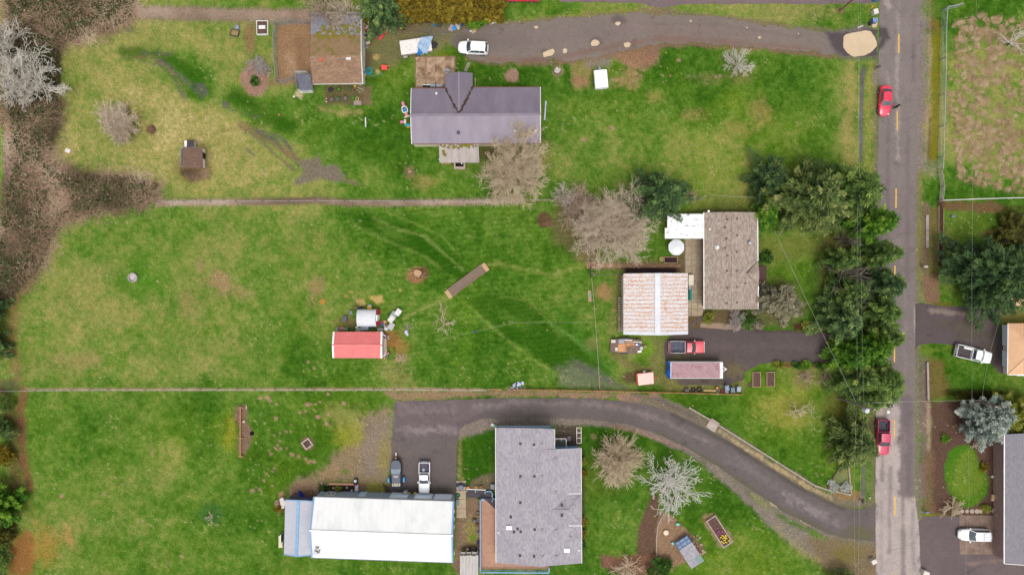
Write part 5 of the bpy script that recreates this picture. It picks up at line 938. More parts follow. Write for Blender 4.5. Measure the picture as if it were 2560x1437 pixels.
board_shed()
# -- houses at the right edge
def tan_house():
    ze,zr = 3.0,4.6;t = thing('house','house with peach ribbed metal hip roof and pale garage doors at the right edge','house',P(2580,870));L = t.location
    def Q(x,y,z): return P(x,y,z) - L
    M = mat('peach_metal',C(236,190,148),C(226,178,136),.7,.55);tl,tr,br,bl = Q(2520,808,ze),Q(2760,808,ze),Q(2760,936.5,ze),Q(2519,936.5,ze);h0,h1 = Q(2592,872,zr),Q(2700,872,zr)
    strips('roof',[(lerp(tl,bl,i / 18),lerp(tl,h0,2 * i / 18) if i <= 9 else lerp(h0,bl,2 * i / 18 - 1)) for i in range(19)],M,t,.03,.05)
    for e0,e1 in ((tl,tr),(bl,br)): strips('roof',[(lerp(e0,e1,i / 30),lerp(e0,h0,min(1,i / 9.0)) if i < 9 else lerp(h0,h1,(i - 9) / 12) if i <= 21 else lerp(h1,e1,(i - 21) / 9)) for i in range(31)],M,t,.03,.05)
    bar('hip_cap',[tl,h0,bl],.18,.04,M,t,.05)
    w = mat('pale_house_wall',C(206,194,184,.9),C(190,178,168,.9),1.5,.8,stretch=(1,1,6));a,b = Q(2515,812,0) - Vector((1.0,0,0)),Q(2750,933,0);mb = MB().box(a.x + .55,b.x,b.y,a.y,-.05,ze - .08);obj('wall',mb,w,t)
    dm = mat('pale_blue_door',C(196,204,216,.8),C(184,192,206,.8),2,.6);xx = a.x + .5
    for y0,y1 in ((812,862),(876,914)): p,q = Q(2500,y0,0),Q(2500,y1,0);pane(t,(xx,p.y - .0,0),(xx,q.y,0),.02,2.4,(-1,0,0),dm,'garage_door',M_W,.1)
    bar('gutter',[tl,bl],.12,.12,M_W,t,-.04);bar('gutter',[bl,br],.12,.12,M_W,t,-.04)
    # second roof behind the dark conifer
    t2 = thing('house','corner of a peach-roofed wing mostly hidden by the large dark conifer','house',P(2570,750));L2 = t2.location
    a,b,c,d = P(2514,764,2.8) - L2,P(2640,764,2.8) - L2,P(2640,738,3.4) - L2,P(2520,738,3.4) - L2
    strips('roof',line_pairs(a,b,d,c,16),M,t2,.03,.05);p,q = P(2520,758,0) - L2,P(2640,735,0) - L2;obj('wall',MB().box(p.x,q.x,p.y,q.y,-.03,2.65),w,t2)
tan_house()
def slate_house():
    ze,zr = 2.8,4.4;t = thing('house','house with plain slate-grey roof and white gutter at the lower right edge','house',P(2600,1270));L = t.location
    def Q(x,y,z): return P(x,y,z) - L
    M = mat_shingle('slate_grey_shingle',C(154,150,158),C(138,134,142),C(148,144,152),.16,.4);tl,bl,tr,br = Q(2511,1085,ze),Q(2510.5,1408,ze),Q(2740,1085,ze),Q(2740,1420,ze);r0,r1 = Q(2625,1080,zr),Q(2625,1416,zr)
    courses('roof',[(lerp(tl,bl,i / 4),lerp(r0,r1,i / 4)) for i in range(5)],M,t,30);courses('roof',[(lerp(tr,br,i / 4),lerp(r0,r1,i / 4)) for i in range(5)],M,t,30)
    bar('gutter',[tl,bl],.16,.12,M_W,t,-.03);bar('fascia',[bl,r1],.08,.16,M_W,t,-.02)
    gable_wall(t,[tl,bl,br,tr],(r0,r1),mat('mauve_wall',C(176,146,142),C(160,130,126),1.5,.85),.3)
    w = Q(2506,0,0).x
    for y0,y1,nm in ((1165,1180,'window'),(1215,1230,'window'),(1290,1330,'garage_door')):
        pane(t,(Q(2511,y0,0).x + .26,Q(0,y0,0).y,0),(Q(2511,y1,0).x + .26,Q(0,y1,0).y,0),.1 if nm != 'window' else 1,2.2,(-1,0,0),M_GLASS if nm == 'window' else M_CREAM,nm,M_W)
slate_house()
# -- garden shelter at the lower right
def play_shelter():
    t = thing('shelter','open shelter with grey sheet roof and blue-framed window wall in the dirt yard','shelter',P(1716,1368),math.radians(-57));m = mat('grey_sheet',C(178,172,180),C(152,148,156),1.6,.8)
    # local x runs along the roof from blue end to the far end
    mb = MB();z0,z1 = 2.0,1.85;hw = 1.13
    for i in range(6):
        a,b = -1.1 + 3.3 * i / 6,-1.1 + 3.3 * (i + 1) / 6 - .01;mb.box(a,b,-hw + .02 * (i % 2),hw,1.88 + .01 * (i % 2),1.94 + .01 * (i % 2))
    obj('roof',mb,m,t);g = MB().box(1.1,2.15,.1,hw + .01,1.955,1.962);obj('algae_patch',g,mat('green_tint',C(116,148,140),C(150,156,158),2,.8),t)
    mw = mat('blue_frame',C(84,150,214),None,2,.6);mp = mat('pale_panel',C(206,218,240),C(190,204,232),2,.5)
    sl = -1.85
    for k,(y0,y1) in enumerate(((-1.05,-.45),(-.4,.45),(.5,1.05))):
        q = MB().poly([(-1.12,y0,1.86),(-1.12,y1,1.86),(sl,y1,.9),(sl,y0,.9)]);q.poly([(-1.12,y0,1.82),(sl,y0,.86),(sl,y1,.86),(-1.12,y1,1.82)]);obj('panel',q,mp,t)
    f = MB()
    for y in (-1.08,-.42,.48,1.08): f.beam((-1.1,y,1.9),(sl - .02,y,.92),.1,.08)
    for x,z in ((sl,.92),(-1.12,1.88),(-1.5,1.42)): f.beam((x,-1.08,z),(x,1.08,z),.08,.07)
    obj('frame',f,mw,t);pm = MB()
    for x in (-1.7,2.0):
        for y in (-1.0,1.0): pm.box(x - .06,x + .06,y - .06,y + .06,-.03,1.87 if x > 0 else 1.05)
    obj('post',pm,mw,t);obj('back_wall',MB().box(2.0,2.06,-1.05,1.05,0,1.86),mat('old_plank_wall',C(160,146,136),None,3,.9),t);obj('side_wall',MB().box(-1.1,2.0,-1.08,-1.02,0,1.2),mat('old_plank_wall',C(160,146,136),None,3,.9),t)
play_shelter()
# ------------------------------------------------------------------ vegetation
class NPR:
    def __init__(s,seed): s.r = np.random.RandomState(seed)
def unit(a): return a / (np.linalg.norm(a,axis=-1,keepdims=True) + 1e-9)
def diamonds(c,d,L,w,r,up=.5):
    """leaf-sized diamond faces: base c, direction d, length L, half width w"""
    n = len(c);side = unit(np.cross(d,unit(np.array([0,0,1.0]) + .0 * d + r.normal(0,up,(n,3)))))
    p0 = c;p1 = c + d * (L * .45)[:,None] + side * w[:,None];p2 = c + d * L[:,None];p3 = c + d * (L * .45)[:,None] - side * w[:,None]
    V = np.stack([p0,p1,p2,p3],1).reshape(-1,3);F = np.arange(4 * n).reshape(n,4);return V,F
def tubes(p0,p1,r0,r1,k=3):
    d = unit(p1 - p0);a = np.where(np.abs(d[:,2:3]) < .9,np.array([[0,0,1.0]]),np.array([[1.0,0,0]]));u = unit(np.cross(d,a));t = np.cross(d,u);n = len(p0)
    ang = 2 * np.pi * np.arange(k) / k;ring = u[:,None] * np.cos(ang)[None,:,None] + t[:,None] * np.sin(ang)[None,:,None]
    V = np.concatenate([p0[:,None] + ring * r0[:,None,None],p1[:,None] + ring * r1[:,None,None]],1).reshape(-1,3)
    b = (np.arange(n) * 2 * k)[:,None];i = np.arange(k);j = (i + 1) % k
    F = np.stack([b + i,b + j,b + k + j,b + k + i],-1).reshape(-1,4);return V,F
M_BARK = mat('bark',C(120,106,94),C(92,80,72),4,.95,bump=.4)
def bare_tree(name,label,px,py,R,h,tone,seed,cat='tree',group=None,limbs=9,depth=4,kids=3,flat=.6,base_z=.6,squash=1.0,rot=0,rmin=.016,twig=1.0,lean=(0,0),droop=0.0,branch=2,wob=.3):
    """leafless tree: limbs fan out and fork into fine twigs. px,py = foot of the trunk in the photo"""
    r = np.random.RandomState(seed);A,B,Ra,Rb,T = [],[],[],[],[]
    L0 = math.hypot(R,h) * .36
    def norm(v): return v / (np.linalg.norm(v) + 1e-9)
    def add(p,d,L,rad,lev):
        n = 2 if lev < depth else 2;q = p
        for s in range(n):
            d = norm(d + r.normal(0,wob * .5,3));e = q + d * L / n;e[2] = max(e[2],.1)
            A.append(q);B.append(e);Ra.append(rad * (1 - .3 * s / n));Rb.append(max(rmin * .7,rad * (1 - .3 * (s + 1) / n)));q = e
            if lev < depth and s == 0 and lev > 0: sub(q,d,L,rad,lev,branch)
        if lev < depth: sub(q,d,L,rad,lev,kids)
    def sub(q,d,L,rad,lev,k):
        for i in range(k):
            v = norm(d + r.normal(0,.36 + .04 * lev,3) + np.array([0,0,.06 - droop * lev]));add(q,v,L * r.uniform(.52,.8),max(rmin,rad * .55),lev + 1)
    tr = max(.05,R * .045);z = h * base_z * .35;A.append(np.zeros(3));top = np.array([lean[0] * .3,lean[1] * .3,z]);B.append(top);Ra.append(tr * 1.3);Rb.append(tr)
    for i in range(limbs):
        a = 2 * math.pi * (i + r.uniform(-.35,.35)) / limbs;el = r.uniform(.15,1.0) ** flat * 1.35
        d = np.array([math.cos(a) * math.cos(el),math.sin(a) * math.cos(el),math.sin(el)]);d[:2] += np.array(lean) * .25;add(top.copy(),norm(d),L0 * r.uniform(.75,1.15),tr * .6,1)
    A,B,Ra,Rb = map(np.array,(A,B,Ra,Rb))
    # fit the crown to the wanted spread and height
    ext = np.percentile(np.hypot(B[:,0],B[:,1]),97);k = R / max(ext,.01);kz = h / max(.1,np.percentile(B[:,2],99));S3 = np.array([k,k * squash,kz]);A = A * S3;B = B * S3
    if rot: c,s = math.cos(rot),math.sin(rot);Mx = np.array([[c,s,0],[-s,c,0],[0,0,1]]);A = A @ Mx;B = B @ Mx
    t = thing(name,label,cat,P(px,py),0,group)
    V,F = tubes(A[:1],B[:1],Ra[:1],Rb[:1],7);V[:,2] -= .05;mesh_np('trunk',V,F,M_BARK,t)
    V,F = tubes(A[1:],B[1:],np.maximum(Ra[1:],rmin) * twig,np.maximum(Rb[1:],rmin * .8) * twig,3)
    tv = np.repeat(np.clip(.5 + r.normal(0,.22,len(A) - 1),0,1),3)
    mesh_np('crown',V,F,tone,t,{'v': ('FACE',tv)});return t
TW_BEIGE = mat_leaf('beige_twig',[C(196,174,148),C(232,210,184),C(250,234,212)],.9,0);TW_PALE = mat_leaf('pale_twig',[C(206,192,176),C(240,230,216),C(252,248,240)],.9,0);TW_BROWN = mat_leaf('brown_twig',[C(164,136,118),C(204,176,156),C(228,204,184)],.9,0);TW_GREY = mat_leaf('grey_twig',[C(158,146,140),C(196,184,176),C(222,212,204)],.9,0);TW_TAN = mat_leaf('tan_twig',[C(200,174,142),C(238,214,180),C(250,236,208)],.9,0)
TW_WHITE = mat_leaf('whitish_twig',[C(234,224,210),C(252,246,236),C(255,254,250)],.9,0)
TW_DEAD = mat_leaf('dead_limb',[C(122,104,98),C(160,142,134),C(190,176,168)],.9,0)
def conifer(name,label,px,py,R,h,m,seed,nb=90,dens=1.0,group=None,cat='tree',low=.12,spray=.5,power=.85,droop=.25,bare=0,lop=.18,twigs=None,vmul=1.0,blade=.1):
    """needle tree: whorls of limbs, each a feather of drooping sprays"""
    r = np.random.RandomState(seed);t = thing(name,label,cat,P(px,py),0,group)
    V,F = tubes(np.array([[0,0,-.05]]),np.array([[0,0,h * .96]]),np.array([.05 + h * .018]),np.array([.03]),7);mesh_np('trunk',V,F,M_BARK,t)
    nb = int(nb * .8);tt = low + (1 - low) * (np.arange(nb) + r.rand(nb)) / nb;az = np.arange(nb) * 2.39996 + r.normal(0,.3,nb)
    lob = 1 + lop * (np.sin(az * 2 + seed) + .7 * np.sin(az * 3 + 2 * seed)) + r.normal(0,.12,nb)
    Lb = np.maximum(.25,R * (1 - tt) ** power * lob + .12);z = tt * h
    D = np.stack([np.cos(az),np.sin(az),np.full(nb,0.0)],-1);rise = .16 + .5 * tt
    spray *= .72;blade *= .8;n = np.maximum(6,(dens * Lb * 17).astype(int));bi = np.repeat(np.arange(nb),n);m_ = len(bi);s = r.rand(m_) ** .65
    def pt(b,s): return np.stack([D[b,0] * Lb[b] * s,D[b,1] * Lb[b] * s,z[b] + Lb[b] * (rise[b] * s - droop * 1.6 * s ** 2)],-1)
    c = pt(bi,s);side = np.stack([-D[bi,1],D[bi,0],np.zeros(m_)],-1);sg = np.where(r.rand(m_) < .5,-1,1);width = (.20 * Lb[bi] * (1.05 - s) ** .8 + .10)
    lat = width * r.rand(m_) ** .7;c = c + side * (sg * lat)[:,None];c[:,2] += -.55 * lat + r.normal(0,.1,m_)
    d = unit(D[bi] * (.7 + .5 * s)[:,None] + side * (sg * (.75 - .45 * s))[:,None] + np.stack([np.zeros(m_),np.zeros(m_),-.12 - .3 * r.rand(m_)],-1) + r.normal(0,.2,(m_,3)))
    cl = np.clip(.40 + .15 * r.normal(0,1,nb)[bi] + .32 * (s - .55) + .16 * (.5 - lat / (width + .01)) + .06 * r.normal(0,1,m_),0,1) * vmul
    VV,FF,AV = [],[],[];off = 0
    for k in range(3):
        dd = unit(d + r.normal(0,.33,(m_,3)));L = spray * (.6 + .7 * r.rand(m_));V,F = diamonds(c + r.normal(0,.09,(m_,3)),dd,L,L * blade * (1.3 + r.rand(m_)),r,.35);VV.append(V);FF.append(F + off);off += len(V);AV.append(np.clip(cl + .06 * r.normal(0,1,m_),0,1))
    mesh_np('crown',np.concatenate(VV),np.concatenate(FF),m,t,{'v': ('FACE',np.concatenate(AV))})
    nl = max(nb // 3,bare)
    bsel = r.choice(nb,min(nb,nl),False);s0,s1 = np.full(len(bsel),.02),np.full(len(bsel),.55);A,B,ra,rb = [],[],[],[]
    for k in range(3):
        q0 = pt(bsel,s0 + (s1 - s0) * k / 3);q1 = pt(bsel,s0 + (s1 - s0) * (k + 1) / 3);A.append(q0);B.append(q1);ra.append(np.full(len(bsel),.035 - .008 * k));rb.append(np.full(len(bsel),.027 - .008 * k))
    V,F = tubes(np.concatenate(A),np.concatenate(B),np.concatenate(ra),np.concatenate(rb),3);mesh_np('limb',V,F,twigs or M_BARK,t,{'v': ('FACE',np.full(len(F),.5))})
    tag(t.children[-1],kind='stuff');return t
def bush(name,label,px,py,R,h,m,seed,lobes=9,leaves=900,leaf=.2,squash=1.0,rot=0,group=None,cat='shrub',bot=.12,blade=.34,spread=.42,up=.6,trunk=True,core=.0):
    """leafy crown: many leaf clumps over an uneven set of lobes"""
    r = np.random.RandomState(seed);t = thing(name,label,cat,P(px,py),0,group);k = lobes
    a = r.rand(k) * 6.28;q = np.sqrt(r.rand(k)) * .72;lc = np.stack([np.cos(a) * q * R,np.sin(a) * q * R,h * (bot + (1 - bot) * (.35 + .35 * r.rand(k)) * (1.12 - q * .7))],-1);lr = R * (spread * (.65 + .6 * r.rand(k)))
    n = leaves;li = r.randint(0,k,n);u = unit(r.normal(0,1,(n,3)));u[:,2] = np.abs(u[:,2]) * .95 - .15
    rad = lr[li] * (.62 + .42 * r.rand(n) ** .6);c = lc[li] + u * rad[:,None] * np.array([1,1,min(1.3,.8 * h / max(R,.1))]);c[:,2] = np.clip(c[:,2],.05,h)
    clump = np.floor(c / (leaf * 2.6)).astype(int);hsh = (clump[:,0] * 73856093 ^ clump[:,1] * 19349663 ^ clump[:,2] * 83492791) % 1000 / 1000.0
    d = unit(u + np.array([0,0,.4]) * up + r.normal(0,.5,(n,3)));L = leaf * (.6 + .8 * r.rand(n));v = np.clip(.28 + .5 * hsh + .14 * r.normal(0,1,n) + .1 * (r.rand(k)[li] - .5),0,1)
    VV,FF,AV = [],[],[];off = 0
    for g in range(3):
        V,F = diamonds(c + r.normal(0,leaf * .4,(n,3)),unit(d + r.normal(0,.4,(n,3))),L,L * blade * (.7 + .5 * r.rand(n)),r,.8);VV.append(V);FF.append(F + off);off += len(V);AV.append(np.clip(v + .08 * r.normal(0,1,n),0,1))
    V = np.concatenate(VV);V[:,1] *= squash
    if rot: c_,s_ = math.cos(rot),math.sin(rot);V = V @ np.array([[c_,s_,0],[-s_,c_,0],[0,0,1]])
    V[:,2] = np.maximum(V[:,2],.02);mesh_np('crown',V,np.concatenate(FF),m,t,{'v': ('FACE',np.concatenate(AV))})
    if trunk:
        A = np.array([[0,0,-.05]] + [[0,0,.1]] * k);B = np.concatenate([[[0,0,.25]],lc * np.array([1,squash,1])]);V,F = tubes(A,B,np.full(k + 1,.06),np.full(k + 1,.025),4);mesh_np('trunk',V,F,M_BARK,t)
    return t
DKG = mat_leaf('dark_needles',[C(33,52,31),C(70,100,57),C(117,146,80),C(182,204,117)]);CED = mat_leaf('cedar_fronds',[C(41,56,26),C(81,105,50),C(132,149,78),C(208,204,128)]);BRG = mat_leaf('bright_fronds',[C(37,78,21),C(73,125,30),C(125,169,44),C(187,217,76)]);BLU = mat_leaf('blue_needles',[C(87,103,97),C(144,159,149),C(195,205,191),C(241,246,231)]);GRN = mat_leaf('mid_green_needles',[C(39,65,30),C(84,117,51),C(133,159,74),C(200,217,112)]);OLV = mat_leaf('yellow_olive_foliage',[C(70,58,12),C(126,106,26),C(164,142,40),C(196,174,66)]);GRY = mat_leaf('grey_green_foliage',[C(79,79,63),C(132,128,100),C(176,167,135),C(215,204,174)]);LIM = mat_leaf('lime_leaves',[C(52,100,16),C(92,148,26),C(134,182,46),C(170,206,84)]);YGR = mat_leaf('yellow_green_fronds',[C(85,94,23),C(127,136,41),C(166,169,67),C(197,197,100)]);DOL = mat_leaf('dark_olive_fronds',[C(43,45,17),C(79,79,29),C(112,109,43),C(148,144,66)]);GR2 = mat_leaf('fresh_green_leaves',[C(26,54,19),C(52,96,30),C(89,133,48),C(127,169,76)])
# conifers beside the middle house and along the road
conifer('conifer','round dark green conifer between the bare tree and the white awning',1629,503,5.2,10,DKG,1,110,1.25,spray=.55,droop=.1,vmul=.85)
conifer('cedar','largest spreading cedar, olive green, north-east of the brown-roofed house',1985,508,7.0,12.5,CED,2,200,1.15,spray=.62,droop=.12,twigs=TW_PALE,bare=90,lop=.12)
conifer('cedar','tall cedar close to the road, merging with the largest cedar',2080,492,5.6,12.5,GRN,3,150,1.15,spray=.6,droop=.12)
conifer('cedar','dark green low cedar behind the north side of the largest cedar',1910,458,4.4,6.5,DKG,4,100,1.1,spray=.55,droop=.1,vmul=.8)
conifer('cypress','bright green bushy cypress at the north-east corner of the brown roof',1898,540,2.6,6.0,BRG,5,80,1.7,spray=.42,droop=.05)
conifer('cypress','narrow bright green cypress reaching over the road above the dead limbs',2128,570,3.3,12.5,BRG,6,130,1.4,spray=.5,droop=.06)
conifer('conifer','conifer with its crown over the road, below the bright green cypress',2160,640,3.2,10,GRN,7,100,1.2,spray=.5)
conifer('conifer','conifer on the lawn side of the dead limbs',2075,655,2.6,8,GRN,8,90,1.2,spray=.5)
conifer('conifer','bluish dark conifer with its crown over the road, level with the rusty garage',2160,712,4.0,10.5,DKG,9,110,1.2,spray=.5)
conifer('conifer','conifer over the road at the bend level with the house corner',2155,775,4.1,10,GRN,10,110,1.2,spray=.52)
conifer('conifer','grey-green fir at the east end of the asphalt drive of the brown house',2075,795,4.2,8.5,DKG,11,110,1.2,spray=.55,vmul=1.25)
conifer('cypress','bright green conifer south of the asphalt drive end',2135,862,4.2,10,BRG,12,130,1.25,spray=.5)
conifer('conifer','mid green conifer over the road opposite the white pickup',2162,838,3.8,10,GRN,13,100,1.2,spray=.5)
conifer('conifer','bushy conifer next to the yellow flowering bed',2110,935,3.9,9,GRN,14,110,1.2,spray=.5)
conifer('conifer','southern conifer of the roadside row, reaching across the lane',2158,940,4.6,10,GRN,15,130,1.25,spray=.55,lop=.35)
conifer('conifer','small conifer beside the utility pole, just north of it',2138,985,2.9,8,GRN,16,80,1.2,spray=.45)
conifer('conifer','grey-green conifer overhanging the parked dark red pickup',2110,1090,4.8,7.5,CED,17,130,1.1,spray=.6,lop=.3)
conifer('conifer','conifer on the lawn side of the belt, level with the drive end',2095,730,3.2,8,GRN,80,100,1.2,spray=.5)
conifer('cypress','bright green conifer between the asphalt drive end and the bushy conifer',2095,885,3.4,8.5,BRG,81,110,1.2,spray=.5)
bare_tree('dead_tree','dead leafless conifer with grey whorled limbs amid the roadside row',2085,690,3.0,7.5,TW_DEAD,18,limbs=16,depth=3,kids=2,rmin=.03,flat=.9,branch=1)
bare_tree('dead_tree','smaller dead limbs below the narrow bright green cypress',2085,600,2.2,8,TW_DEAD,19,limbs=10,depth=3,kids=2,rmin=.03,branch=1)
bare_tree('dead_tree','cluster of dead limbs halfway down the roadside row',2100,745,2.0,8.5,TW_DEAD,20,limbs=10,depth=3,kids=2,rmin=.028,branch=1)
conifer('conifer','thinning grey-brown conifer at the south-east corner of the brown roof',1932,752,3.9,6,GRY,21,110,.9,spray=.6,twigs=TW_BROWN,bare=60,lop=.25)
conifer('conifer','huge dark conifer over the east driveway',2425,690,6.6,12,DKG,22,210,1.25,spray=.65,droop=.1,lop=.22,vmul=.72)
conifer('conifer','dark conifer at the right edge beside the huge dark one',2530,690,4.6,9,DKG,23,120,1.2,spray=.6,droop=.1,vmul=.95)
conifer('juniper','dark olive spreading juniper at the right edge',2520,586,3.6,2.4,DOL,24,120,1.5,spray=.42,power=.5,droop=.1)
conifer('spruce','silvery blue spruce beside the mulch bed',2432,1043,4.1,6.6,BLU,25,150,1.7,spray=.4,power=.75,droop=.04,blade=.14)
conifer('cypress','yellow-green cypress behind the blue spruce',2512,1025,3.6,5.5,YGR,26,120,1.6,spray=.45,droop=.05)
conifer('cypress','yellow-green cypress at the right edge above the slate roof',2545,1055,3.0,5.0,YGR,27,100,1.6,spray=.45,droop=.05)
bush('hedge','clipped dark yellow-green hedge between the lawn and the blue spruce',2440,986,5.5,1.6,DOL,28,40,3600,.26,.17,cat='hedge',spread=.3)
bush('shrub','low dark shrub just below the bottom end of the road verge',2100,1437,3.2,2.5,GRN,29,10,1500,.36,.5,blade=.18)
# left edge
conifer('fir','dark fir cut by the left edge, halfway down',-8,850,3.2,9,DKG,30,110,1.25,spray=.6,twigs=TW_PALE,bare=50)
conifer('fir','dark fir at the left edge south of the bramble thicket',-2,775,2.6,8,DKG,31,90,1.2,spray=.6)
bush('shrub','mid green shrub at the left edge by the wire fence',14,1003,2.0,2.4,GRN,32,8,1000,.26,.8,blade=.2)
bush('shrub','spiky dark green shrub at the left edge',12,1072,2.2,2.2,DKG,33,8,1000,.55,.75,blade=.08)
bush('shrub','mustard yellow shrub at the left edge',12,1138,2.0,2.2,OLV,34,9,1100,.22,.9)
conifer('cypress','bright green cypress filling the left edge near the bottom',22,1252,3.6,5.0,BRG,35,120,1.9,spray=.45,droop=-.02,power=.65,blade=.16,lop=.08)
bush('shrub','dark olive shrub below the bright green cypress',18,1330,1.8,2.0,DOL,36,8,900,.3,.8)
bush('shrub','green shrub in the bottom left corner',8,1400,1.9,2.2,GRN,37,8,900,.3,1.3,blade=.2)
# top hedge and pines
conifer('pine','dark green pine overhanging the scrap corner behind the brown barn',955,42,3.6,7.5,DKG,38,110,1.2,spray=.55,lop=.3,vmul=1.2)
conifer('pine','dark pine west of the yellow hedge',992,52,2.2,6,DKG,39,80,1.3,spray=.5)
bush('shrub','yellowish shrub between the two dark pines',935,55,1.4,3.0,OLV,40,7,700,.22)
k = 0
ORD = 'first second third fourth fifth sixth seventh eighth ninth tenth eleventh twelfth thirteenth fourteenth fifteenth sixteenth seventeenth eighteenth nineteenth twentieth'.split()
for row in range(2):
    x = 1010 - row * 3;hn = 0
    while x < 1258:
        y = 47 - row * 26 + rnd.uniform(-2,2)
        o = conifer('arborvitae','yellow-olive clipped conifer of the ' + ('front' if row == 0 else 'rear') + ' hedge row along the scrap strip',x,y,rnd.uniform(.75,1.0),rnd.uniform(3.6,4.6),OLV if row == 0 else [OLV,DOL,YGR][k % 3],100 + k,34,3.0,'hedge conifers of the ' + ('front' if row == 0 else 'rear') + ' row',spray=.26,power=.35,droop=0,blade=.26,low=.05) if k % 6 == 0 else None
        if o: protos = (o,)
        else: o = dup(protos[0],P(x,y),rnd.uniform(0,6.28),scale=(rnd.uniform(.85,1.15),) * 2 + (rnd.uniform(.85,1.12),))
        o['label'] = ORD[hn] + ' clipped yellow-olive conifer from the west in the ' + ('front' if row == 0 else 'rear') + ' hedge row';hn += 1
        k += 1;x += 14.5 + rnd.uniform(-2,2)
    k += (-k) % 6
bush('shrub','bright lime green shrub at the edge of the gravel drive',1193,58,1.75,1.6,LIM,41,9,1300,.24,.72)
# bare trees
bare_tree('bare_tree','big leafless tree over the south-east corner of the purple-grey roof',1284,436,5.7,6.5,TW_TAN,50,limbs=18,depth=6,kids=2,branch=2,rmin=.0145,wob=.12)
bare_tree('bare_tree','big leafless tree west of the round dark conifer',1524,566,6.2,6,TW_BEIGE,51,limbs=18,depth=6,kids=2,branch=2,rmin=.0145,wob=.12)
bare_tree('bare_shrub','tangled brown leafless shrub on the west side of the big bare tree',1448,520,3.6,3.2,TW_BROWN,52,'shrub',limbs=16,depth=4,kids=3,branch=2,rmin=.015)
bare_tree('bare_shrub','pale leafless shrub nearest the end of the long brush line',1408,495,2.0,2.6,TW_PALE,53,'shrub',limbs=9,depth=4,kids=2,rmin=.016)
bare_tree('bare_shrub','low brown thicket along the fence by the brick path',1470,600,2.4,2.0,TW_BROWN,54,'shrub',limbs=10,depth=4,kids=3,rmin=.016,squash=1.3)
bare_tree('bare_shrub','dense oval grey twiggy shrub in the dry field',312,320,3.7,3.2,TW_BEIGE,55,'shrub',limbs=30,depth=4,kids=3,branch=2,rmin=.02,squash=.78,rot=-1.1)
bare_tree('bare_tree','silvery branched tree at the left edge above the bramble',108,215,5.0,6.5,TW_PALE,56,limbs=12,depth=5,kids=2,branch=2,rmin=.022,wob=.5)
bare_tree('bare_tree','silvery tree cut by the left edge in the upper corner',40,150,4.4,7,TW_PALE,57,limbs=12,depth=5,kids=2,branch=2,rmin=.022,wob=.5)
bare_tree('bare_tree','small leafless tree south of the gravel drive',1838,168,2.4,3.2,TW_PALE,58,limbs=8,depth=4,kids=3,rmin=.018)
bare_tree('bare_tree','round pinkish-tan leafless tree east of the grey-roofed house',1536,1140,4.0,4.6,TW_TAN,59,limbs=40,depth=4,kids=3,branch=2,rmin=.016,wob=.1,flat=.8)
bare_tree('bare_tree','whitish leafless tree with forked branches above the mulch bed',1668,1200,4.7,5.2,TW_WHITE,60,limbs=16,depth=5,kids=2,branch=1,rmin=.026,wob=.26)
bare_tree('bare_shrub','arching tan leafless shrub at the foot of the mulch bed',1565,1412,2.4,1.6,TW_TAN,61,'shrub',limbs=14,depth=3,kids=3,rmin=.02)
bare_tree('bare_tree','thin leafless sapling in the dry paddock',2518,112,2.8,3.6,TW_PALE,62,limbs=7,depth=4,kids=2,branch=1,rmin=.02)
bare_tree('bare_shrub','grey pruned brush heap beside the chicken run',650,170,1.9,1.5,TW_GREY,63,'brush heap',limbs=14,depth=4,kids=2,rmin=.022,wob=.6)
bare_tree('bare_tree','leafless brown tree over the barn roof at the top edge',822,45,3.6,6,TW_BROWN,64,limbs=12,depth=5,kids=2,branch=1,rmin=.022)
bare_tree('bare_tree','leafless pale tree left of the dark pine at the top edge',878,50,3.0,6,TW_BEIGE,65,limbs=12,depth=4,kids=3,branch=1,rmin=.022)
bare_tree('bare_tree','wispy small leafless tree on the central lawn',1112,808,2.0,2.0,TW_BEIGE,66,limbs=7,depth=4,kids=2,branch=1,rmin=.016,squash=1.3,wob=.5)
bare_tree('bare_shrub','withered grass tuft by the red carport',1003,895,1.0,.5,TW_TAN,67,'shrub',limbs=14,depth=2,kids=2,rmin=.014)
bare_tree('bare_shrub','star-shaped withered weed east of the white canopy',1018,818,.8,.5,TW_GREY,68,'shrub',limbs=10,depth=2,kids=2,rmin=.014)
bare_tree('bare_shrub','grey leafless shrub south of the brown-roofed house',1838,797,1.7,1.5,TW_GREY,69,'shrub',limbs=12,depth=4,kids=3,rmin=.016)
bare_tree('bare_shrub','thin netted sapling on the lower left lawn',530,1288,1.1,1.2,TW_BEIGE,70,'shrub',limbs=6,depth=3,kids=2,rmin=.014)
bare_tree('bare_tree','spindly leafless tree on the lawn by the utility pole',1985,1025,2.4,2.8,TW_BEIGE,71,limbs=6,depth=4,kids=2,branch=1,rmin=.015,wob=.5)
bare_tree('bare_shrub','dark leafless shrub left of a similar one near the yellow bed',2010,938,1.0,1.2,TW_BROWN,72,'shrub',limbs=10,depth=3,kids=3,rmin=.014)
bare_tree('bare_shrub','dark leafless shrub nearest the roadside conifers',2060,940,1.5,1.4,TW_BROWN,73,'shrub',limbs=12,depth=3,kids=3,rmin=.014)
bare_tree('bare_shrub','tan feathery shrub at the corner of the east parking',2378,1268,1.9,1.4,TW_TAN,74,'shrub',limbs=16,depth=3,kids=3,rmin=.018)
bare_tree('bare_shrub','leafless shrub against the slate-roofed house',2490,1272,1.4,1.2,TW_BEIGE,75,'shrub',limbs=10,depth=3,kids=3,rmin=.018)
bare_tree('bare_shrub','pile of pale pruned stems below the blue spruce',2432,1112,1.2,.7,TW_BEIGE,76,'shrub',limbs=12,depth=2,kids=2,rmin=.022,squash=.5,rot=.5)
bare_tree('bare_shrub','leafless bush by the north wall pole',1725,495,1.1,1.4,TW_BROWN,77,'shrub',limbs=10,depth=3,kids=3,rmin=.014)
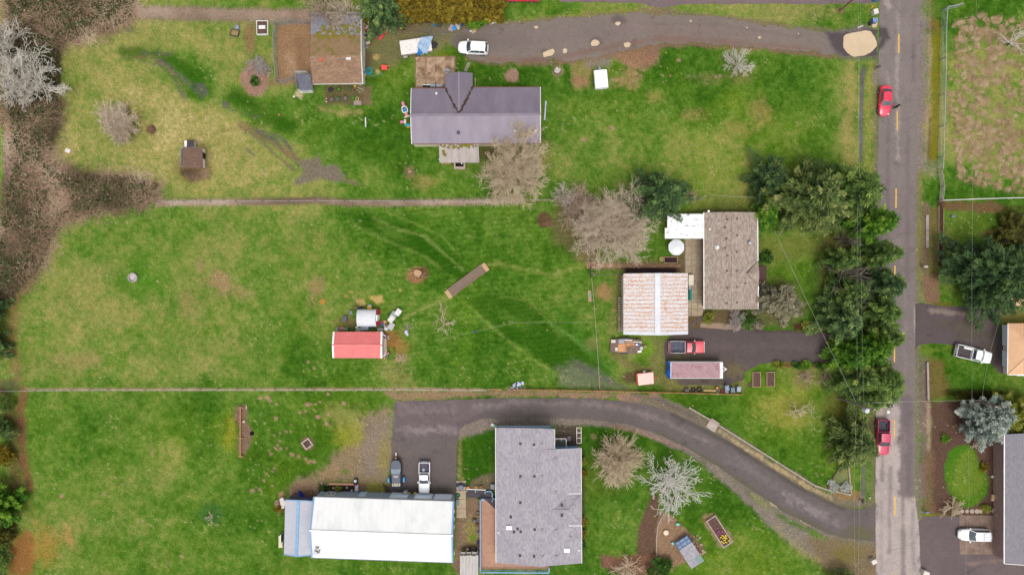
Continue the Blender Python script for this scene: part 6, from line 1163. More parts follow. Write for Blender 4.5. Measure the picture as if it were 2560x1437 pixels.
for i,(x,y,R,h,m,lb) in enumerate([(1862,800,1.2,1.6,GR2,'green leafy shrub below the brown roof edge'),(1770,790,1.1,1.0,YGR,'low green shrub by the blue hose'),(1886,812,1.1,1.2,GRY,'grey-green shrub at the corner of the drive'),(1912,645,1.1,1.0,GR2,'green shrub by the dark red porch'),(2020,818,1.2,1.0,YGR,'yellow-green shrub in the red mulch strip'),(1945,910,.7,.7,YGR,'small yellow-green plant at the west end of the mulch bed'),(1990,910,.6,.6,GR2,'small green plant in the mulch bed by the drive'),(2017,911,1.0,.8,LIM,'bright yellow-green plant in the mulch bed by the drive'),(2041,912,.6,.6,GR2,'dark green plant in the mulch bed by the drive'),(641,204,.75,1.1,GR2,'small dark green shrub in the pink leaf litter'),(1645,1418,2.0,2.2,GR2,'round dark green shrub at the foot of the dirt yard'),(2358,1093,.65,.6,LIM,'spiky yellow-green plant in the mulch bed'),(2457,1270,.8,.8,YGR,'round olive shrub beside the lawn island'),(2455,1165,.8,.7,OLV,'golden shrub between the lawn island and the slate roof'),(1455,1150,.6,1.0,YGR,'shrub at the north end of the grey house wall'),(1455,1185,.6,1.0,OLV,'golden shrub against the east wall of the grey house'),(1455,1300,.6,1.1,OLV,'golden shrub below the hipped gable of the grey house'),(1456,1330,.6,1.0,OLV,'golden shrub by the lower skylight wall'),(1455,1360,.55,1.0,GR2,'dark shrub against the lower east wall of the grey house'),(812,1222,.6,.6,GR2,'dark green plant at the west end of the workshop bed'),(850,1226,.8,.6,YGR,'sprawling plant in the middle of the workshop bed'),(700,1268,.7,.8,OLV,'orange-yellow shrub at the west end of the annex'),(700,1255,.5,.5,TW_BROWN,'brown dry plant west of the annex'),(2012,815,.5,.5,LIM,'small lime plant beside the yellow-green shrub')]):
    bush('shrub',lb,x,y,R,h,m,200 + i,6,int(160 + 240 * R * R),.2,blade=.3,trunk=False)
# flower rosettes on the retaining corner
WHT = mat_leaf('white_blossom',[C(150,156,138),C(206,206,194),C(236,234,228)],.8,0)
bush('shrub','white flowering plant nearest the drive in the stone corner bed',2080,1212,.85,.5,WHT,240,8,500,.14,trunk=False);bush('shrub','white flowering plant by the timber edge of the corner bed',2110,1214,.85,.6,WHT,241,8,500,.14,trunk=False)
# ---- bramble thicket, brush lines, straw: ground cover nobody could count
def scatter_poly(pts,n,r):
    q = np.asarray(pts,float);out = np.zeros((0,2));
    while len(out) < n:
        c = r.rand(n * 2,2) * (q.max(0) - q.min(0)) + q.min(0);out = np.concatenate([out,c[sdf_poly(c[:,0],c[:,1],pts) < 0]])
    return out[:n]
def canes(xy,hgt,r,L,w,segs=3,arch=.8,ax=None,axw=0.0):
    """arching ribbons; xy photo points, hgt base heights"""
    n = len(xy);a = r.rand(n) * 6.28
    if ax is not None: a = ax + r.normal(0,axw,n)
    d = np.stack([np.cos(a),np.sin(a)],-1);l = L * (.5 + r.rand(n));el = .3 + arch * r.rand(n);p = np.stack([(xy[:,0] - CX) / S,(CY - xy[:,1]) / S,hgt],-1);side = np.stack([-d[:,1],d[:,0],np.zeros(n)],-1)
    rows = []
    for k in range(segs + 1):
        t = k / segs;q = p + np.concatenate([d * (l * t)[:,None],(l * (el * t - .75 * t * t * (el + .25)))[:,None]],1);ww = w * (1 - .75 * t);rows.append(q + side * ww);rows.append(q - side * ww)
    V = np.stack(rows,1).reshape(-1,3);V[:,2] = np.maximum(V[:,2],.01);b = (np.arange(n) * 2 * (segs + 1))[:,None];F = np.concatenate([np.stack([b[:,0] + 2 * k,b[:,0] + 2 * k + 1,b[:,0] + 2 * k + 3,b[:,0] + 2 * k + 2],-1)[:,None] for k in range(segs)],1).reshape(-1,4);return V,F
def thicket(name,label,pts,h,n,nl,seed,m,ml=None,L=1.1,w=.02,jit=0):
    r = np.random.RandomState(seed)
    def hgt(x,y): return np.clip(h * (.55 + .75 * fbm(x,y,55,seed,3)) * sm(0,26,-sdf_poly(x,y,pts)),.02,9)
    xy = scatter_poly(pts,n,r) + r.normal(0,jit,(n,2));z = hgt(xy[:,0],xy[:,1]);z = z * (.45 + .55 * r.rand(n));V,F = canes(xy,z,r,L,w)
    patch = fbm(xy[:,0],xy[:,1],80,seed + 5,3);v = np.repeat(np.clip(.5 + .9 * patch + .16 * r.normal(0,1,n),0,1),3)
    o = mesh_np(name,V,F,m,None,{'v': ('FACE',v)});tag(o,label,None,None,'stuff')
    if nl:
        xy = scatter_poly(pts,nl,r);p2 = fbm(xy[:,0],xy[:,1],60,seed + 9,3) + .55 * sm(60,0,-sdf_poly(xy[:,0],xy[:,1],pts));xy = xy[p2 + .3 * r.normal(0,1,nl) > .0];k = len(xy);z = hgt(xy[:,0],xy[:,1]) * (.8 + .4 * r.rand(k)) + .1
        c = np.stack([(xy[:,0] - CX) / S,(CY - xy[:,1]) / S,z],-1);d = unit(r.normal(0,1,(k,3)) + np.array([0,0,.2]));Lf = .2 + .2 * r.rand(k);V,F = diamonds(c,d,Lf,Lf * .38,r,.8)
        o = mesh_np('bramble_leaves',V,F,ml,None,{'v': ('FACE',np.clip(.45 + .25 * r.normal(0,1,k),0,1))});tag(o,'small dull green leaves over the ' + label,None,None,'stuff')
CANE = mat_leaf('bramble_cane',[C(94,82,58),C(142,118,94),C(188,154,128),C(220,196,168)],.9,0);BLEAF = mat_leaf('bramble_leaf',[C(48,54,30),C(80,86,50),C(110,112,68),C(176,174,140)],.8,.1);DEADG = mat_leaf('dead_grass',[C(138,116,98),C(180,154,134),C(212,190,168)],.95,0);STRW = mat_leaf('straw',[C(150,128,88),C(186,158,120),C(216,190,156)],.95,0)
BR1 = [(10,-10),(338,-10),(330,45),(270,78),(190,100),(150,105),(150,130),(60,120),(14,60)]
BR2 = [(20,250),(60,275),(140,240),(158,268),(140,330),(125,400),(190,432),(260,440),(330,440),(398,460),(395,500),(300,520),(200,540),(150,560),(125,610),(110,660),(60,710),(30,740),(-8,760),(-8,620),(14,470),(28,440)]
thicket('bramble','brown bramble thicket in the top left corner',BR1,1.6,10000,13000,301,CANE,BLEAF,1.3,.022,13);thicket('bramble','brown bramble thicket along the left edge',BR2,1.6,17000,20000,302,CANE,BLEAF,1.3,.022,13)
thicket('brush','dark evergreen underbrush below the silvery trees',[(14,100),(150,110),(150,240),(60,275),(18,250)],1.5,5000,9000,303,mat_leaf('underbrush',[C(58,50,34),C(84,76,50),C(120,104,80)],.9,0),BLEAF,1.0,.022)
def strip_poly(line,w): return [(x,y - w / 2) for x,y in line] + [(x,y + w / 2) for x,y in line[::-1]]
thicket('dead_grass','line of dead grass and briars north of the chicken run',strip_poly([(345,32),(420,34),(560,38),(680,40),(776,38)],22),.6,5200,0,304,DEADG,None,.8,.02)
thicket('dead_grass','long line of dead grass dividing the two western fields',strip_poly([(395,507),(560,506),(700,504),(790,501),(860,507),(1000,508),(1160,505),(1300,501)],9),.5,6500,0,305,DEADG,None,.55,.018)
thicket('dead_grass','brown stalks round the small animal hut',[(450,405),(456,440),(490,455),(520,440),(525,415),(512,425),(455,425)],.4,700,0,306,CANE,None,.5,.015)
def straw_field():
    r = np.random.RandomState(310);pts = [(2382,60),(2440,40),(2600,60),(2600,480),(2440,470),(2392,440),(2376,300)];n = 950;c = scatter_poly(pts,n,r);keep = fbm(c[:,0],c[:,1],60,311,3) + .3 * r.normal(0,1,n) > -.18;c = c[keep];n = len(c);k = 34
    ti = np.repeat(np.arange(n),k);rad = (3 + 5 * r.rand(n))[ti];xy = c[ti] + r.normal(0,1,(n * k,2)) * rad[:,None] * .45;ax = (fbm(c[:,0],c[:,1],30,312,2) * 6)[ti]
    V,F = canes(xy,np.full(n * k,.04),r,.62,.018,3,.75,ax,.45);v = np.repeat(np.clip(.5 + .2 * r.normal(0,1,n)[ti] + .12 * r.normal(0,1,n * k),0,1),3)
    tag(mesh_np('dry_grass',V,F,STRW,None,{'v': ('FACE',v)}),'tufts of flattened straw-coloured grass in the east paddock',None,None,'stuff')
straw_field()
# ------------------------------------------------------------------ vehicles
def paint(name,c,c2=None): return mat('paint_' + name,c,c2 or mixc(c,(1,1,1,1),.06),.7,.32,.0,coat=.5,spec=.4)
M_TYRE = mat('tyre',C(44,42,44),None,4,.9);M_RIM = mat('rim',C(190,192,196),C(150,152,156),3,.4,.5);M_CG = mat_glass('car_glass',C(66,78,86));M_BLK = mat('black_plastic',C(48,46,50),None,4,.7);M_LAMP = mat('headlight',C(226,228,230),None,3,.2,spec=.8);M_TAIL = mat('tail_light',C(170,24,24),None,3,.3);M_CHR = mat('chrome',C(216,216,218),C(180,182,186),3,.25,.7)
def loft(st,m,name,parent,smooth=38):
    """st: list of (x, half width, z bottom, z shoulder, z top); rounded body cross-sections along x"""
    mb = MB();rows = []
    for x,w,zb,zs,zt in st:
        pr = [(w * .94,zb),(w,zb + (zs - zb) * .35),(w,zs - (zs - zb) * .15),(w * .95,zs),(w * .80,lerp(zs,zt,.75)),(w * .4,zt),(0,zt)];ring = [(x,y,z) for y,z in pr] + [(x,-y,z) for y,z in pr[::-1][1:]];rows.append(ring)
    n = len(rows[0]);mb.v = [p for r in rows for p in r]
    for i in range(len(rows) - 1):
        for k in range(n - 1): mb.f.append((i * n + k,i * n + k + 1,(i + 1) * n + k + 1,(i + 1) * n + k))
        mb.f.append((i * n + n - 1,i * n,(i + 1) * n,(i + 1) * n + n - 1))
    mb.f.append(tuple(range(n)));mb.f.append(tuple((len(rows) - 1) * n + k for k in range(n - 1,-1,-1)))
    return obj(name,mb,m,parent,smooth)
def cabin(t,m,xb0,xr0,xr1,xb1,wb,wr,zb,zr,bow=.12,sides=((.02,.48),(.52,.98)),rear=True,rbow=.08):
    """passenger cabin with bowed windscreen, rear window and side windows as parts"""
    us = [-1,-.6,0,.6,1]
    def F(u,v): return Vector((lerp(xb1,xr1,v) - bow * u * u,u * lerp(wb,wr,v),lerp(zb,zr,v) + (.04 * (1 - u * u) if v == 1 else 0)))
    def Bk(u,v): return Vector((lerp(xb0,xr0,v) + rbow * u * u,u * lerp(wb,wr,v),lerp(zb,zr,v) + (.04 * (1 - u * u) if v == 1 else 0)))
    mb = MB()
    for a,b in zip(us[:-1],us[1:]):
        mb.poly([F(a,0),F(b,0),F(b,1),F(a,1)]);mb.poly([Bk(b,0),Bk(a,0),Bk(a,1),Bk(b,1)]);mb.poly([Bk(a,1),F(a,1),F(b,1),Bk(b,1)][::-1] if False else [F(a,1),F(b,1),Bk(b,1),Bk(a,1)])
    for u in (-1,1): q = [Bk(u,0),F(u,0),F(u,1),Bk(u,1)];mb.poly(q if u < 0 else q[::-1])
    cb = obj('cabin',mb,m,t)
    def glass(nm,fn,e,off):
        g = MB();vs = [.08,.92];uu = [-.9,-.5,0,.5,.9]
        for a,b in zip(uu[:-1],uu[1:]): q = [fn(a,.08) + off,fn(b,.08) + off,fn(b,.93) + off,fn(a,.93) + off];g.poly(q)
        return obj(nm,g,M_CG,t)
    glass('windscreen',F,1,Vector((.018,0,.018)))
    if rear: glass('rear_window',Bk,-1,Vector((-.018,0,.018)))
    for u in (-1,1):
        for s0,s1 in sides:
            def sp(s,v): return lerp(Bk(u,v),F(u,v),s) + Vector((0,u * .016,.008))
            obj('side_window',MB().poly([sp(s0,.12),sp(s1,.12),sp(min(s1,.96),.88),sp(max(s0,.04),.88)]),M_CG,t)
    return cb
def wheels(t,xs,y,r=.34,w=.22,rim=None):
    for x in xs:
        for s in (-1,1):
            wh = obj('wheel',MB().ycyl((x,s * y,r),r,w),M_TYRE,t);obj('rim',MB().ycyl((x,s * (y + .02),r),r * .66,w),rim or M_RIM,wh)
def mirrors(t,x,y,z,m,w=.22):
    for s in (-1,1): obj('mirror',MB().bevbox(x - .09,x + .09,min(s * y,s * (y + w)),max(s * y,s * (y + w)),z - .08,z + .1,.04),m,t)
def lights(t,xf,xr,y,zf,zr,w=.28):
    for s in (-1,1):
        obj('headlight',MB().bevbox(xf - .16,xf + .02,s * y - w / 2,s * y + w / 2,zf - .1,zf + .06,.04),M_LAMP,t);obj('tail_light',MB().bevbox(xr - .02,xr + .1,s * y - w / 3,s * y + w / 3,zr - .14,zr + .1,.03),M_TAIL,t)
def place(px,py,z=.5): v = P(px,py,z);return Vector((v.x,v.y,.02))
def suv(label,px,py,rot,c,L=4.5,W=1.86,rack=False):
    t = thing('suv',label,'car',place(px,py,.7),rot);m = c;a = L / 2;w = W / 2
    loft([(-a,w * .66,.42,.72,.86),(-a + .1,w * .84,.3,.85,1.0),(-a + .3,w * .96,.3,.9,1.02),(-a * .6,w,.26,.92,1.02),(0,w,.24,.92,1.02),(a * .42,w,.26,.9,1.02),(a * .62,w * .97,.26,.86,.98),(a * .8,w * .9,.28,.8,.92),(a * .92,w * .76,.3,.72,.82),(a - .04,w * .58,.36,.62,.7),(a + .02,w * .4,.44,.55,.6)],m,'body',t)
    cabin(t,m,-a + .1,-a + .42,a * .14,a * .46,w * .93,w * .72,.96,1.62,.14,((.08,.38),(.4,.68),(.7,.95)))
    wheels(t,(-a * .62,a * .6),w - .09,.35);mirrors(t,a * .36,w - .02,1.02,m);lights(t,a - .2,-a + .08,w * .62,.8,.95)
    if rack:
        q = MB()
        for y in (-.5,-.25,0,.25,.5): q.beam((-1.85,y,1.74),(-.75,y,1.74),.035)
        for x in (-1.85,-.75): q.beam((x,-.55,1.72),(x,.55,1.72),.05)
        obj('roof_rack',q,M_CHR,t)
    else:
        for s in (-1,1): obj('roof_rail',MB().beam((-1.5,s * .58,1.64),(.2,s * .58,1.64),.05),m,t)
    return t
def sedan(label,px,py,rot,c):
    t = thing('car',label,'car',place(px,py,.6),rot);m = c;a,w = 2.24,.9
    loft([(-a,w * .62,.42,.66,.78),(-a + .12,w * .86,.3,.78,.92),(-a * .7,w * .98,.24,.84,.95),(0,w,.22,.82,.93),(a * .4,w,.24,.8,.92),(a * .66,w * .97,.24,.74,.84),(a * .88,w * .84,.28,.62,.7),(a,w * .52,.36,.5,.56)],m,'body',t)
    cabin(t,m,-a + .42,-a + 1.05,.16,.86,w * .92,w * .66,.88,1.42,.18,((.1,.5),(.53,.9)),True,.14);wheels(t,(-a * .62,a * .62),w - .08,.33);mirrors(t,.62,w - .02,.92,m,.2);lights(t,a - .26,-a + .06,w * .62,.66,.82,.3)
    obj('spoiler',MB().bevbox(-a + .04,-a + .26,-.6,.6,.9,.98,.03),m,t);return t
def pickup(label,px,py,rot,c,L=5.3,W=1.86,liner=None,cab=1.45,bed=1.95,chrome=False,z=.75,hood_curve=.0,name='pickup_truck'):
    t = thing(name,label,'pickup truck',place(px,py,z),rot);m = c;a = L / 2;w = W / 2;xb = -a + .18 + bed;xc = xb + cab;rd = hood_curve
    loft([(xb + .02,w,.32,.98,1.08),(xc - .1,w,.32,.98,1.08),(xc + .35,w,.34,.94,1.05),(a - .35,w * (.98 - rd),.36,.9,1.0),(a - .08,w * (.94 - 2 * rd),.4,.84,.92),(a,w * (.9 - 3 * rd),.46,.74,.78)],m,'body',t)
    cabin(t,m,xb + .04,xb + .12,xc - .5,xc + .28,w * .93,w * .74,1.02,1.72,.12,((.1,.9),) if cab < 1.6 else ((.06,.4),(.44,.92)),True,.03)
    bm = liner or mat('bed_liner',C(74,74,84),C(60,60,70),2,.8)
    x0 = -a + .18;q = MB()
    for s in (-1,1): q.bevbox(x0,xb,min(s * w,s * (w - .09)),max(s * w,s * (w - .09)),.42,1.1,.03)
    q.bevbox(xb - .08,xb,-w + .12,w - .12,.42,1.12,.02);obj('bed',q,M_CHR if chrome else m,t);obj('tailgate',MB().bevbox(x0 - .09,x0 - .005,-w * .97,w * .97,.5,1.08,.03),m,t)
    obj('bed_floor',MB().box(x0,xb - .085,-w + .095,w - .095,.5,.62),bm,t)
    for s in (-1,1): obj('wheel_arch',MB().bevbox(x0 + bed * .34,x0 + bed * .72,s * (w - .24) - .115,s * (w - .24) + .115,.6,.86,.06),bm,t)
    tr = M_CHR if chrome else m;obj('front_bumper',MB().bevbox(a - .04,a + .12,-w * (.94 - 2 * rd),w * (.94 - 2 * rd),.4,.66,.05),tr,t);obj('rear_bumper',MB().bevbox(-a - .03,-a + .08,-w * .95,w * .95,.42,.64,.05),M_CHR,t)
    wheels(t,(x0 + bed * .53,a - .85),w - .1,.37,.24);mirrors(t,xc + .02,w - .04,1.1,M_CHR if chrome else m,.2);lights(t,a - .02,x0 - .12,w * .7,.78,.92,.26);return t
D = math.radians
WH = paint('white',C(244,244,246,1.35));RED = paint('red',C(226,34,66),C(236,60,92));PRED = paint('faded_red',C(228,74,84));MRED = paint('magenta_red',C(214,62,100),C(200,44,84))
suv('white SUV parked at the west end of the gravel drive',1183,120,D(177),WH,4.55,1.92);suv('white SUV with roof rack parked on the concrete slab',2436,1336,D(179),WH,4.8,1.8,True)
sedan('red sedan standing in the lane beside the ditch',2212,253,D(-93),RED)
p = pickup('red pickup with a spare wheel in the bed, on the asphalt by the rusty garage',1716,867,D(0),PRED,5.35,1.84,mat('grey_liner',C(96,96,112),C(78,78,94),2,.8),cab=1.35,bed=2.25,chrome=True);s = MB().lathe([(.2,0),(.36,.02),(.36,.2),(.22,.22),(.2,.14),(.06,.14),(.06,.18),(0,.18)],18).xf((-.02,-.4,.63));sw = obj('spare_wheel',s,M_TYRE,p);obj('rim',MB().lathe([(.2,.13),(.24,.235),(.08,.2),(0,.2)],16).xf((-.02,-.4,.63)),M_RIM,sw)
pickup('dark red pickup parked on the left edge of the road under the grey-green conifer',2207,1091,D(-91),MRED,5.3,1.84,cab=1.9,bed=1.7)
w_ = pickup('white pickup with a toolbox in its bed, half on the grass',2433,885,D(-13.4),WH,5.5,1.9,mat('wooden_bed',C(92,82,86),C(70,62,66),1.2,.9,stretch=(1,8,1)),cab=1.5,bed=2.3,hood_curve=.07);obj('toolbox',MB().bevbox(-1.7,-.4,.5,.78,.62,1.06,.04),M_W,w_)
s_ = pickup('white compact pickup on the dark parking pad beside the covered boat',1061,1192,D(-91),WH,4.7,1.68,mat('grey_bed',C(104,98,112),C(78,74,86),2,.8),cab=1.35,bed=1.5,hood_curve=.03);obj('bed_cover',MB().bevbox(-1.1 + .48,-.68 + .48,-.78,.78,1.08,1.2,.03),WH,s_);obj('sack',MB().lathe([(.2,0),(.26,.12),(.2,.24),(0,.28)],9,(-1.1,-.15),.6),mat('grey_sack',C(186,192,204),None,3,.8),s_)
pickup('bright red pickup cut by the top edge, on the grass',1308,-12,D(180),RED,5.0,1.86,name='pickup_truck')
# motorboat under covers on its trailer
b = thing('motorboat','grey covered motorboat, bow up the pad, beside the white compact pickup','boat',place(991,1182,.8),D(91));mk = mat('boat_grey',C(98,106,120),C(82,90,104),1.5,.6);mdk = mat('boat_dark',C(58,64,76),C(44,50,62),2,.6)
loft([(-2.1,.7,.62,1.0,1.08),(-1.0,.82,.55,1.05,1.12),(.6,.84,.55,1.08,1.16),(1.5,.78,.6,1.1,1.2),(1.95,.58,.72,1.1,1.18),(2.12,.28,.85,1.08,1.1)],mdk,'hull',b)
obj('bow_cover',MB().prism([(.72,-.76),(1.6,-.7),(1.95,-.45),(2.05,0),(1.95,.45),(1.6,.7),(.72,.76)],1.15,1.26),mk,b);obj('cockpit_cover',MB().prism([(-1.35,-.58),(.0,-.62),(.1,-.6),(.1,.6),(.0,.62),(-1.35,.58)],1.12,1.34),mat('cover_grey',C(112,116,128),C(98,102,114),1.5,.8),b)
ws = MB().poly([(.72,-.76,1.2),(.72,.76,1.2),(.08,.62,1.55),(.08,-.62,1.55)]);ws.poly([(.72,.76,1.18),(.72,-.76,1.18),(.08,-.62,1.53),(.08,.62,1.53)]);obj('windscreen',ws,mat_glass('boat_glass',C(150,166,180)),b)
obj('stern_seat',MB().bevbox(-1.85,-1.4,-.62,.62,1.08,1.3,.06),mat('cream_vinyl',C(206,204,180),None,2,.6),b);obj('engine_cover',MB().bevbox(-2.25,-1.87,-.62,.62,.9,1.2,.08),mdk,b);obj('label_plate',MB().box(-.55,-.2,-.33,.33,1.34,1.352),mat('tan_plate',C(186,176,176),None,3,.7),b)
for y in (-.35,.35): obj('cup_holder',MB().lathe([(.09,0),(.09,.03),(.05,.03),(.05,.005),(0,.005)],10,(-1.6,y),1.3),M_BLK,b)
bt = thing('boat_trailer','boat trailer with light blue wheel covers under the grey motorboat','trailer',place(991,1182,.5),D(91));q = MB()
for y in (-.7,.7): q.beam((-1.9,y,.5),(1.2,y,.5),.08,.1);q.beam((1.2,y,.5),(2.5,0,.5),.08,.1)
q.beam((2.3,0,.5),(3.0,0,.5),.1,.1);q.beam((-1.0,-1.05,.42),(-1.0,1.05,.42),.08);obj('frame',q,M_BLK,bt);obj('winch_post',MB().bevbox(2.25,2.5,-.15,.15,.5,1.0,.05),mat('ochre_strap',C(170,140,100),None,3,.8),bt);obj('coupler',MB().bevbox(2.6,3.1,-.07,.07,.48,.62,.03),M_W,bt)
bluew = mat('sky_blue_cover',C(86,186,240),None,2,.5)
for s in (-1,1): wh = obj('wheel',MB().ycyl((-1.0,s * 1.12,.4),.4,.22),M_TYRE,bt);obj('wheel_cover',MB().ycyl((-1.0,s * 1.15,.42),.43,.26),bluew,wh)
# trailers
def cargo_small():
    t = thing('cargo_trailer','small white fibreglass cargo trailer alone on the lawn east of the house','trailer',P(1500,204),D(95));L,w = 1.35,1.0
    loft([(-L,w * .9,.5,1.25,1.38),(-L + .08,w,.45,1.4,1.48),(0,w,.45,1.42,1.52),(L - .08,w * .99,.45,1.4,1.48),(L,w * .9,.5,1.25,1.38)],mat('white_shell',C(250,250,250,1.3),None,1,.5),'shell',t,30)
    wheels(t,(-.1,),w - .05,.28,.16);q = MB()
    for y in (-.35,.35): q.beam((L - .1,y,.45),(L + .75,0,.45),.07)
    obj('tongue',q,M_GALV,t);obj('jack',MB().bevbox(L + .25,L + .5,-.18,.18,.45,.8,.04),M_GALV,t)
cargo_small()
def tent_trailer():
    t = thing('tent_trailer','flat white folded camping trailer half covered by a rumpled pale blue tarp','trailer',place(1041,115,1.2),D(8));m = mat('offwhite_top',C(232,226,222,1.45),C(222,214,210,1.45),1,.7)
    obj('body',MB().bevbox(-2.35,2.2,-1.0,1.0,.45,1.1,.03),mat('trailer_side',C(190,184,178),None,2,.7),t);obj('lid',MB().bevbox(-2.42,2.26,-1.06,1.06,1.12,1.32,.05),m,t)
    for x,y in ((-1.5,.05),(-.9,.25),(-1.1,-.5),(.1,-.3),(.15,.8)): obj('fastener',MB().box(-.05,.05,-.05,.05,1.32,1.335).xf((x,y,0)),M_BLK,t)
    wheels(t,(-.1,),1.02,.32,.2);q = MB()
    for y in (-.5,.5): q.beam((2.2,y,.5),(3.2,.1,.5),.08)
    obj('tongue',q,M_BLK,t);obj('storage_tray',MB().bevbox(2.25,2.95,-.45,.45,.5,.62,.03),M_BLK,t);obj('step',MB().bevbox(-2.2,-1.6,-1.32,-1.08,.4,.7,.04),mat('grey_step',C(190,182,182),None,3,.8),t)
    # tarp: draped grid
    nx,ny = 26,20;mb = MB();pts = [(.05,-1.15),(2.35,.95),(2.85,1.15),(.6,1.1)]
    for i in range(nx + 1):
        for j in range(ny + 1):
            u,v = i / nx,j / ny;x = lerp(lerp(-.1,1.5,u),lerp(.75,2.75,u),v) + .12 * math.sin(9 * v + 3 * u) * (1 - u) ;y = lerp(-1.3,1.25,v) + .06 * math.sin(11 * u);z = 1.43 + .05 * math.sin(7 * u + 14 * v) + .035 * math.sin(23 * u - 9 * v)
            if abs(y) > 1.06: z -= (abs(y) - 1.06) * 1.8
            if x > 2.3: z -= (x - 2.3) * .9
            mb.v.append((x,y,z))
    for i in range(nx):
        for j in range(ny): a = i * (ny + 1) + j;mb.f.append((a,a + ny + 1,a + ny + 2,a + 1))
    o = solo('tarp',mb,mat('pale_blue_tarp',C(176,198,220),C(132,166,204),1.1,.6,lo=.4,hi=.7),'pale blue rumpled tarp lying over the flat white camping trailer','tarp',t.location,D(8),smooth=60)
    q = MB().prism([(.0,-1.2),(.75,-1.15),(.28,-.45)],1.50,1.53);q.poly([(.0,-1.2,1.51),(-.05,-1.35,.9),(.8,-1.3,.9),(.75,-1.15,1.51)]);tag(obj('underside',q,mat('bright_blue_tarp',C(50,136,214),None,2,.6),o))
tent_trailer()
def tarp_trailer():
    t = thing('travel_trailer','long trailer under a wrinkled burgundy tarp with white A-frame hitch','trailer',place(1738,925,1.9),0);L,w = 3.75,1.24
    obj('body',MB().bevbox(-L,L,-w,w,.5,2.0,.06),mat('trailer_white',C(230,228,226,1.45),None,1,.6),t)
    obj('front_cap',MB().bevbox(L - .05,L + .36,-w,w,.5,2.05,.1),M_W,t);q = MB()
    for y in (-.7,.7): q.beam((L + .3,y,.5),(L + 1.35,0,.5),.09,.12)
    q.beam((L + .3,0,.5),(L + 1.4,0,.5),.07,.1);obj('hitch',q,M_W,t);wheels(t,(-.5,.4),w - .12,.34,.22)
    nx,ny = 60,20;mb = MB()
    for i in range(nx + 1):
        for j in range(ny + 1):
            u,v = i / nx,j / ny;x = -L + .05 + (2 * L - .2) * u;y = lerp(-w - .03,w - .12,v);z = 2.045 + .012 * math.sin(31 * u + 6 * v) + .02 * max(0,math.sin(14 * u + 3 * math.sin(5 * v))) * (.3 + u) + .01 * math.sin(50 * u * (1 + .2 * v) + 17 * v)
            if v == 0: z = 1.2 + .1 * math.sin(20 * u)
            if u == 0: z = 1.4
            mb.v.append((x,y,z))
    for i in range(nx):
        for j in range(ny): a = i * (ny + 1) + j;mb.f.append((a,a + ny + 1,a + ny + 2,a + 1))
    o = solo('tarp',mb,mat('burgundy_tarp',C(170,132,138),C(152,108,112),.9,.5,lo=.5,hi=.62),'wrinkled burgundy tarp stretched over the long trailer','tarp',t.location,0,smooth=50)
    mb = MB()
    for i in range(10): y0,y1 = -w - .02 + 2.5 * i / 10,-w - .02 + 2.5 * (i + 1) / 10;f = lambda y: -L - .22 + .12 * math.sin(y * 3.1) + .04 * math.sin(y * 11);mb.poly([(f(y0),y0,1.5),(f(y1),y1,1.5),(-L + .02,y1,2.06),(-L + .02,y0,2.06)][::-1]);mb.poly([(f(y0) - .05,y0,.9),(f(y1) - .05,y1,.9),(f(y1),y1,1.5),(f(y0),y0,1.5)][::-1])
    solo('tarp',mb,mat('vivid_blue_tarp',C(14,116,226),C(10,92,196),2,.6),'vivid blue tarp hanging over the west end of the long trailer','tarp',t.location)
tarp_trailer()
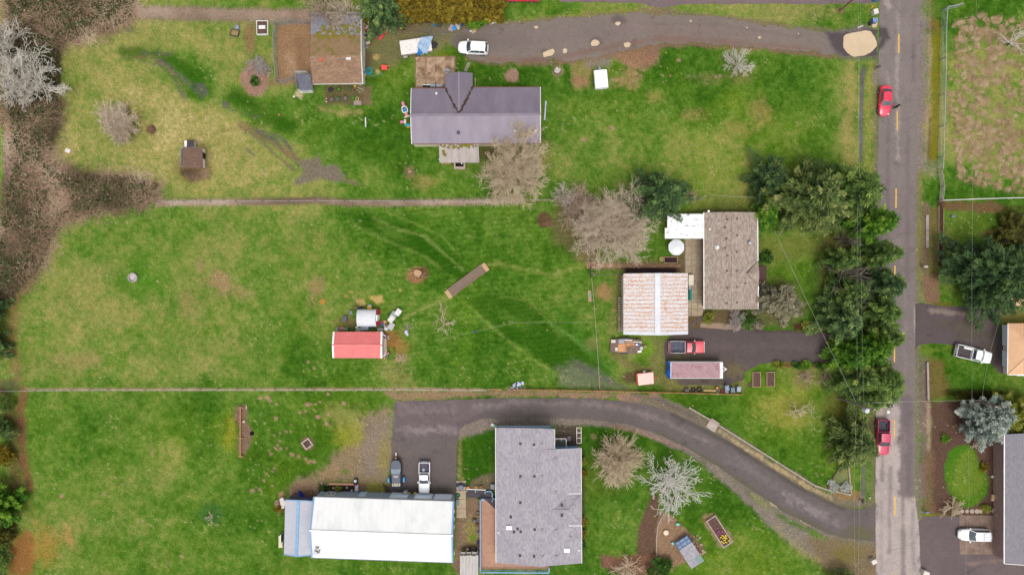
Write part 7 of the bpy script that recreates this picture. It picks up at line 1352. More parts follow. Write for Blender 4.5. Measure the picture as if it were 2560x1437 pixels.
def flatbed():
    t = thing('flatbed_trailer','weathered plank flatbed trailer loaded with boards, west of the red pickup','trailer',place(1566,864,.6),D(-1));md = mat('weathered_plank',C(142,118,108),C(112,92,84),2,.9,stretch=(8,1,1))
    for i in range(9): y0 = -.95 + 1.9 * i / 9;obj('plank',MB().bevbox(-2.38,2.33,y0,y0 + .2,.55,.62,.01),md,t)
    q = MB()
    for y in (-.98,.98): q.beam((-2.4,y,.62),(2.35,y,.62),.06,.12)
    for x in (-2.4,2.35): q.beam((x,-.98,.62),(x,.98,.62),.06,.12)
    q.beam((2.3,0,.5),(3.3,0,.5),.09);obj('frame',q,mat('rust_brown',C(120,96,92),None,3,.8),t);wheels(t,(-.5,.3),1.02,.3,.18)
    for s in (-1,1): obj('mudguard',MB().bevbox(-.95,.7,s * 1.1 - .12,s * 1.1 + .12,.6,.68,.03),mat('navy_mudguard',C(66,62,82),None,3,.7),t)
    base = t.location
    def put(nm,lb,cat,x0,x1,y0,y1,z0,z1,m,rot=0): c = ((x0 + x1) / 2,(y0 + y1) / 2);solo(nm,MB().bevbox(x0 - c[0],x1 - c[0],y0 - c[1],y1 - c[1],0,z1 - z0,.015),m,lb,cat,base + Vector((c[0],c[1],z0)),D(rot))
    ply = mat('fresh_plywood',C(226,166,114),C(206,146,96),1.6,.8,stretch=(1,4,1));pw = mat('pale_board',C(222,212,200),C(204,190,176),2,.8)
    put('plywood_sheet','larger orange plywood sheet on the flatbed trailer','plywood',-1.25,.0,-.95,.3,.63,.68,ply,2);put('plywood_sheet','orange plywood sheet on the flatbed, nearer the hitch','plywood',.02,1.25,-.35,.38,.63,.67,ply,2)
    put('board','cream board at the rear corner of the flatbed','board',-2.3,-1.65,.45,.88,.63,.68,mat('cream_board',C(230,226,210),None,2,.8));put('crate','grey slatted panel on the flatbed beside the plywood','panel',-1.2,-.35,.35,1.0,.63,.8,mat('grey_panel',C(180,180,186),C(150,150,158),3,.7,stretch=(1,6,1)));put('board','pinkish board lying flat at the rear of the flatbed','board',-1.72,-1.28,-.8,-.25,.63,.67,pw);put('lumber','white plank along the north edge of the flatbed','lumber',-.3,.85,.78,.92,.63,.7,M_W,-3);put('lumber','long white plank near the hitch of the flatbed','lumber',1.1,2.3,.5,.62,.63,.7,M_W,-6);put('lumber','row of reddish boards on the flatbed','lumber',-.3,1.2,.42,.72,.63,.69,mat('reddish_board',C(182,148,128),None,2,.8,stretch=(1,8,1)))
    put('tote','white tote on the flatbed, west of the blue one','tote',1.35,1.65,.05,.33,.63,.95,M_W);put('tote','blue tote on the flatbed','tote',1.7,2.0,0,.3,.63,.9,mat('blue_tote',C(96,130,186),None,2,.6));put('board','white panel at the hitch corner of the flatbed','panel',1.65,2.25,-1.0,-.7,.7,.78,M_W,8)
    solo('bucket',MB().lathe([(.22,0),(.26,.3),(.27,.34),(.24,.35),(0,.34)],14),mat('pale_lid',C(206,208,206),None,3,.6),'round white lidded bucket on the flatbed edge','bucket',base + Vector((2.2,-.35,.63)));solo('spool',MB().lathe([(.07,0),(.2,0),(.2,.08),(.07,.08)],14),mat('wood_ring',C(226,166,130),None,3,.8),'orange wooden ring beside the flatbed hitch','ring',P(1612,865) + Vector((0,0,.3)))
    r = np.random.RandomState(5);n = 260;A = np.stack([r.normal(.75,.5,n),r.normal(-.55,.28,n),.66 + .25 * r.rand(n)],-1);d = unit(r.normal(0,1,(n,3)) * np.array([1,1,.35]));V,F = tubes(A,A + d * .5,np.full(n,.018),np.full(n,.01));o = mesh_np('brushwood',V,F,TW_BROWN,None,{'v': ('FACE',np.repeat(r.rand(n),3))});o.location = base;tag(o,'heap of brown brushwood on the flatbed',None,None,'stuff')
flatbed()
def orange_trailer():
    t = thing('utility_trailer','small orange box trailer covered by a pale pink panel','trailer',place(1613,946,.9),D(4));mo = mat('orange_paint',C(224,80,48),None,2,.5)
    q = MB()
    for y in (-.85,.85): q.bevbox(-1.3,1.2,y - .04,y + .04,.45,1.0,.01)
    for x in (-1.3,1.2): q.bevbox(x - .04,x + .04,-.81,.81,.45,1.0,.01)
    q.box(-1.26,1.16,-.8,.8,.42,.5);obj('box',q,mo,t);wheels(t,(0,),.95,.3,.18);k = MB()
    for y in (-.4,.4): k.beam((1.2,y,.45),(1.8,0,.45),.06)
    k.beam((1.6,0,.45),(2.1,0,.45),.07);obj('tongue',k,mo,t);obj('mudguard',MB().bevbox(-.2,.15,.98,1.12,.62,.7,.02),M_W,t)
    mp = mat('pale_pink_panel',C(244,208,198,1.5),C(234,192,180,1.5),1,.7,stretch=(1,5,1));o = MB()
    for i in range(6):
        a0,a1 = -.95 + 1.72 * i / 6,-.95 + 1.72 * (i + 1) / 6;o.poly([(-1.15 + .1 * (i < 1),a0,1.05 + .03 * (i % 2)),(1.25,a0 + .15,1.05 + .03 * (i % 2)),(1.2,a1 + .15,1.05 + .03 * ((i + 1) % 2)),(-1.15,a1,1.05 + .03 * ((i + 1) % 2))])
    o.box(-1.1,1.15,-.85,.8,1.0,1.03);solo('panel',o,mp,'pale pink corrugated panel lying on the orange trailer','panel',t.location,D(4))
orange_trailer()
# plank footbridge/ramp on the central lawn
def bridge():
    t = thing('footbridge','weathered plank footbridge with raised sides crossing the swale on the lawn','footbridge',P(1167,701),math.atan2(83,103) - .02 * 0);t.rotation_euler = (0,0,math.atan2(701 - 664,1213 - 1167) * .0 + D(36.5));md = mat('grey_plank',C(152,132,114),C(122,106,94),2,.9,stretch=(1,7,1));mt = mat('new_plank',C(212,176,136),C(196,158,120),2,.85,stretch=(1,7,1));me = mat('side_plank',C(170,138,122),C(140,112,100),2,.9)
    L = 3.75
    x = -L + .62
    k = 0
    while x < L - .62: obj('plank',MB().bevbox(x,x + .2,-.52,.52,.26,.33 + .006 * (k % 3),.012),md,t);x += .225;k += 1
    for e in (-1,1):
        for i in range(3): a = e * (L - .6) if e > 0 else -L;a = (L - .6 if e > 0 else -L) + .2 * i;obj('end_plank',MB().bevbox(a,a + .19,-.74,.6,.2,.3,.01),mt,t)
    for s in (-1,1):
        for i in range(2): obj('side_board',MB().bevbox(-L + .6 + (L - .6) * i,-L + .6 + (L - .6) * (i + 1) - .02,s * .6 - .07,s * .6 + .07,.1,.5 + .01 * i,.02),me,t)
    obj('beam',MB().box(-L + .3,L - .3,-.3,.3,-.05,.25),me,t)
bridge()
# the person by the red car
def person():
    t = thing('person','person in dark clothes standing by the driver door of the red sedan','person',P(2233.5,270),D(-35));me = bpy.data.meshes.new('body')
    vs = [(0,0,.95),(0,.1,.9),(.05,.12,.5),(.0,.13,.08),(.14,.13,.04),(0,-.1,.9),(.02,-.13,.5),(-.05,-.14,.08),(.1,-.15,.04),(0,0,1.2),(0,0,1.42),(0,.19,1.4),(.06,.25,1.14),(.27,.16,1.05),(0,-.19,1.4),(.04,-.26,1.14),(.27,-.14,1.06),(.01,0,1.54)]
    es = [(0,1),(1,2),(2,3),(3,4),(0,5),(5,6),(6,7),(7,8),(0,9),(9,10),(10,11),(11,12),(12,13),(10,14),(14,15),(15,16),(10,17)];rad = [.15,.1,.075,.05,.045,.1,.075,.05,.045,.145,.14,.075,.055,.042,.075,.055,.042,.06]
    me.from_pydata(vs,es,[]);o = bpy.data.objects.new('body',me);md = o.modifiers.new('skin','SKIN');link(o,t)
    for i,v in enumerate(me.skin_vertices[0].data): v.radius = (rad[i],rad[i]);v.use_root = (i == 0)
    o.modifiers.new('sub','SUBSURF').levels = 2;o.modifiers['sub'].render_levels = 2;me.materials.append(mat('dark_clothes',C(40,36,40),C(28,26,30),6,.9));sk = mat('skin',C(206,160,136),None,4,.7)
    h = MB().lathe([(0,1.52),(.055,1.53),(.08,1.6),(.095,1.66),(.085,1.74),(.05,1.79),(0,1.8)],12,(.03,0),0,1.05,.85);h.lathe([(0,-.02),(.016,0),(0,.03)],6,(.125,0),1.66);hd = obj('head',h,sk,t,50);obj('hair',MB().lathe([(.1,1.66),(.108,1.7),(.095,1.77),(.055,1.815),(0,1.825)],12,(.015,0),0,1.05,.9),mat('dark_hair',C(50,38,34),None,6,.9),hd)
    for s in (-1,1): obj('ear',MB().lathe([(0,-.03),(.018,0),(0,.03)],6,(.02,s * .082),1.66),sk,hd)
    for s in (1,-1):
        q = MB();q.bevbox(.25,.35,s * .15 - .042,s * .15 + .042,1.03,1.075,.012)
        for k in range(4): y = s * .15 + (k - 1.5) * .021;q.tube([(.35,y,1.055),(.40,y,1.05),(.43 - .006 * abs(k - 1.5),y,1.03)],.0095,6)
        q.tube([(.28,s * .11,1.055),(.33,s * .085,1.06),(.36,s * .075,1.055)],.011,6);obj('hand',q,sk,t)
person()
# ------------------------------------------------------------------ fences, poles, wires
GW = mat('grey_wood',C(186,172,160),C(150,136,124),3,.9);OW = mat('orange_wood',C(206,150,106),C(176,122,84),2,.85,stretch=(1,1,4));BW = mat('brown_wood',C(126,104,88),C(96,78,66),3,.9);TW = mat('tan_timber',C(190,160,128),C(160,132,104),2.5,.9);WIRE = mat('grey_wire',C(200,200,200),C(170,170,170),3,.5,.3)
def fence(name,label,line,h,gap,pm,rails=(),rm=None,pw=.1,wires=(),pick=0,pickm=None,rw=.05,rh=.1):
    c = P(*line[0]);t = thing(name,label,'fence',c);pts = [P(*p) - c for p in line];pr,wr,pk = [],MB(),MB()
    for a,b in zip(pts[:-1],pts[1:]):
        n = max(1,round((b - a).length / gap))
        for i in range(n + (b is pts[-1])): q = lerp(a,b,i / n);obj('post',MB().bevbox(q.x - pw / 2,q.x + pw / 2,q.y - pw / 2,q.y + pw / 2,-.05,h * rnd.uniform(.97,1.03),.02),pm,t)
        for z in rails:
            n = max(1,round((b - a).length / gap))
            for i in range(n): p,q = lerp(a,b,i / n),lerp(a,b,(i + 1) / n - .002);obj('rail',MB().beam(p + Vector((0,0,z + rnd.uniform(-.015,.015))),q + Vector((0,0,z + rnd.uniform(-.015,.015))),rw,rh),rm or pm,t)
        for z in wires: wr.beam(a + Vector((0,0,z)),b + Vector((0,0,z)),.022)
        if pick:
            n = int((b - a).length / pick);d = (b - a).normalized();s = Vector((-d.y,d.x,0)) * .05
            for i in range(n): q = lerp(a,b,(i + .5) / n) + s;pk.box(q.x - .06,q.x + .06,q.y - .012,q.y + .012,.05,h * rnd.uniform(.93,1.0))
    if wires: obj('wire',wr,WIRE,t)
    if pick: tag(obj('picket',pk,pickm or pm,t),kind='stuff')
    return t
fence('picket_fence','long orange-brown picket fence between the trailers and the curved drive',[(1279,972),(1480,975),(1640,979),(1852,984)],1.0,2.4,BW,(.3,.92),OW,.1,(),.27,OW,.05,.1)
fence('wire_fence','wire fence on short posts across the lower left lawn',[(2,976),(320,973),(640,973),(985,973),(1216,974)],.9,2.9,GW,(),None,.1,(.4,.82))
fence('wire_fence','wire fence hidden in the line of dead grass',[(398,505),(790,503),(1160,505),(1378,501)],.9,4.2,BW,(),None,.09,(.4,.8))
fence('wire_fence','thin brown rail fence west of the rusty garage',[(1478,692),(1484,760),(1489,830),(1494,900),(1498,970)],.9,3.0,BW,(.85,),TW,.09,(.4,),0,None,.04,.06)
fence('pipe_fence','dark pipe fence across the end of the brick path',[(1474,606),(1476,650),(1477,690)],1.0,2.4,mat('dark_pipe',C(74,76,84),None,3,.5),(.3,.95),None,.1);fence('pipe_fence','dark pipe rail from the brick path to the rusty garage',[(1479,689),(1510,687),(1556,684)],.9,2.4,mat('dark_pipe',C(74,76,84),None,3,.5),(.85,),None,.08)
f = fence('chain_link_fence','galvanised chain-link fence along the straw paddock',[(2394,19),(2355,27),(2352,70),(2351,150),(2349,240),(2347,318),(2345,395),(2344,425)],1.45,4.6,M_GALV,(1.42,),None,.12,(.05,.4,.75,1.1),0,None,.09,.09)
fence('split_rail_fence','pale split-rail fence at the corner of the straw paddock',[(2344,432),(2350,468),(2346,503)],1.2,2.3,mat('bleached_rail',C(206,196,184),C(180,168,156),3,.85),(.25,.55,.85,1.15),None,.13);fence('wire_fence','wire fence with a white top rail south of the straw paddock',[(2350,503),(2420,500),(2520,497),(2600,495)],1.2,4.4,M_W,(1.15,),None,.12,(.4,.75),0,None,.06,.06)
def run_net():
    line = [(697,206),(692,150),(690,100),(693,64),(730,60),(776,62)];c = P(*line[0]);t = thing('chicken_run','netting fence around the bare brown chicken run','fence',c);nt = MB();po = MB()
    for ln in (line,[(697,206),(712,209),(735,200),(748,194)]):
        pts = [P(*p) - c for p in ln]
        for a,b in zip(pts[:-1],pts[1:]):
            n = max(1,int((b - a).length / .14))
            for i in range(n): p = lerp(a,b,i / n);q = lerp(a,b,(i + 1) / n);nt.beam(p + Vector((0,0,.02)),q + Vector((0,0,1.55)),.018);nt.beam(q + Vector((0,0,.02)),p + Vector((0,0,1.55)),.018)
            for z in (.02,.5,1.0,1.55): nt.beam(a + Vector((0,0,z)),b + Vector((0,0,z)),.025)
            obj('post',MB().box(a.x - .04,a.x + .04,a.y - .04,a.y + .04,-.05,1.7),GW,t)
    tag(obj('netting',nt,WIRE,t),kind='stuff')
run_net()
def pole(label,px,py,h,m=None,arm=None,r=.15):
    t = thing('utility_pole',label,'utility pole',P(px,py));obj('pole',MB().lathe([(r,-.05),(r * .8,h * .6),(r * .62,h),(0,h + .02)],10),m or mat('pole_wood',C(150,116,100),C(120,92,80),2,.9),t)
    if arm: a,z = arm;q = MB().beam((-a * 1,0,z),(a,0,z),.1,.12);obj('crossarm',q,GW,t);[obj('insulator',MB().lathe([(.05,0),(.07,.06),(.04,.12),(0,.13)],8,(x,0),z + .06),M_W,t) for x in (-a * .9,0,a * .9)]
    return t
up = pole('main utility pole with white transformer and street lamp arm at the road edge',2096,994,10.4,mat('pole_grey',C(150,134,128),C(170,160,158),2,.9),(.5,9.6));obj('transformer',MB().lathe([(0,0),(.3,.02),(.34,.1),(.34,1.0),(.28,1.1),(0,1.14)],14,(.05,-.5),7.4),mat('transformer_white',C(224,230,236),None,2,.5),up);obj('conduit',MB().tube([(-.16,-.06,0),(-.16,-.06,8.8)],.05,6),M_GALV,up)
la = obj('lamp_arm',MB().tube([(0,0,10.0),(1.0,-.25,10.3),(1.9,-.3,10.35)],.05,6),TW,up);obj('lamp',MB().lathe([(0,0),(.16,.03),(.2,.12),(.1,.2),(0,.22)],12,(1.95,-.3),10.25),M_W,la)
pole('wooden utility pole standing in the grass at the top of the frame',2099,28,10.5,None,(.6,9.9));pole('short grey pole north of the brown-roofed house',1743,500,4.6,mat('pale_pole',C(206,204,202),C(180,178,176),3,.6),None,.12);pole('utility pole with service drops behind the blue spruce',2418,996,7.5,None,(.7,7.0))
def cable(label,pts,r=.022,sag=.4):
    pts = [P(*p) for p in pts];mb = MB()
    for a,b in zip(pts[:-1],pts[1:]): n = 14;mb.tube([lerp(a,b,i / n) - Vector((0,0,sag * 4 * (i / n) * (1 - i / n))) for i in range(n + 1)],r,4)
    solo('cable',mb,mat('cable',C(206,206,200),C(180,182,176),1.2,.6),label,'cable')
cable('service cable slanting over the lawn from the bright cypress to the main pole',[(1936,576,3.2),(2140,1003,7.6)],.015);cable('overhead cable north from the main utility pole',[(2143,1015,8.6),(2152,0,9.0),(2153,-60,9)],.007);cable('overhead cable south from the main utility pole',[(2141,1018,8.4),(2138,1437,8.6),(2137,1500,8.6)],.008);cable('upper overhead cable above the road verge',[(2146,-60,9.8),(2160,1020,10.0),(2146,1500,9.8)],.007);cable('long overhead cable crossing the east paddock and driveway',[(2443,-60,7.5),(2430,995,7.4),(2424,1240,7),(2416,1500,6.8)],.008);cable('cable across the road from the main pole to the east pole',[(2160,1008,8.8),(2455,1000,7.2)],.012);cable('drop cable from the east pole to the peach-roofed house',[(2455,996,6.8),(2497,806,3)],.013);cable('cable from the short grey pole into the largest cedar',[(1779,487,4.5),(1890,494,4.0)],.013);cable('thin rope across the central lawn',[(1085,852,.3),(1290,806,.25),(1480,806,.3)],.008,.05)
# ------------------------------------------------------------------ timber edges, planters, stones
def timbers(label,line,m,w=.22,h=.25,L=2.6,name='timber_edging',cat='edging'):
    c = P(*line[0]);t = thing(name,label,cat,c);pts = [P(*p) - c for p in line]
    for a,b in zip(pts[:-1],pts[1:]):
        n = max(1,round((b - a).length / L))
        for i in range(n): obj('timber',MB().beam(lerp(a,b,i / n) + Vector((0,0,h / 2 - .03)),lerp(a,b,(i + .985) / n) + Vector((0,0,h / 2 - .03)),w,h),m,t)
    return t
timbers('timber edging along the upper side of the curved drive',[(1722,1018),(1780,1052),(1870,1108),(1960,1165),(2035,1212),(2082,1228)],GW);timbers('timber edging around the white-flowered corner bed',[(2068,1218),(2100,1164)],BW);timbers('timber beam on the road side of the corner bed',[(2120,1158),(2127,1234)],GW);timbers('timber at the foot of the corner bed',[(2084,1226),(2127,1236)],GW);timbers('grey sleeper retaining wall on the east verge below the white pickup lawn',[(2316,905),(2318,1000)],GW,.3,.4);timbers('grey plank culvert edge on the east verge, near the dark conifer',[(2317,538),(2317,620)],GW,.45,.2);timbers('thin boards edging the dark bed by the split-rail fence',[(2346,515),(2345,655)],TW,.08,.2,4);timbers('thin board on the lawn side of the dark bed',[(2358,520),(2357,645)],TW,.08,.2,4);timbers('curved row of edging along the mulch bed',[(1660,1282),(1645,1310),(1641,1345),(1641,1390)],GW,.16,.18,1.2);timbers('orange timber beams at the north edge of the workshop bed',[(824,1208),(893,1209)],mat('new_timber',C(214,166,132),None,2,.85),.3,.3,2.2)
def planter(label,px,py,w,l,rot,m,fill,h=.32,tw=.1,name='raised_bed',cells=1):
    t = thing(name,label,'planter',P(px,py),D(rot));a,b = w / 2,l / 2
    for x0,x1,y0,y1 in ((-a,a,b - tw,b),(-a,a,-b,-b + tw),(-a,-a + tw,-b + tw,b - tw),(a - tw,a,-b + tw,b - tw)): obj('side_board',MB().bevbox(x0,x1,y0,y1,-.02,h,.015),m,t)
    for i in range(1,cells): y = -b + l * i / cells;obj('divider',MB().box(-a + tw,a - tw,y - .04,y + .04,-.02,h - .03),m,t)
    obj('soil',MB().box(-a + tw,a - tw,-b + tw,b - tw,-.02,h * .7),fill,t);return t
SOILM = mat('soil',C(112,84,74),C(82,62,56),4,.95,bump=.5);DSOIL = mat('dark_soil',C(64,40,44),C(48,30,34),4,.95,bump=.4)
planter('raised bed of brown soil on the lawn, left of its twin',1890,948,1.25,2.3,0,TW,SOILM);planter('raised bed of brown soil on the lawn, right of its twin',1925,947,1.25,2.25,0,TW,SOILM);pb = planter('long timber raised bed with yellow and pink flowers, tilted on the lower lawn',1797,1326,1.75,4.9,33,GW,SOILM,.38,.2)
planter('small raised bed with dark soil by the white parasol',1676,650,2.1,1.0,0,TW,DSOIL);planter('white three-cell planter frame at the back porch',1447,1087,.75,2.4,0,M_W,SOILM,.3,.08,'planter',3);planter('square stone fire pit on the lower left lawn',769,1108,1.4,1.4,35,mat('pale_stone',C(206,190,176),C(150,130,118),5,.9),mat('ash',C(110,84,72),C(64,50,46),6,.95),.3,.22,'fire_pit');planter('large dark planter strip behind the rusty garage',1626,676,7.6,.75,0,BW,DSOIL,.2,.05);planter('dark frame with yellow straw inside near the blue bucket',588,84,1.3,1.0,-14,mat('dark_frame',C(90,84,84),None,3,.8),mat('straw_fill',C(170,150,86),C(120,104,72),4,.95),.35,.1,'trough')
r_ = np.random.RandomState(9);fl = MB()
for nm,m,n in (('yellow_flower',mat('yellow_petal',C(220,196,40),None,3,.7),26),('pink_flower',mat('pink_petal',C(176,84,140),None,3,.7),10)):
    q = MB()
    for i in range(n): x,y = r_.uniform(-.55,.55),(r_.uniform(-2.1,-.6) if nm[0] == 'y' else r_.uniform(-.6,1.2));q.lathe([(.015,0),(.02,.2),(.11,.24),(.03,.27),(0,.27)],7,(x,y),.26)
    tag(obj(nm,q,m,pb),kind='stuff')
# brick path: rows of bricks
def brick_path():
    t = thing('path',None,None,P(1590,662));tag(t,kind='structure');ms = [mat('clay_brick',C(196,150,122),C(168,124,100),2,.9),mat('clay_brick_dark',C(164,124,104),C(140,104,88),2,.9)];q = [MB(),MB()]
    x = 1467
    while x < 1700:
        w = 4.6;y0,y1 = (654,671) if x < 1500 else (659 + (x - 1500) * .01,668.5);nrow = 3
        for k in range(nrow): a,b = P(x,y0 + (y1 - y0) * k / nrow + .3) - t.location,P(x + w - .6,y0 + (y1 - y0) * (k + 1) / nrow - .3) - t.location;q[(int(x) * 7 + k * 3) % 5 // 3].bevbox(a.x,b.x,b.y,a.y,-.03,.05 + rnd.uniform(-.01,.012),.01)
        x += w
    for i in (0,1): tag(obj('brick',q[i],ms[i],t),kind='stuff')
brick_path()
for i,(x,y,s) in enumerate(((2405,1277,.3),(2417,1277,.3),(2430,1277,.36),(2442,1277,.36),(2451,1277,.33))): solo('stepping_stone',MB().lathe([(s,-.03),(s,.05),(s * .9,.07),(0,.07)],9),mat('round_stone',C(196,178,160),C(164,144,130),3,.9),('westernmost round stepping stone','second round stepping stone from the west','middle round stepping stone','second round stepping stone from the east','easternmost round stepping stone')[i] + ' above the concrete slab','stepping stone',P(x,y),i,'stepping stones above the slab')
def rocks(label,spots,m,seed,s0=.12,s1=.28,name='rock_border'):
    r = np.random.RandomState(seed);c = P(*spots[0]);mb = MB()
    for x,y in spots:
        p = P(x + r.uniform(-3,3),y + r.uniform(-3,3)) - c;s = r.uniform(s0,s1);mb.lathe([(s,-.03),(s * 1.05,s * .4),(s * .6,s * .8),(0,s * .85)],7,(p.x,p.y),0,1,r.uniform(.7,1.2))
    o = solo(name,mb,m,label,None,c);tag(o,kind='stuff');del o['label'];o['label'] = label
STN = mat('field_stone',C(196,170,146),C(140,118,102),3,.9)
rocks('stones around the garden shelter yard',[(1735 + 14 * math.sin(i * .7) + i * .5,1338 + i * 2.0) for i in range(26)] + [(1712 + i,1392 + i * .5) for i in range(12)],STN,1);rocks('pale stones at the west end of the workshop bed',[(803 + i * 1.8,1208 + (i % 3) * 2) for i in range(10)],STN,2,.1,.2);rocks('white rocks in the corner bed',[(2075 + i * 4,1222 - (i % 3) * 5) for i in range(12)],mat('white_rock',C(214,210,204),None,3,.9),3,.1,.2);rocks('stones along the west side of the rusty garage',[(1553 + (i % 2) * 3,690 + i * 5.5) for i in range(26)],STN,4,.08,.16)
# ------------------------------------------------------------------ yard things
def tote(label,px,py,w,l,h,rot,c,lid=None,name='storage_bin',cat='bin',z=0):
    k = '%s_%d_%d_%d' % ((name,) + tuple(int(255 * v) for v in c[:3]));m = mat(k,c,None,2,.6);t = thing(name,label,cat,P(px,py) + Vector((0,0,z)),D(rot));a,b = w / 2,l / 2
    obj('body',MB().add([(x * .9,y * .9,0) for x,y in ((-a,-b),(a,-b),(a,b),(-a,b))] + [(x * .98,y * .98,h) for x,y in ((-a,-b),(a,-b),(a,b),(-a,b))],[(3,2,1,0),(0,1,5,4),(1,2,6,5),(2,3,7,6),(3,0,4,7),(4,5,6,7)]),m,t)
    obj('lid',MB().bevbox(-a,a,-b,b,h + .005,h + .07,.03).bevbox(-a * .6,a * .6,-b * .6,b * .6,h + .07,h + .09,.015),mat(k + '_lid',lid,None,2,.6) if lid else m,t);return t
def wheelie(label,px,py,rot,c,lid=None):
    t = tote(label,px,py,.6,.75,1.0,rot,c,lid,'wheelie_bin','bin');obj('handle',MB().beam((-.25,-.42,1.0),(.25,-.42,1.0),.05),M_BLK,t)
    for s in (-1,1): obj('wheel',MB().ycyl((0,0,.1),.1,.06,10).xf((s * .27,-.36,0),D(90)),M_TYRE,t)
    return t
def pot(label,px,py,r,h,c,fill=None,name='plant_pot',cat='pot',z=0):
    k = 'pot_%d_%d_%d' % tuple(int(255 * v) for v in c[:3]);t = solo(name,MB().lathe([(r * .7,0),(r,h),(r * 1.08,h),(r * 1.08,h * .88),(r * .92,h * .9),(r * .88,h * .7),(0,h * .7)],12),mat(k,c,None,3,.7),label,cat,P(px,py) + Vector((0,0,z)),0,None,30)
    if fill: obj('filling',MB().lathe([(r * .9,h * .75),(r * .5,h * .95),(0,h)],9),mat('fill_%d_%d' % (int(fill[0] * 999),int(fill[1] * 999)),fill,None,4,.95),t)
    return t
def board(label,px,py,w,l,rot,c,h=.06,name='board',cat='board',z=.02):
    k = 'board_%d_%d_%d' % tuple(int(255 * v) for v in c[:3]);return solo(name,MB().bevbox(-w / 2,w / 2,-l / 2,l / 2,0,h,.012),mat(k,c,None,2.5,.85),label,cat,P(px,py) + Vector((0,0,z)),D(rot))
def ring(label,px,py,R,r,c,h=.1,name='tyre',cat='tyre',turns=1,sx=1):
    mb = MB()
    for k in range(turns): mb.tube([((R - .06 * k) * math.cos(a),(R - .06 * k) * sx * math.sin(a),h + .03 * k) for a in np.linspace(0,2 * math.pi,17)[:-1]],r,6,True)
    return solo(name,mb,mat('ring_%d_%d_%d' % tuple(int(255 * v) for v in c[:3]),c,None,3,.8),label,cat,P(px,py),0,None,60)
def junk(label,px,py,n,spread,cols,seed,name='scrap_heap',cat='scrap heap',s0=.1,s1=.3,hh=.35):
    """a heap of odds and ends: separate pieces of different colours as parts of one pile"""
    r = np.random.RandomState(seed);t = thing(name,label,cat,P(px,py))
    for i in range(n):
        x,y = r.normal(0,spread[0] * .5),r.normal(0,spread[1] * .5);s = r.uniform(s0,s1);c = cols[i % len(cols)];k = 'junk_%d_%d_%d' % tuple(int(255 * v) for v in c[:3]);z = r.uniform(0,.08)
        mb = MB().lathe([(s * .8,0),(s,s * .3),(s * .7,s),(0,s * 1.05)],6) if i % 3 == 0 else MB().bevbox(-s,s,-s * r.uniform(.4,1),s * r.uniform(.4,1),0,r.uniform(.1,hh),.03)
        obj('piece',mb.xf((x,y,z),r.rand() * 6),mat(k,c,None,3,.7),t)
    return t
W3,GY,BK,RD,BL,TN = C(230,228,224),C(140,140,146),C(50,48,54),C(214,60,60),C(44,120,206),C(206,180,150)
# by the canopy and the red carport
tote('white plastic kennel crate, northernmost of the four east of the canopy',997,780,.8,1.0,.6,-35,C(236,234,226),None,'kennel','kennel');tote('grey plastic kennel crate east of the canopy',986,787,.95,1.1,.55,-35,C(158,164,166),None,'kennel','kennel');tote('white plastic kennel crate south of the grey one',980,797,.8,1.05,.6,-40,C(234,230,220),None,'kennel','kennel');tote('pale crate on the grass nearest the carport, east of the canopy',979,815,.85,1.1,.45,-30,C(208,206,206),C(196,190,192),'kennel','kennel')
tote('small white tote at the north-east corner of the red carport',966,821,.6,.5,.4,-20,W3);tote('light blue slatted kennel between canopy and carport',914,820,1.1,.55,.5,0,C(200,212,230),C(176,186,200),'kennel','kennel');tote('clear tub against the carport north wall',951,824,.85,.6,.4,0,C(190,178,180));tote('dark grey tub on the grass west of the canopy',864,796,.65,.9,.5,-8,C(92,94,106));tote('small white and grey bin west of the canopy',879,781,.45,.55,.4,5,W3,C(130,138,152));tote('green tub against the carport north wall',866,822,.7,.55,.5,0,C(104,146,108));ring('grey mesh disc leaning at the north-west corner of the carport',848,822,.42,.05,C(160,150,150),.3,'mesh_disc','disc',4,.6);pot('pink-red barrel by the mesh disc',857,820,.25,.5,C(236,120,120));pot('black round pot between canopy and carport',893,815,.28,.3,BK);junk('pale bagged bundle against the carport wall',898,823,6,(.5,.3),[C(206,204,200),C(176,182,168)],1,'bundle','bundle',.2,.35)
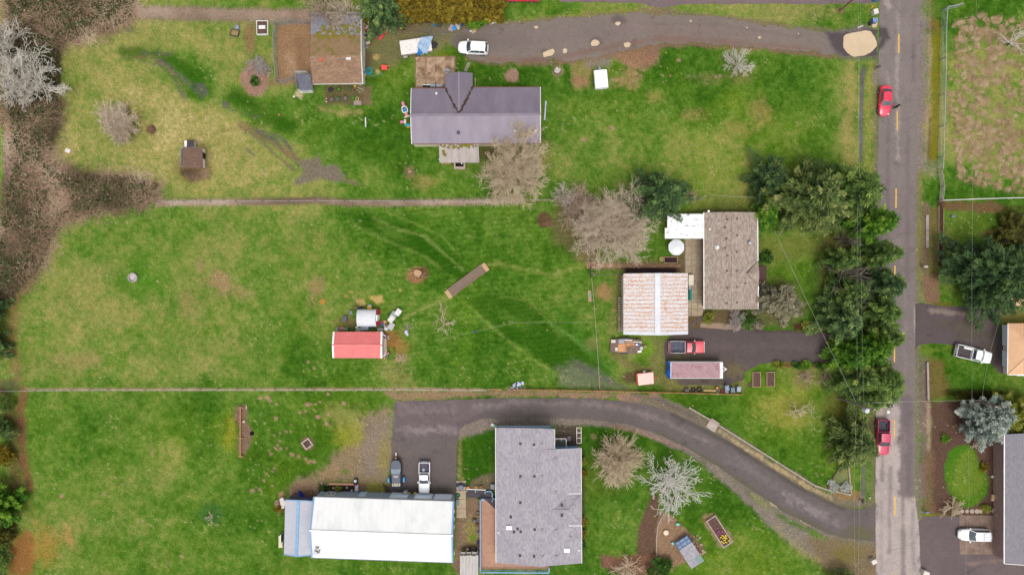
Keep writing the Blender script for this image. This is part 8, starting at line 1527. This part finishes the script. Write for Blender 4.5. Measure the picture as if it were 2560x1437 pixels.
tote('yellow toy car behind the canopy',925,770,.7,.55,.45,0,C(240,170,40),C(244,176,50),'toy_car','toy');board('pale blue seat beside the yellow toy car',925,764,.5,.3,0,C(176,196,220),.35,'toy_chair','toy');junk('dark bags by the north-west corner of the canopy',906,768,6,(.8,.3),[BK,C(70,70,82),C(120,96,80)],2,'bag_heap','bags');board('brown slatted crate by the red corner of the canopy',953,806,.65,.5,0,C(120,88,84),.3,'crate','crate');junk('yellow crumpled cardboard near the pale crates',967,804,7,(.7,.3),[C(226,178,96),C(206,158,84)],3,'cardboard_heap','cardboard',.12,.24,.12);junk('colourful toys at the north-east corner of the carport',964,838,10,(.6,.9),[C(190,70,90),W3,C(90,110,180),C(214,110,90)],4,'toy_heap','toys',.08,.18);junk('colourful toys at the south-east corner of the carport',965,884,11,(.6,.8),[C(226,140,70),C(110,110,190),C(240,200,180),C(200,90,80)],5,'toy_heap','toys',.08,.2);junk('purple and white odds and ends below the canopy',943,816,8,(1.0,.4),[C(96,76,120),W3,C(60,120,190),C(120,200,170)],6,'household_heap','clutter',.08,.18);junk('mauve things beside the pale crates',963,813,6,(.4,.5),[C(196,180,190),C(190,90,130)],7,'household_heap','clutter',.1,.2);solo('bag',MB().lathe([(.2,0),(.3,.1),(.22,.25),(0,.3)],8,(0,.12),0,1,1.2).lathe([(.12,0),(.2,.08),(0,.2)],7,(.15,-.25)),mat('white_blue_bag',C(226,228,240),C(130,140,200),4,.6,lo=.5,hi=.6),'white and blue plastic bag on the lawn east of the carport','bag',P(1016,832));solo('ball',MB().lathe([(0,0),(.12,.04),(.16,.16),(.12,.28),(0,.32)],10),mat('blue_ball',C(70,90,190),None,3,.5),'blue ball on the central lawn','ball',P(1187,828),0,None,60)
# stumps and piles
def stump(label,px,py,R,h,seed,c=C(150,112,84),root=True):
    r = np.random.RandomState(seed);t = thing('stump',label,'stump',P(px,py));mb = MB();n = 11;a = [R * r.uniform(.75,1.2) for _ in range(n)];base = [(q * 1.3 * math.cos(6.283 * i / n),q * 1.3 * math.sin(6.283 * i / n),-.03) for i,q in enumerate(a)];top = [(q * math.cos(6.283 * i / n),q * math.sin(6.283 * i / n),h * r.uniform(.8,1.15)) for i,q in enumerate(a)];mb.v = base + top;mb.f = [(i,(i + 1) % n,n + (i + 1) % n,n + i) for i in range(n)];obj('bark',mb,M_BARK,t);obj('cut_face',MB().poly(top),mat('cut_wood_%d' % seed,c,mixc(c,(0,0,0,1),.3),4,.9),t)
    if root:
        q = MB()
        for i in range(9): an = r.rand() * 6.28;l = R * r.uniform(1.4,2.6);q.tube([(R * .6 * math.cos(an),R * .6 * math.sin(an),h * .4),(l * math.cos(an + .2),l * math.sin(an + .2),.05)],.06,5,r1=.02)
        obj('root',q,TW,t)
stump('torn stump with broken branches on the central lawn',1045,684,.62,.5,3,C(206,164,122));stump('brown rotten stump east of the twiggy grey shrub',378,325,.5,.35,4,C(128,86,66),False);stump('broken pale stump pile on the lawn north-east of the purple roof',1394,178,.5,.3,5,C(206,196,186));stump('small stump south-west of the porch roof',1025,430,.3,.2,6,C(178,140,116),False)
# north-west field
solo('trough_ring',MB().lathe([(.66,0),(.7,.5),(.64,.5),(.6,.05),(0,.05)],22),mat('white_tank',C(220,214,210),C(170,160,156),2,.8),'round open stock tank ring on the western lawn','trough',P(335,694),0,None,30);board('white square lid on the grass near the bramble',170,377,.75,.6,-25,W3,.08);pot('blue-grey bucket beside the straw trough',595,71,.32,.45,C(150,164,186));p_ = planter('white-framed box of earth by the dead-grass line',658,72,1.7,2.1,1,M_W,mat('box_earth',C(110,84,72),C(84,64,56),3,.95),.5,.08,'feeder_box');obj('board',MB().bevbox(-.5,.5,-.25,.3,.45,.55,.02),mat('offwhite_top',C(232,226,222),None,1,.7),p_)
board('white plank lying on the grass west of the house',914,306,.16,1.5,1,W3);board('long white and grey pipe lying east of the house',1363,277,.22,2.9,-4,C(190,204,220),.14,'pipe','pipe');board('white block on the barn side dirt',735,242,.3,.25,20,W3);solo('ball',MB().lathe([(0,0),(.1,.03),(.14,.14),(.1,.25),(0,.28)],10),mat('pink_ball',C(240,120,140),None,3,.5),'pink ball on the grass south of the chicken run','ball',P(698,287),0,None,60)
# toys by the mobile home
t = thing('toy_slide','pink, white and blue plastic slide lying beside the house wall','toy',P(1013,276),D(-73));pk = mat('pink_plastic',C(240,140,178),None,2,.5)
obj('slide',MB().bevbox(-1.3,-.45,-.2,.2,.05,.3,.06),pk,t);obj('frame',MB().tube([(-.45,-.3,.5),(.1,-.42,.5),(.45,-.3,.5),(.45,.3,.5),(.1,.42,.5),(-.45,.3,.5)],.08,6,True),M_W,t);obj('seat',MB().bevbox(-.3,.38,-.26,.26,.2,.36,.05),mat('toy_blue',C(60,140,210),None,2,.5),t);obj('step',MB().bevbox(.5,.95,-.22,.22,.1,.4,.05),pk,t);obj('base',MB().bevbox(.98,1.18,-.42,.42,.05,.5,.04),mat('cream_plastic',C(244,228,200),None,2,.5),t)
t = thing('toy_playset','small pink and teal plastic playset against the house wall','toy',P(1014,309),D(0));obj('hood',MB().bevbox(-.75,-.15,-.05,.33,.1,.6,.1),pk,t);obj('roof',MB().bevbox(-.15,.2,-.1,.5,.2,.75,.08),mat('cream_plastic',C(244,228,200),None,2,.5),t);obj('basin',MB().bevbox(-.1,.75,-.5,-.08,.05,.4,.08),mat('teal_plastic',C(50,176,186),None,2,.5),t);obj('tray',MB().bevbox(.2,.7,-.68,-.5,.1,.35,.05),mat('toy_yellow',C(240,180,30),None,2,.5),t)
tote('pale blue cooler against the north wall of the house',1082,216,.85,.4,.4,0,C(150,176,196),C(170,190,204),'cooler','cooler');tote('grey cooler against the north wall of the house',1099,216,.95,.45,.4,0,C(176,180,184),None,'cooler','cooler');board('mossy plank path leading to the porch gable',1168,168,.5,1.5,-24,C(150,142,122));board('tan board leaning east of the porch gable',1188,207,.1,1.4,0,TN)
# scrap corner between barn and hedge
board('tan square board in the scrap corner',939,59,.85,.9,18,C(214,192,160));t = thing('pallet','wooden pallet in the scrap corner','pallet',P(961,73),0)
for i in range(6): obj('slat',MB().bevbox(-.55,.55,-.46 + i * .16,-.36 + i * .16,.1,.14,.01),mat('pallet_slat',C(212,196,164),C(176,158,130),3,.9),t)
for x in (-.5,0,.46): obj('runner',MB().box(x,x + .06,-.46,.5,0,.1),BW,t)
for i,(x,y,l,ro) in enumerate(((973,63,1.5,35),(980,66,1.1,12),(983,75,1.2,-70),(990,67,.7,-62))): board(('grey plank leaning by the pallet','short grey plank by the pallet','grey plank at the foot of the plank heap','tan stick beside the plank heap')[i],x,y,.14,l,ro,(C(190,176,162),C(178,166,156),C(196,184,172),C(206,176,130))[i],.08,'plank','plank')
tote('red plastic sled in the scrap corner',954,93,.42,1.05,.12,-40,C(240,70,80),None,'sled','sled');pot('small orange bucket by the pallet',964,82,.18,.22,C(240,120,90));ring('grey metal lid on the dirt near the barn',943,86,.3,.03,C(96,96,104),.03,'metal_lid','lid',5);pot('black barrel with yellow top near the hedge',1006,72,.42,.7,BK,C(220,190,60),'barrel','barrel');junk('white bag and scraps at the barn corner',922,56,6,(.7,.4),[C(220,222,230),W3,C(110,104,100)],11,'scrap_heap','scrap heap',.1,.25);junk('mixed scrap in the dark gap behind the barn',917,74,7,(.4,.5),[C(216,180,140),C(190,60,60),C(206,196,180)],12,'scrap_heap','scrap heap',.1,.25);junk('pile of white appliances and junk along the barn east wall',911,96,16,(.5,1.5),[W3,C(214,206,190),C(226,226,230),C(160,140,110),BK],13,'appliance_heap','scrap heap',.15,.38,.7);tote('white crate with dark stripes at the end of the junk pile',913,118,.7,.55,.4,40,W3,C(120,118,124),'crate','crate');board('red-brown frame leaning by the junk pile',923,106,.45,.75,12,C(160,76,70),.15,'frame','frame');junk('rusty scrap under the dark pine',951,54,6,(.6,.4),[C(150,50,50),BK,C(60,54,56)],14,'scrap_heap','scrap heap',.12,.25)
t = thing('paddling_pool','bright blue kiddie pool propped by the hedge','pool',P(1089,55));obj('pool',MB().lathe([(.45,.05),(.62,.3),(.66,.32),(.6,.3),(.45,.1),(0,.1)],20,sx=.85,sy=1.2),mat('pool_blue',C(50,172,232),None,2,.5),t);pot('charcoal round tub beside the blue kiddie pool',1099,62,.5,.4,C(76,78,84),None,'tub','tub');board('rusty grate by the hedge west of the kiddie pool',1072,54,.7,.6,-4,C(126,64,44),.1,'grate','grate');t = thing('bed_frame','thin metal frame lying on the drive by the scrap strip','frame',P(1115,67),D(-8));q = MB();q.beam((-.5,1.1,.06),(-.5,-1.1,.06),.06);q.beam((.45,1.1,.06),(.45,-1.1,.06),.05);q.beam((-.5,-1.1,.06),(.1,-1.1,.06),.1);obj('rail',q,mat('grey_metal',C(140,132,126),None,3,.6),t)
board('grey quilted cushion on the drive by the scrap strip',1129,71,.7,1.0,-28,C(180,166,166),.16,'cushion','cushion');pot('blue round lid basin on the drive by the cushion',1136,72,.34,.22,C(40,140,226),C(60,156,232),'basin','basin');board('pale plastic sheet lying by the hedge',1144,61,.72,1.1,4,C(204,198,190),.1,'panel','panel');board('dark blue cushion roll by the hedge',1155,58,.34,1.0,3,C(20,60,160),.25,'bolster','cushion');pot('cream pot at the end of the scrap strip',1146,73,.17,.2,C(240,214,176));junk('white tubing and car parts under the hedge',1122,55,8,(1.5,.3),[W3,C(200,198,204),BK],15,'scrap_heap','scrap heap',.1,.3);board('tan plywood sheet at the lime green shrub',1181,74,.7,1.2,38,C(216,176,140),.05,'plywood_sheet','plywood');pot('white pail at the tan plywood sheet',1177,79,.18,.2,C(220,222,230));board('white street number board on the drive edge',1233,58,1.0,.28,18,W3,.1,'sign','board');board('black and white scraps on the concrete patio corner',1043,147,.5,.3,30,C(206,170,136),.12,'board','board')
# east of the barn
ring('teal garden hose coil by the barn',923,178,.52,.035,C(30,160,176),.06,'garden_hose','hose',5);solo('garden_hose',MB().tube([P(x,y) - P(930,190) + Vector((0,0,.04)) for x,y in ((924,188),(934,190),(942,186),(948,182),(954,183),(957,190))],.035,6),mat('pale_hose',C(96,170,170),None,3,.6),'loose pale end of the teal hose on the grass','hose',P(930,190));t = thing('wheelbarrow','red wheelbarrow with yellow handles on the grass by the barn','wheelbarrow',P(963,172),D(0));obj('tray',MB().add([(x * .6,y * .6,.25) for x,y in ((-.5,-.4),(.4,-.35),(.4,.35),(-.5,.4))] + [(x,y,.6) for x,y in ((-.5,-.4),(.4,-.35),(.4,.35),(-.5,.4))],[(3,2,1,0),(0,1,5,4),(1,2,6,5),(2,3,7,6),(3,0,4,7),(0,3,2,1)]).bevbox(-.46,.36,-.36,.36,.5,.56,.02),mat('barrow_red',C(246,84,84),None,2,.5),t);q = MB()
for s in (-1,1): q.beam((.2,s * .28,.4),(.85,s * .3,.55),.06)
obj('handle',q,mat('handle_yellow',C(236,170,60),None,2,.6),t);obj('wheel',MB().ycyl((-.6,0,.2),.2,.1,12),M_TYRE,t)
for i,(x,y,r,h,c,fc,lb) in enumerate(((828,226,.34,.4,BK,None,'black pot by the barn south wall'),(848,224,.3,.35,C(70,60,54),C(80,140,40),'pot with bright green plant by the barn south wall'),(876,223,.3,.35,C(90,84,70),C(90,110,60),'pot with grey-green plant by the barn south wall'),(888,217,.2,.22,C(200,160,60),None,'yellow pot at the barn south-east corner'),(885,227,.22,.2,C(214,140,110),C(70,60,50),'terracotta pot by the wire racks'),(830,250,.36,.4,C(90,84,84),C(120,110,100),'grey pot in the front row of the barn bed'),(845,249,.36,.4,C(96,90,86),C(100,110,80),'grey pot with weeds in the front row of the barn bed'),(864,247,.36,.4,C(80,74,74),C(130,120,110),'pot with dry stems in the front row of the barn bed'),(883,247,.26,.3,C(60,130,60),C(70,140,50),'green pot in the front row of the barn bed'),(1652,648,.36,.5,C(190,176,110),C(170,160,90),'straw-topped barrel by the dark soil bed'))): pot(lb,x,y,r,h,c,fc)
ring('tan rope ring in the front row of the barn bed',893,248,.24,.07,C(206,180,110),.06,'rope_ring','ring');board('grey flat stone slab south of the barn bed',894,258,1.2,.65,0,C(158,144,132),.08,'stone_slab','slab');t = thing('wire_rack','two pale wire racks at the barn south-east corner','rack',P(902,222),D(-25));q = MB()
for y in (-.3,.15): q.tube([(-.5,y - .12,.1),(.5,y - .12,.1),(.5,y + .2,.1),(-.5,y + .2,.1)],.03,5,True)
obj('rack',q,mat('cream_wire',C(214,200,180),None,3,.6),t);junk('white and red scraps in the barn bed',816,250,5,(.4,.4),[W3,C(200,60,60),GY],16,'scrap_heap','scrap heap',.08,.15)
# middle house
def parasol():
    t = thing('parasol','white octagonal patio parasol between garden and awning','parasol',P(1683,620));obj('pole',MB().lathe([(.3,0),(.3,.06),(.03,.08),(.025,2.5),(0,2.52)],10),M_W,t);n = 8
    for i in range(n):
        a0,a1 = 2 * math.pi * (i + .5) / n,2 * math.pi * (i + 1.5) / n;mb = MB();R = 1.22;c = Vector((0,0,2.45));e = [Vector((R * math.cos(a0),R * math.sin(a0),2.02)),Vector((R * .96 * math.cos((a0 + a1) / 2),R * .96 * math.sin((a0 + a1) / 2),2.0)),Vector((R * math.cos(a1),R * math.sin(a1),2.02))];mb.poly([c,e[0],e[1]]);mb.poly([c,e[1],e[2]]);obj('panel',mb,mat('white_fabric',C(238,240,242),C(226,228,232),1,.8),t);obj('rib',MB().beam(c - Vector((0,0,.03)),e[0] - Vector((0,0,.03)),.025),GW,t)
parasol()
board('cream sliding panel against the rusty garage',1724,700,.75,1.55,0,C(240,230,206),.9,'cabinet','cabinet');board('teal cover beside the rusty garage',1723,737,.38,1.6,0,C(24,140,124),.8,'bench','bench');board('grey box above the teal cover',1722,718,.34,.7,0,C(170,176,180),.7,'box','box');solo('rake',MB().tube([(.0,0,.05),(.75,2.4,.35)],.035,6).beam((-.2,.05,.05),(.2,-.05,.05),.06),mat('pale_handle',C(222,196,186),None,3,.6),'long-handled rake leaning on the patio','rake',P(1730,732));solo('garden_hose',MB().tube([P(x,y) - P(1740,805) + Vector((0,0,.08)) for x,y in ((1722,817),(1735,806),(1750,796),(1772,788),(1790,782))],.04,6),mat('blue_hose',C(90,120,180),None,3,.6),'blue hose running past the low green shrub','hose',P(1740,805));pot('small wooden barrel at the fence corner',1483,686,.28,.3,C(196,160,120),C(120,130,70));board('wooden walkway boards on the west fence',1474,740,.5,1.7,3,C(190,150,124),.1,'board','board');ring('teal hose on the west fence',1477,737,.2,.04,C(90,190,160),.15,'garden_hose','hose',2)
wheelie('grey wheelie bin nearest the long trailer hitch',1813,967,4,C(150,160,184));wheelie('green-grey wheelie bin between two grey ones',1827,972,2,C(118,138,140));wheelie('pale grey wheelie bin at the east end of the picket fence',1842,970,-3,C(176,186,202));tote('dark grey box by the picket fence',1715,974,.6,.5,.5,0,C(96,90,100));ring('black tyre by the picket fence next to the dark grey box',1733,973,.28,.11,BK,.12);ring('black tyre by the picket fence, right of another tyre',1748,973,.32,.13,BK,.13);board('pale lumber lying along the picket fence',1774,976,1.9,.22,-1,C(230,190,136),.12,'lumber','lumber');pot('white pot by the bins',1794,977,.24,.3,C(196,190,184),C(90,70,60));pot('dark red pot by the bins',1804,977,.24,.3,C(140,30,60));pot('pale cracked pot below the bins',1816,978,.26,.3,C(190,186,196));pot('pot with orange plant by the bins',1792,969,.24,.3,C(90,70,60),C(214,160,100));board('dark rubber mat south of the long trailer',1761,953,1.1,.5,0,C(84,68,72),.04,'mat','mat');board('dark rubber mat north of the bins',1818,953,.95,.8,0,C(84,74,80),.04,'mat','mat');ring('tyre at the corner of the left raised bed',1875,962,.24,.09,C(120,96,84),.1);junk('white and blue rubbish bags at the west end of the picket fence',1291,963,12,(1.0,.4),[C(226,230,240),C(110,140,200),C(206,212,226)],17,'bag_heap','bags',.14,.26);tote('grey crate beside the rubbish bags',1281,968,.55,.4,.35,0,C(150,156,164),None,'crate','crate');board('orange rail lying west of the picket fence',1238,973,2.0,.09,0,C(214,160,110),.1,'rail','rail')
# lower house and workshop
wheelie('grey wheelie bin at the first garage door',1016,1228,2,C(178,184,200));tote('yellow bucket at the first garage door',1024,1231,.3,.35,.3,0,C(240,220,50),None,'bucket','bucket');tote('yellow pail between two garage doors',1038,1231,.35,.3,.3,0,C(236,222,110),None,'bucket','bucket');pot('orange cone at the end of the workshop bed',958,1233,.16,.4,C(244,160,30),None,'traffic_cone','cone');tote('silver garden bench at the workshop path',893,1217,.5,1.0,.45,0,C(204,206,210),None,'bench','bench');t = thing('grill','small black and red grill north of the workshop bed','grill',P(891,1201));obj('body',MB().bevbox(-.28,.28,-.4,.4,.3,.75,.05),M_BLK,t);obj('lid',MB().bevbox(-.2,.2,-.02,.36,.755,.85,.05),mat('white_lid',C(220,224,232),None,3,.5),t);obj('tray',MB().bevbox(-.22,.22,-.6,-.41,.5,.6,.03),mat('magenta',C(190,30,80),None,3,.5),t);obj('leg',MB().box(-.2,-.14,-.3,.3,0,.3).box(.14,.2,-.3,.3,0,.3),M_BLK,t)
for i,(x,y,c) in enumerate(((834,1218,C(236,200,190)),(830,1231,W3),(868,1217,C(200,206,230)),(880,1224,C(228,230,240)),(886,1229,C(220,226,244)),(917,1230,W3),(956,1230,W3))): pot(('pinkish garden ornament in the workshop bed','white ornament against the workshop wall','pale blue ornament in the workshop bed','white ornament beside the silver bench','pale ornament at the foot of the silver bench','white ornament in the mossy patch','white ornament next to the orange cone')[i],x,y,.14,.25,c,None,'garden_ornament','ornament')
for x0 in (902,):
    t = thing('boardwalk','brown plank boardwalk to the light blue workshop door','path',P(906,1224))
    for i in range(9): y = -1.0 + i * .225;obj('plank',MB().bevbox(-.55,.55,y,y + .2,.0,.06,.01),mat('walk_plank',C(138,112,88),C(116,94,76),3,.9),t)
solo('tarp',MB().prism([(-.5,.9),(-.15,.9),(.0,.45),(.3,.3),(.35,-.3),(.5,-.9),(-.2,-.9),(-.35,0)],.0,.5),mat('deep_blue_tarp',C(10,60,170),C(6,44,140),3,.6),'deep blue tarp-wrapped bundle against the annex north wall','tarp',P(756,1241));junk('firewood and tools against the annex north wall',737,1244,9,(1.0,.4),[C(90,80,90),C(176,130,100),C(120,110,120)],18,'tool_heap','clutter',.12,.28);solo('tarp',MB().prism([(-.35,.75),(.1,1.0),(.55,.3),(.4,-.6),(.0,-.75),(-.2,.1)],0,.7),mat('white_tarp',C(236,222,212),C(216,200,192),3,.8),'off-white sheet draped at the north-west corner of the annex','tarp',P(708,1256));ring('coiled wire on the gravel by the workshop corner',790,1228,.36,.025,C(160,146,140),.05,'wire_coil','coil',3)
tote('grey air-conditioning unit at the corner of the grey house',1232,1213,.68,.75,.7,0,C(186,188,192),C(150,152,156),'air_conditioner','air conditioner');wheelie('grey-blue wheelie bin on the walkway mat',1153.5,1214,0,C(126,134,158));board('dark mat across the top of the walkway',1152,1211,1.55,.6,0,C(70,70,84),.03,'mat','mat',.06);ring('green hose reel on the walkway',1145,1237,.26,.1,C(20,110,80),.12,'hose_reel','hose',2);tote('green-grey box beside the workshop wall',1144,1252,.4,.8,.5,0,C(120,146,140));tote('dark grey tilted box on the dirt between workshop and deck',1186,1299,.55,.5,.4,-30,C(104,100,108));pot('orange planter by the ramp',1170,1218,.25,.3,C(240,150,110),None);pot('yellow pot by the ramp',1190,1217,.24,.25,C(200,160,70),C(190,150,70));board('wooden crate by the ramp',1203,1216,.45,.4,0,C(160,110,80),.3,'crate','crate')
for i,(x,y,c,fc,lb) in enumerate(((1196,1249,C(176,166,120),C(110,130,60),'pot at the north end of the deck'),(1195,1280,C(110,96,80),C(150,130,70),'upper pot along the deck'),(1196,1289,C(130,100,60),C(160,130,60),'pot with golden plant along the deck'),(1193,1310,C(90,70,60),C(150,90,60),'pot with rusty plant along the deck'),(1195,1330,C(210,196,180),C(130,100,80),'white pot along the deck'),(1196,1354,C(50,50,60),None,'black pot at the south end of the deck'),(1159,1372,C(110,100,60),C(110,130,50),'leftmost pot of the row by the bleached shed'),(1169,1371,C(214,190,180),None,'pale pot of the row by the bleached shed'),(1176,1373,C(120,60,50),C(90,50,40),'reddish pot of the row by the bleached shed'),(1183,1371,C(190,188,184),C(80,70,60),'grey pot of the row by the bleached shed'),(1190,1373,C(60,50,52),None,'dark pot of the row by the bleached shed'),(1450,1068,C(190,170,90),C(140,150,60),'yellow pot above the white planter frame'),(1231,1061,W3,None,'white pot at the north-west corner of the grey house'),(1237.5,1064,C(150,200,160),C(130,180,140),'mint green pot at the corner of the grey house'))): pot(lb,x,y,.24,.32,c,fc)
tote('grey chair on the dark yard by the back porch',1422,1094,.55,.7,.45,0,C(96,96,104),C(120,120,130),'chair','chair')
t = thing('platform','weathered square plank platform at the edge of the curved drive','platform',P(1781,1062),D(-33));
for i in range(7): obj('plank',MB().bevbox(-.75,.75,-.75 + i * .215,-.75 + i * .215 + .2,.1,.16,.01),mat('pale_plank',C(206,190,178),C(176,160,150),3,.9),t)
obj('side_board',MB().box(-.75,.75,.76,.84,0,.4),GW,t)
solo('beam',MB().bevbox(-.07,.07,-3.85,3.85,.45,.58,.02).box(-.35,.35,3.6,3.72,.3,.45).box(-.35,.35,-3.75,-3.63,.0,.45).box(-.3,.3,1.5,1.6,0,.45).box(-.3,.3,-1.0,-.9,0,.45),OW,'long thin orange beam on short trestles over the bare plot','beam',P(604,1078));solo('hole',MB().lathe([(.33,.02),(.3,.03),(.1,.012),(0,.01)],14),mat('black_hole',C(18,12,12),None,3,1.0),'round dark hole in the bare plot','hole',P(630,1083));board('white bracket at the top of the bare plot',616,1018,.1,.6,0,C(220,204,188));pot('white bucket beside the long orange beam',610,1053,.18,.2,C(240,226,200))
for i,(x,y,w,l,ro,lb) in enumerate(((1693,1308,.5,.38,-10,'teal step block north of the garden shelter'),(1680,1356,.3,.42,35,'small teal block west of the garden shelter'))): tote(lb,x,y,w,l,.3,ro,C(136,218,196),None,'step_block','block')
pot('white fire bowl on the dirt yard',1664.5,1330,.42,.25,C(196,180,150),C(244,226,200),'fire_bowl','fire bowl');ring('orange ring at the corner of the long timber bed',1760,1299,.2,.04,C(206,120,50),.06,'ring','ring')
# roadside
tote('white roadside box above the blue bin',2183,34,.7,.75,.8,10,C(240,232,222),None,'roadside_box','box');wheelie('blue bin standing in the small puddle by the road',2180,57,100,C(110,134,176),C(130,156,200));wheelie('blue bin cut by the top edge beside the road',2186,2,95,C(110,140,184),C(120,150,200));tote('black bag beside the blue bin',2174,60,.5,.5,.4,20,BK,None,'bag','bag');board('orange tube in the grass by the road',2180,19,.14,.6,-40,C(244,180,50),.1,'tube','tube');board('white log at the edge of the large puddle',2150,68,.22,.9,-70,C(196,190,180),.15,'log','log')
def mailbox(label,px,py,rot,c,post=BW):
    t = thing('mailbox',label,'mailbox',P(px,py),D(rot));k = 'mail_%d_%d' % (int(c[0] * 999),int(c[2] * 999));mb = MB();n = 8;pr = [(.14,1.0),(-.14,1.0)] + [(-.14 * math.cos(math.pi * i / n),1.18 + .14 * math.sin(math.pi * i / n)) for i in range(n + 1)];m_ = len(pr);mb.v = [(x,y,z) for x in (-.28,.28) for y,z in pr];mb.f = [tuple(range(m_)),tuple(range(2 * m_ - 1,m_ - 1,-1))] + [(i,m_ + i,m_ + (i + 1) % m_,(i + 1) % m_) for i in range(m_)];obj('box',mb,mat(k,c,None,3,.5),t);obj('flag',MB().box(.05,.2,.15,.17,1.15,1.4),M_TAIL,t);obj('post',MB().box(-.05,.05,-.05,.05,-.05,1.0),post,t)
mailbox('dark mailbox on a rust post where the verge meets the road, above the red car',2187,173,0,C(80,84,110));mailbox('black mailbox at the mouth of the curved drive',2148,1246,90,BK);mailbox('blue-grey mailbox at the east parking entrance',2306,1274,10,C(130,150,180));mailbox('white mailbox on the east verge near the dark conifer',2303,667,0,W3);tote('white roadside box on the west verge at the bottom edge',2178,1398,.75,.65,.9,25,C(236,228,216),None,'roadside_box','box');tote('white roadside box east of the road at the bottom edge',2307,1427,.9,.7,.9,-25,C(236,228,216),None,'roadside_box','box');pot('white marker by the mailbox of the curved drive',2173,1243,.12,.3,W3)
tote('grey sprinkler box on the lawn below the split-rail fence',2381,541,.65,.35,.2,0,C(130,134,140),None,'sprinkler_box','box');wheelie('dark blue bin at the corner of the slate-roofed house',2497,1381,30,C(90,104,126));tote('black bin beside the dark blue one',2492,1376,.5,.5,.7,10,BK);board('white and pink mat by the slate-roofed house',2502,1220,.8,.9,4,C(230,206,208),.04,'mat','mat');board('dark mat by the slate-roofed house door',2504,1196,.5,.85,0,C(70,68,80),.04,'mat','mat');pot('white globe by the lawn island',2478,1190,.2,.3,W3,None,'garden_ornament','ornament');tote('tan garden seat beside the lawn island',2479,1242,.5,1.0,.4,-12,C(220,184,146),None,'bench','bench');board('pinkish bench on the east wall path',2500,1310,.3,1.6,0,C(190,150,146),.4,'bench','bench')
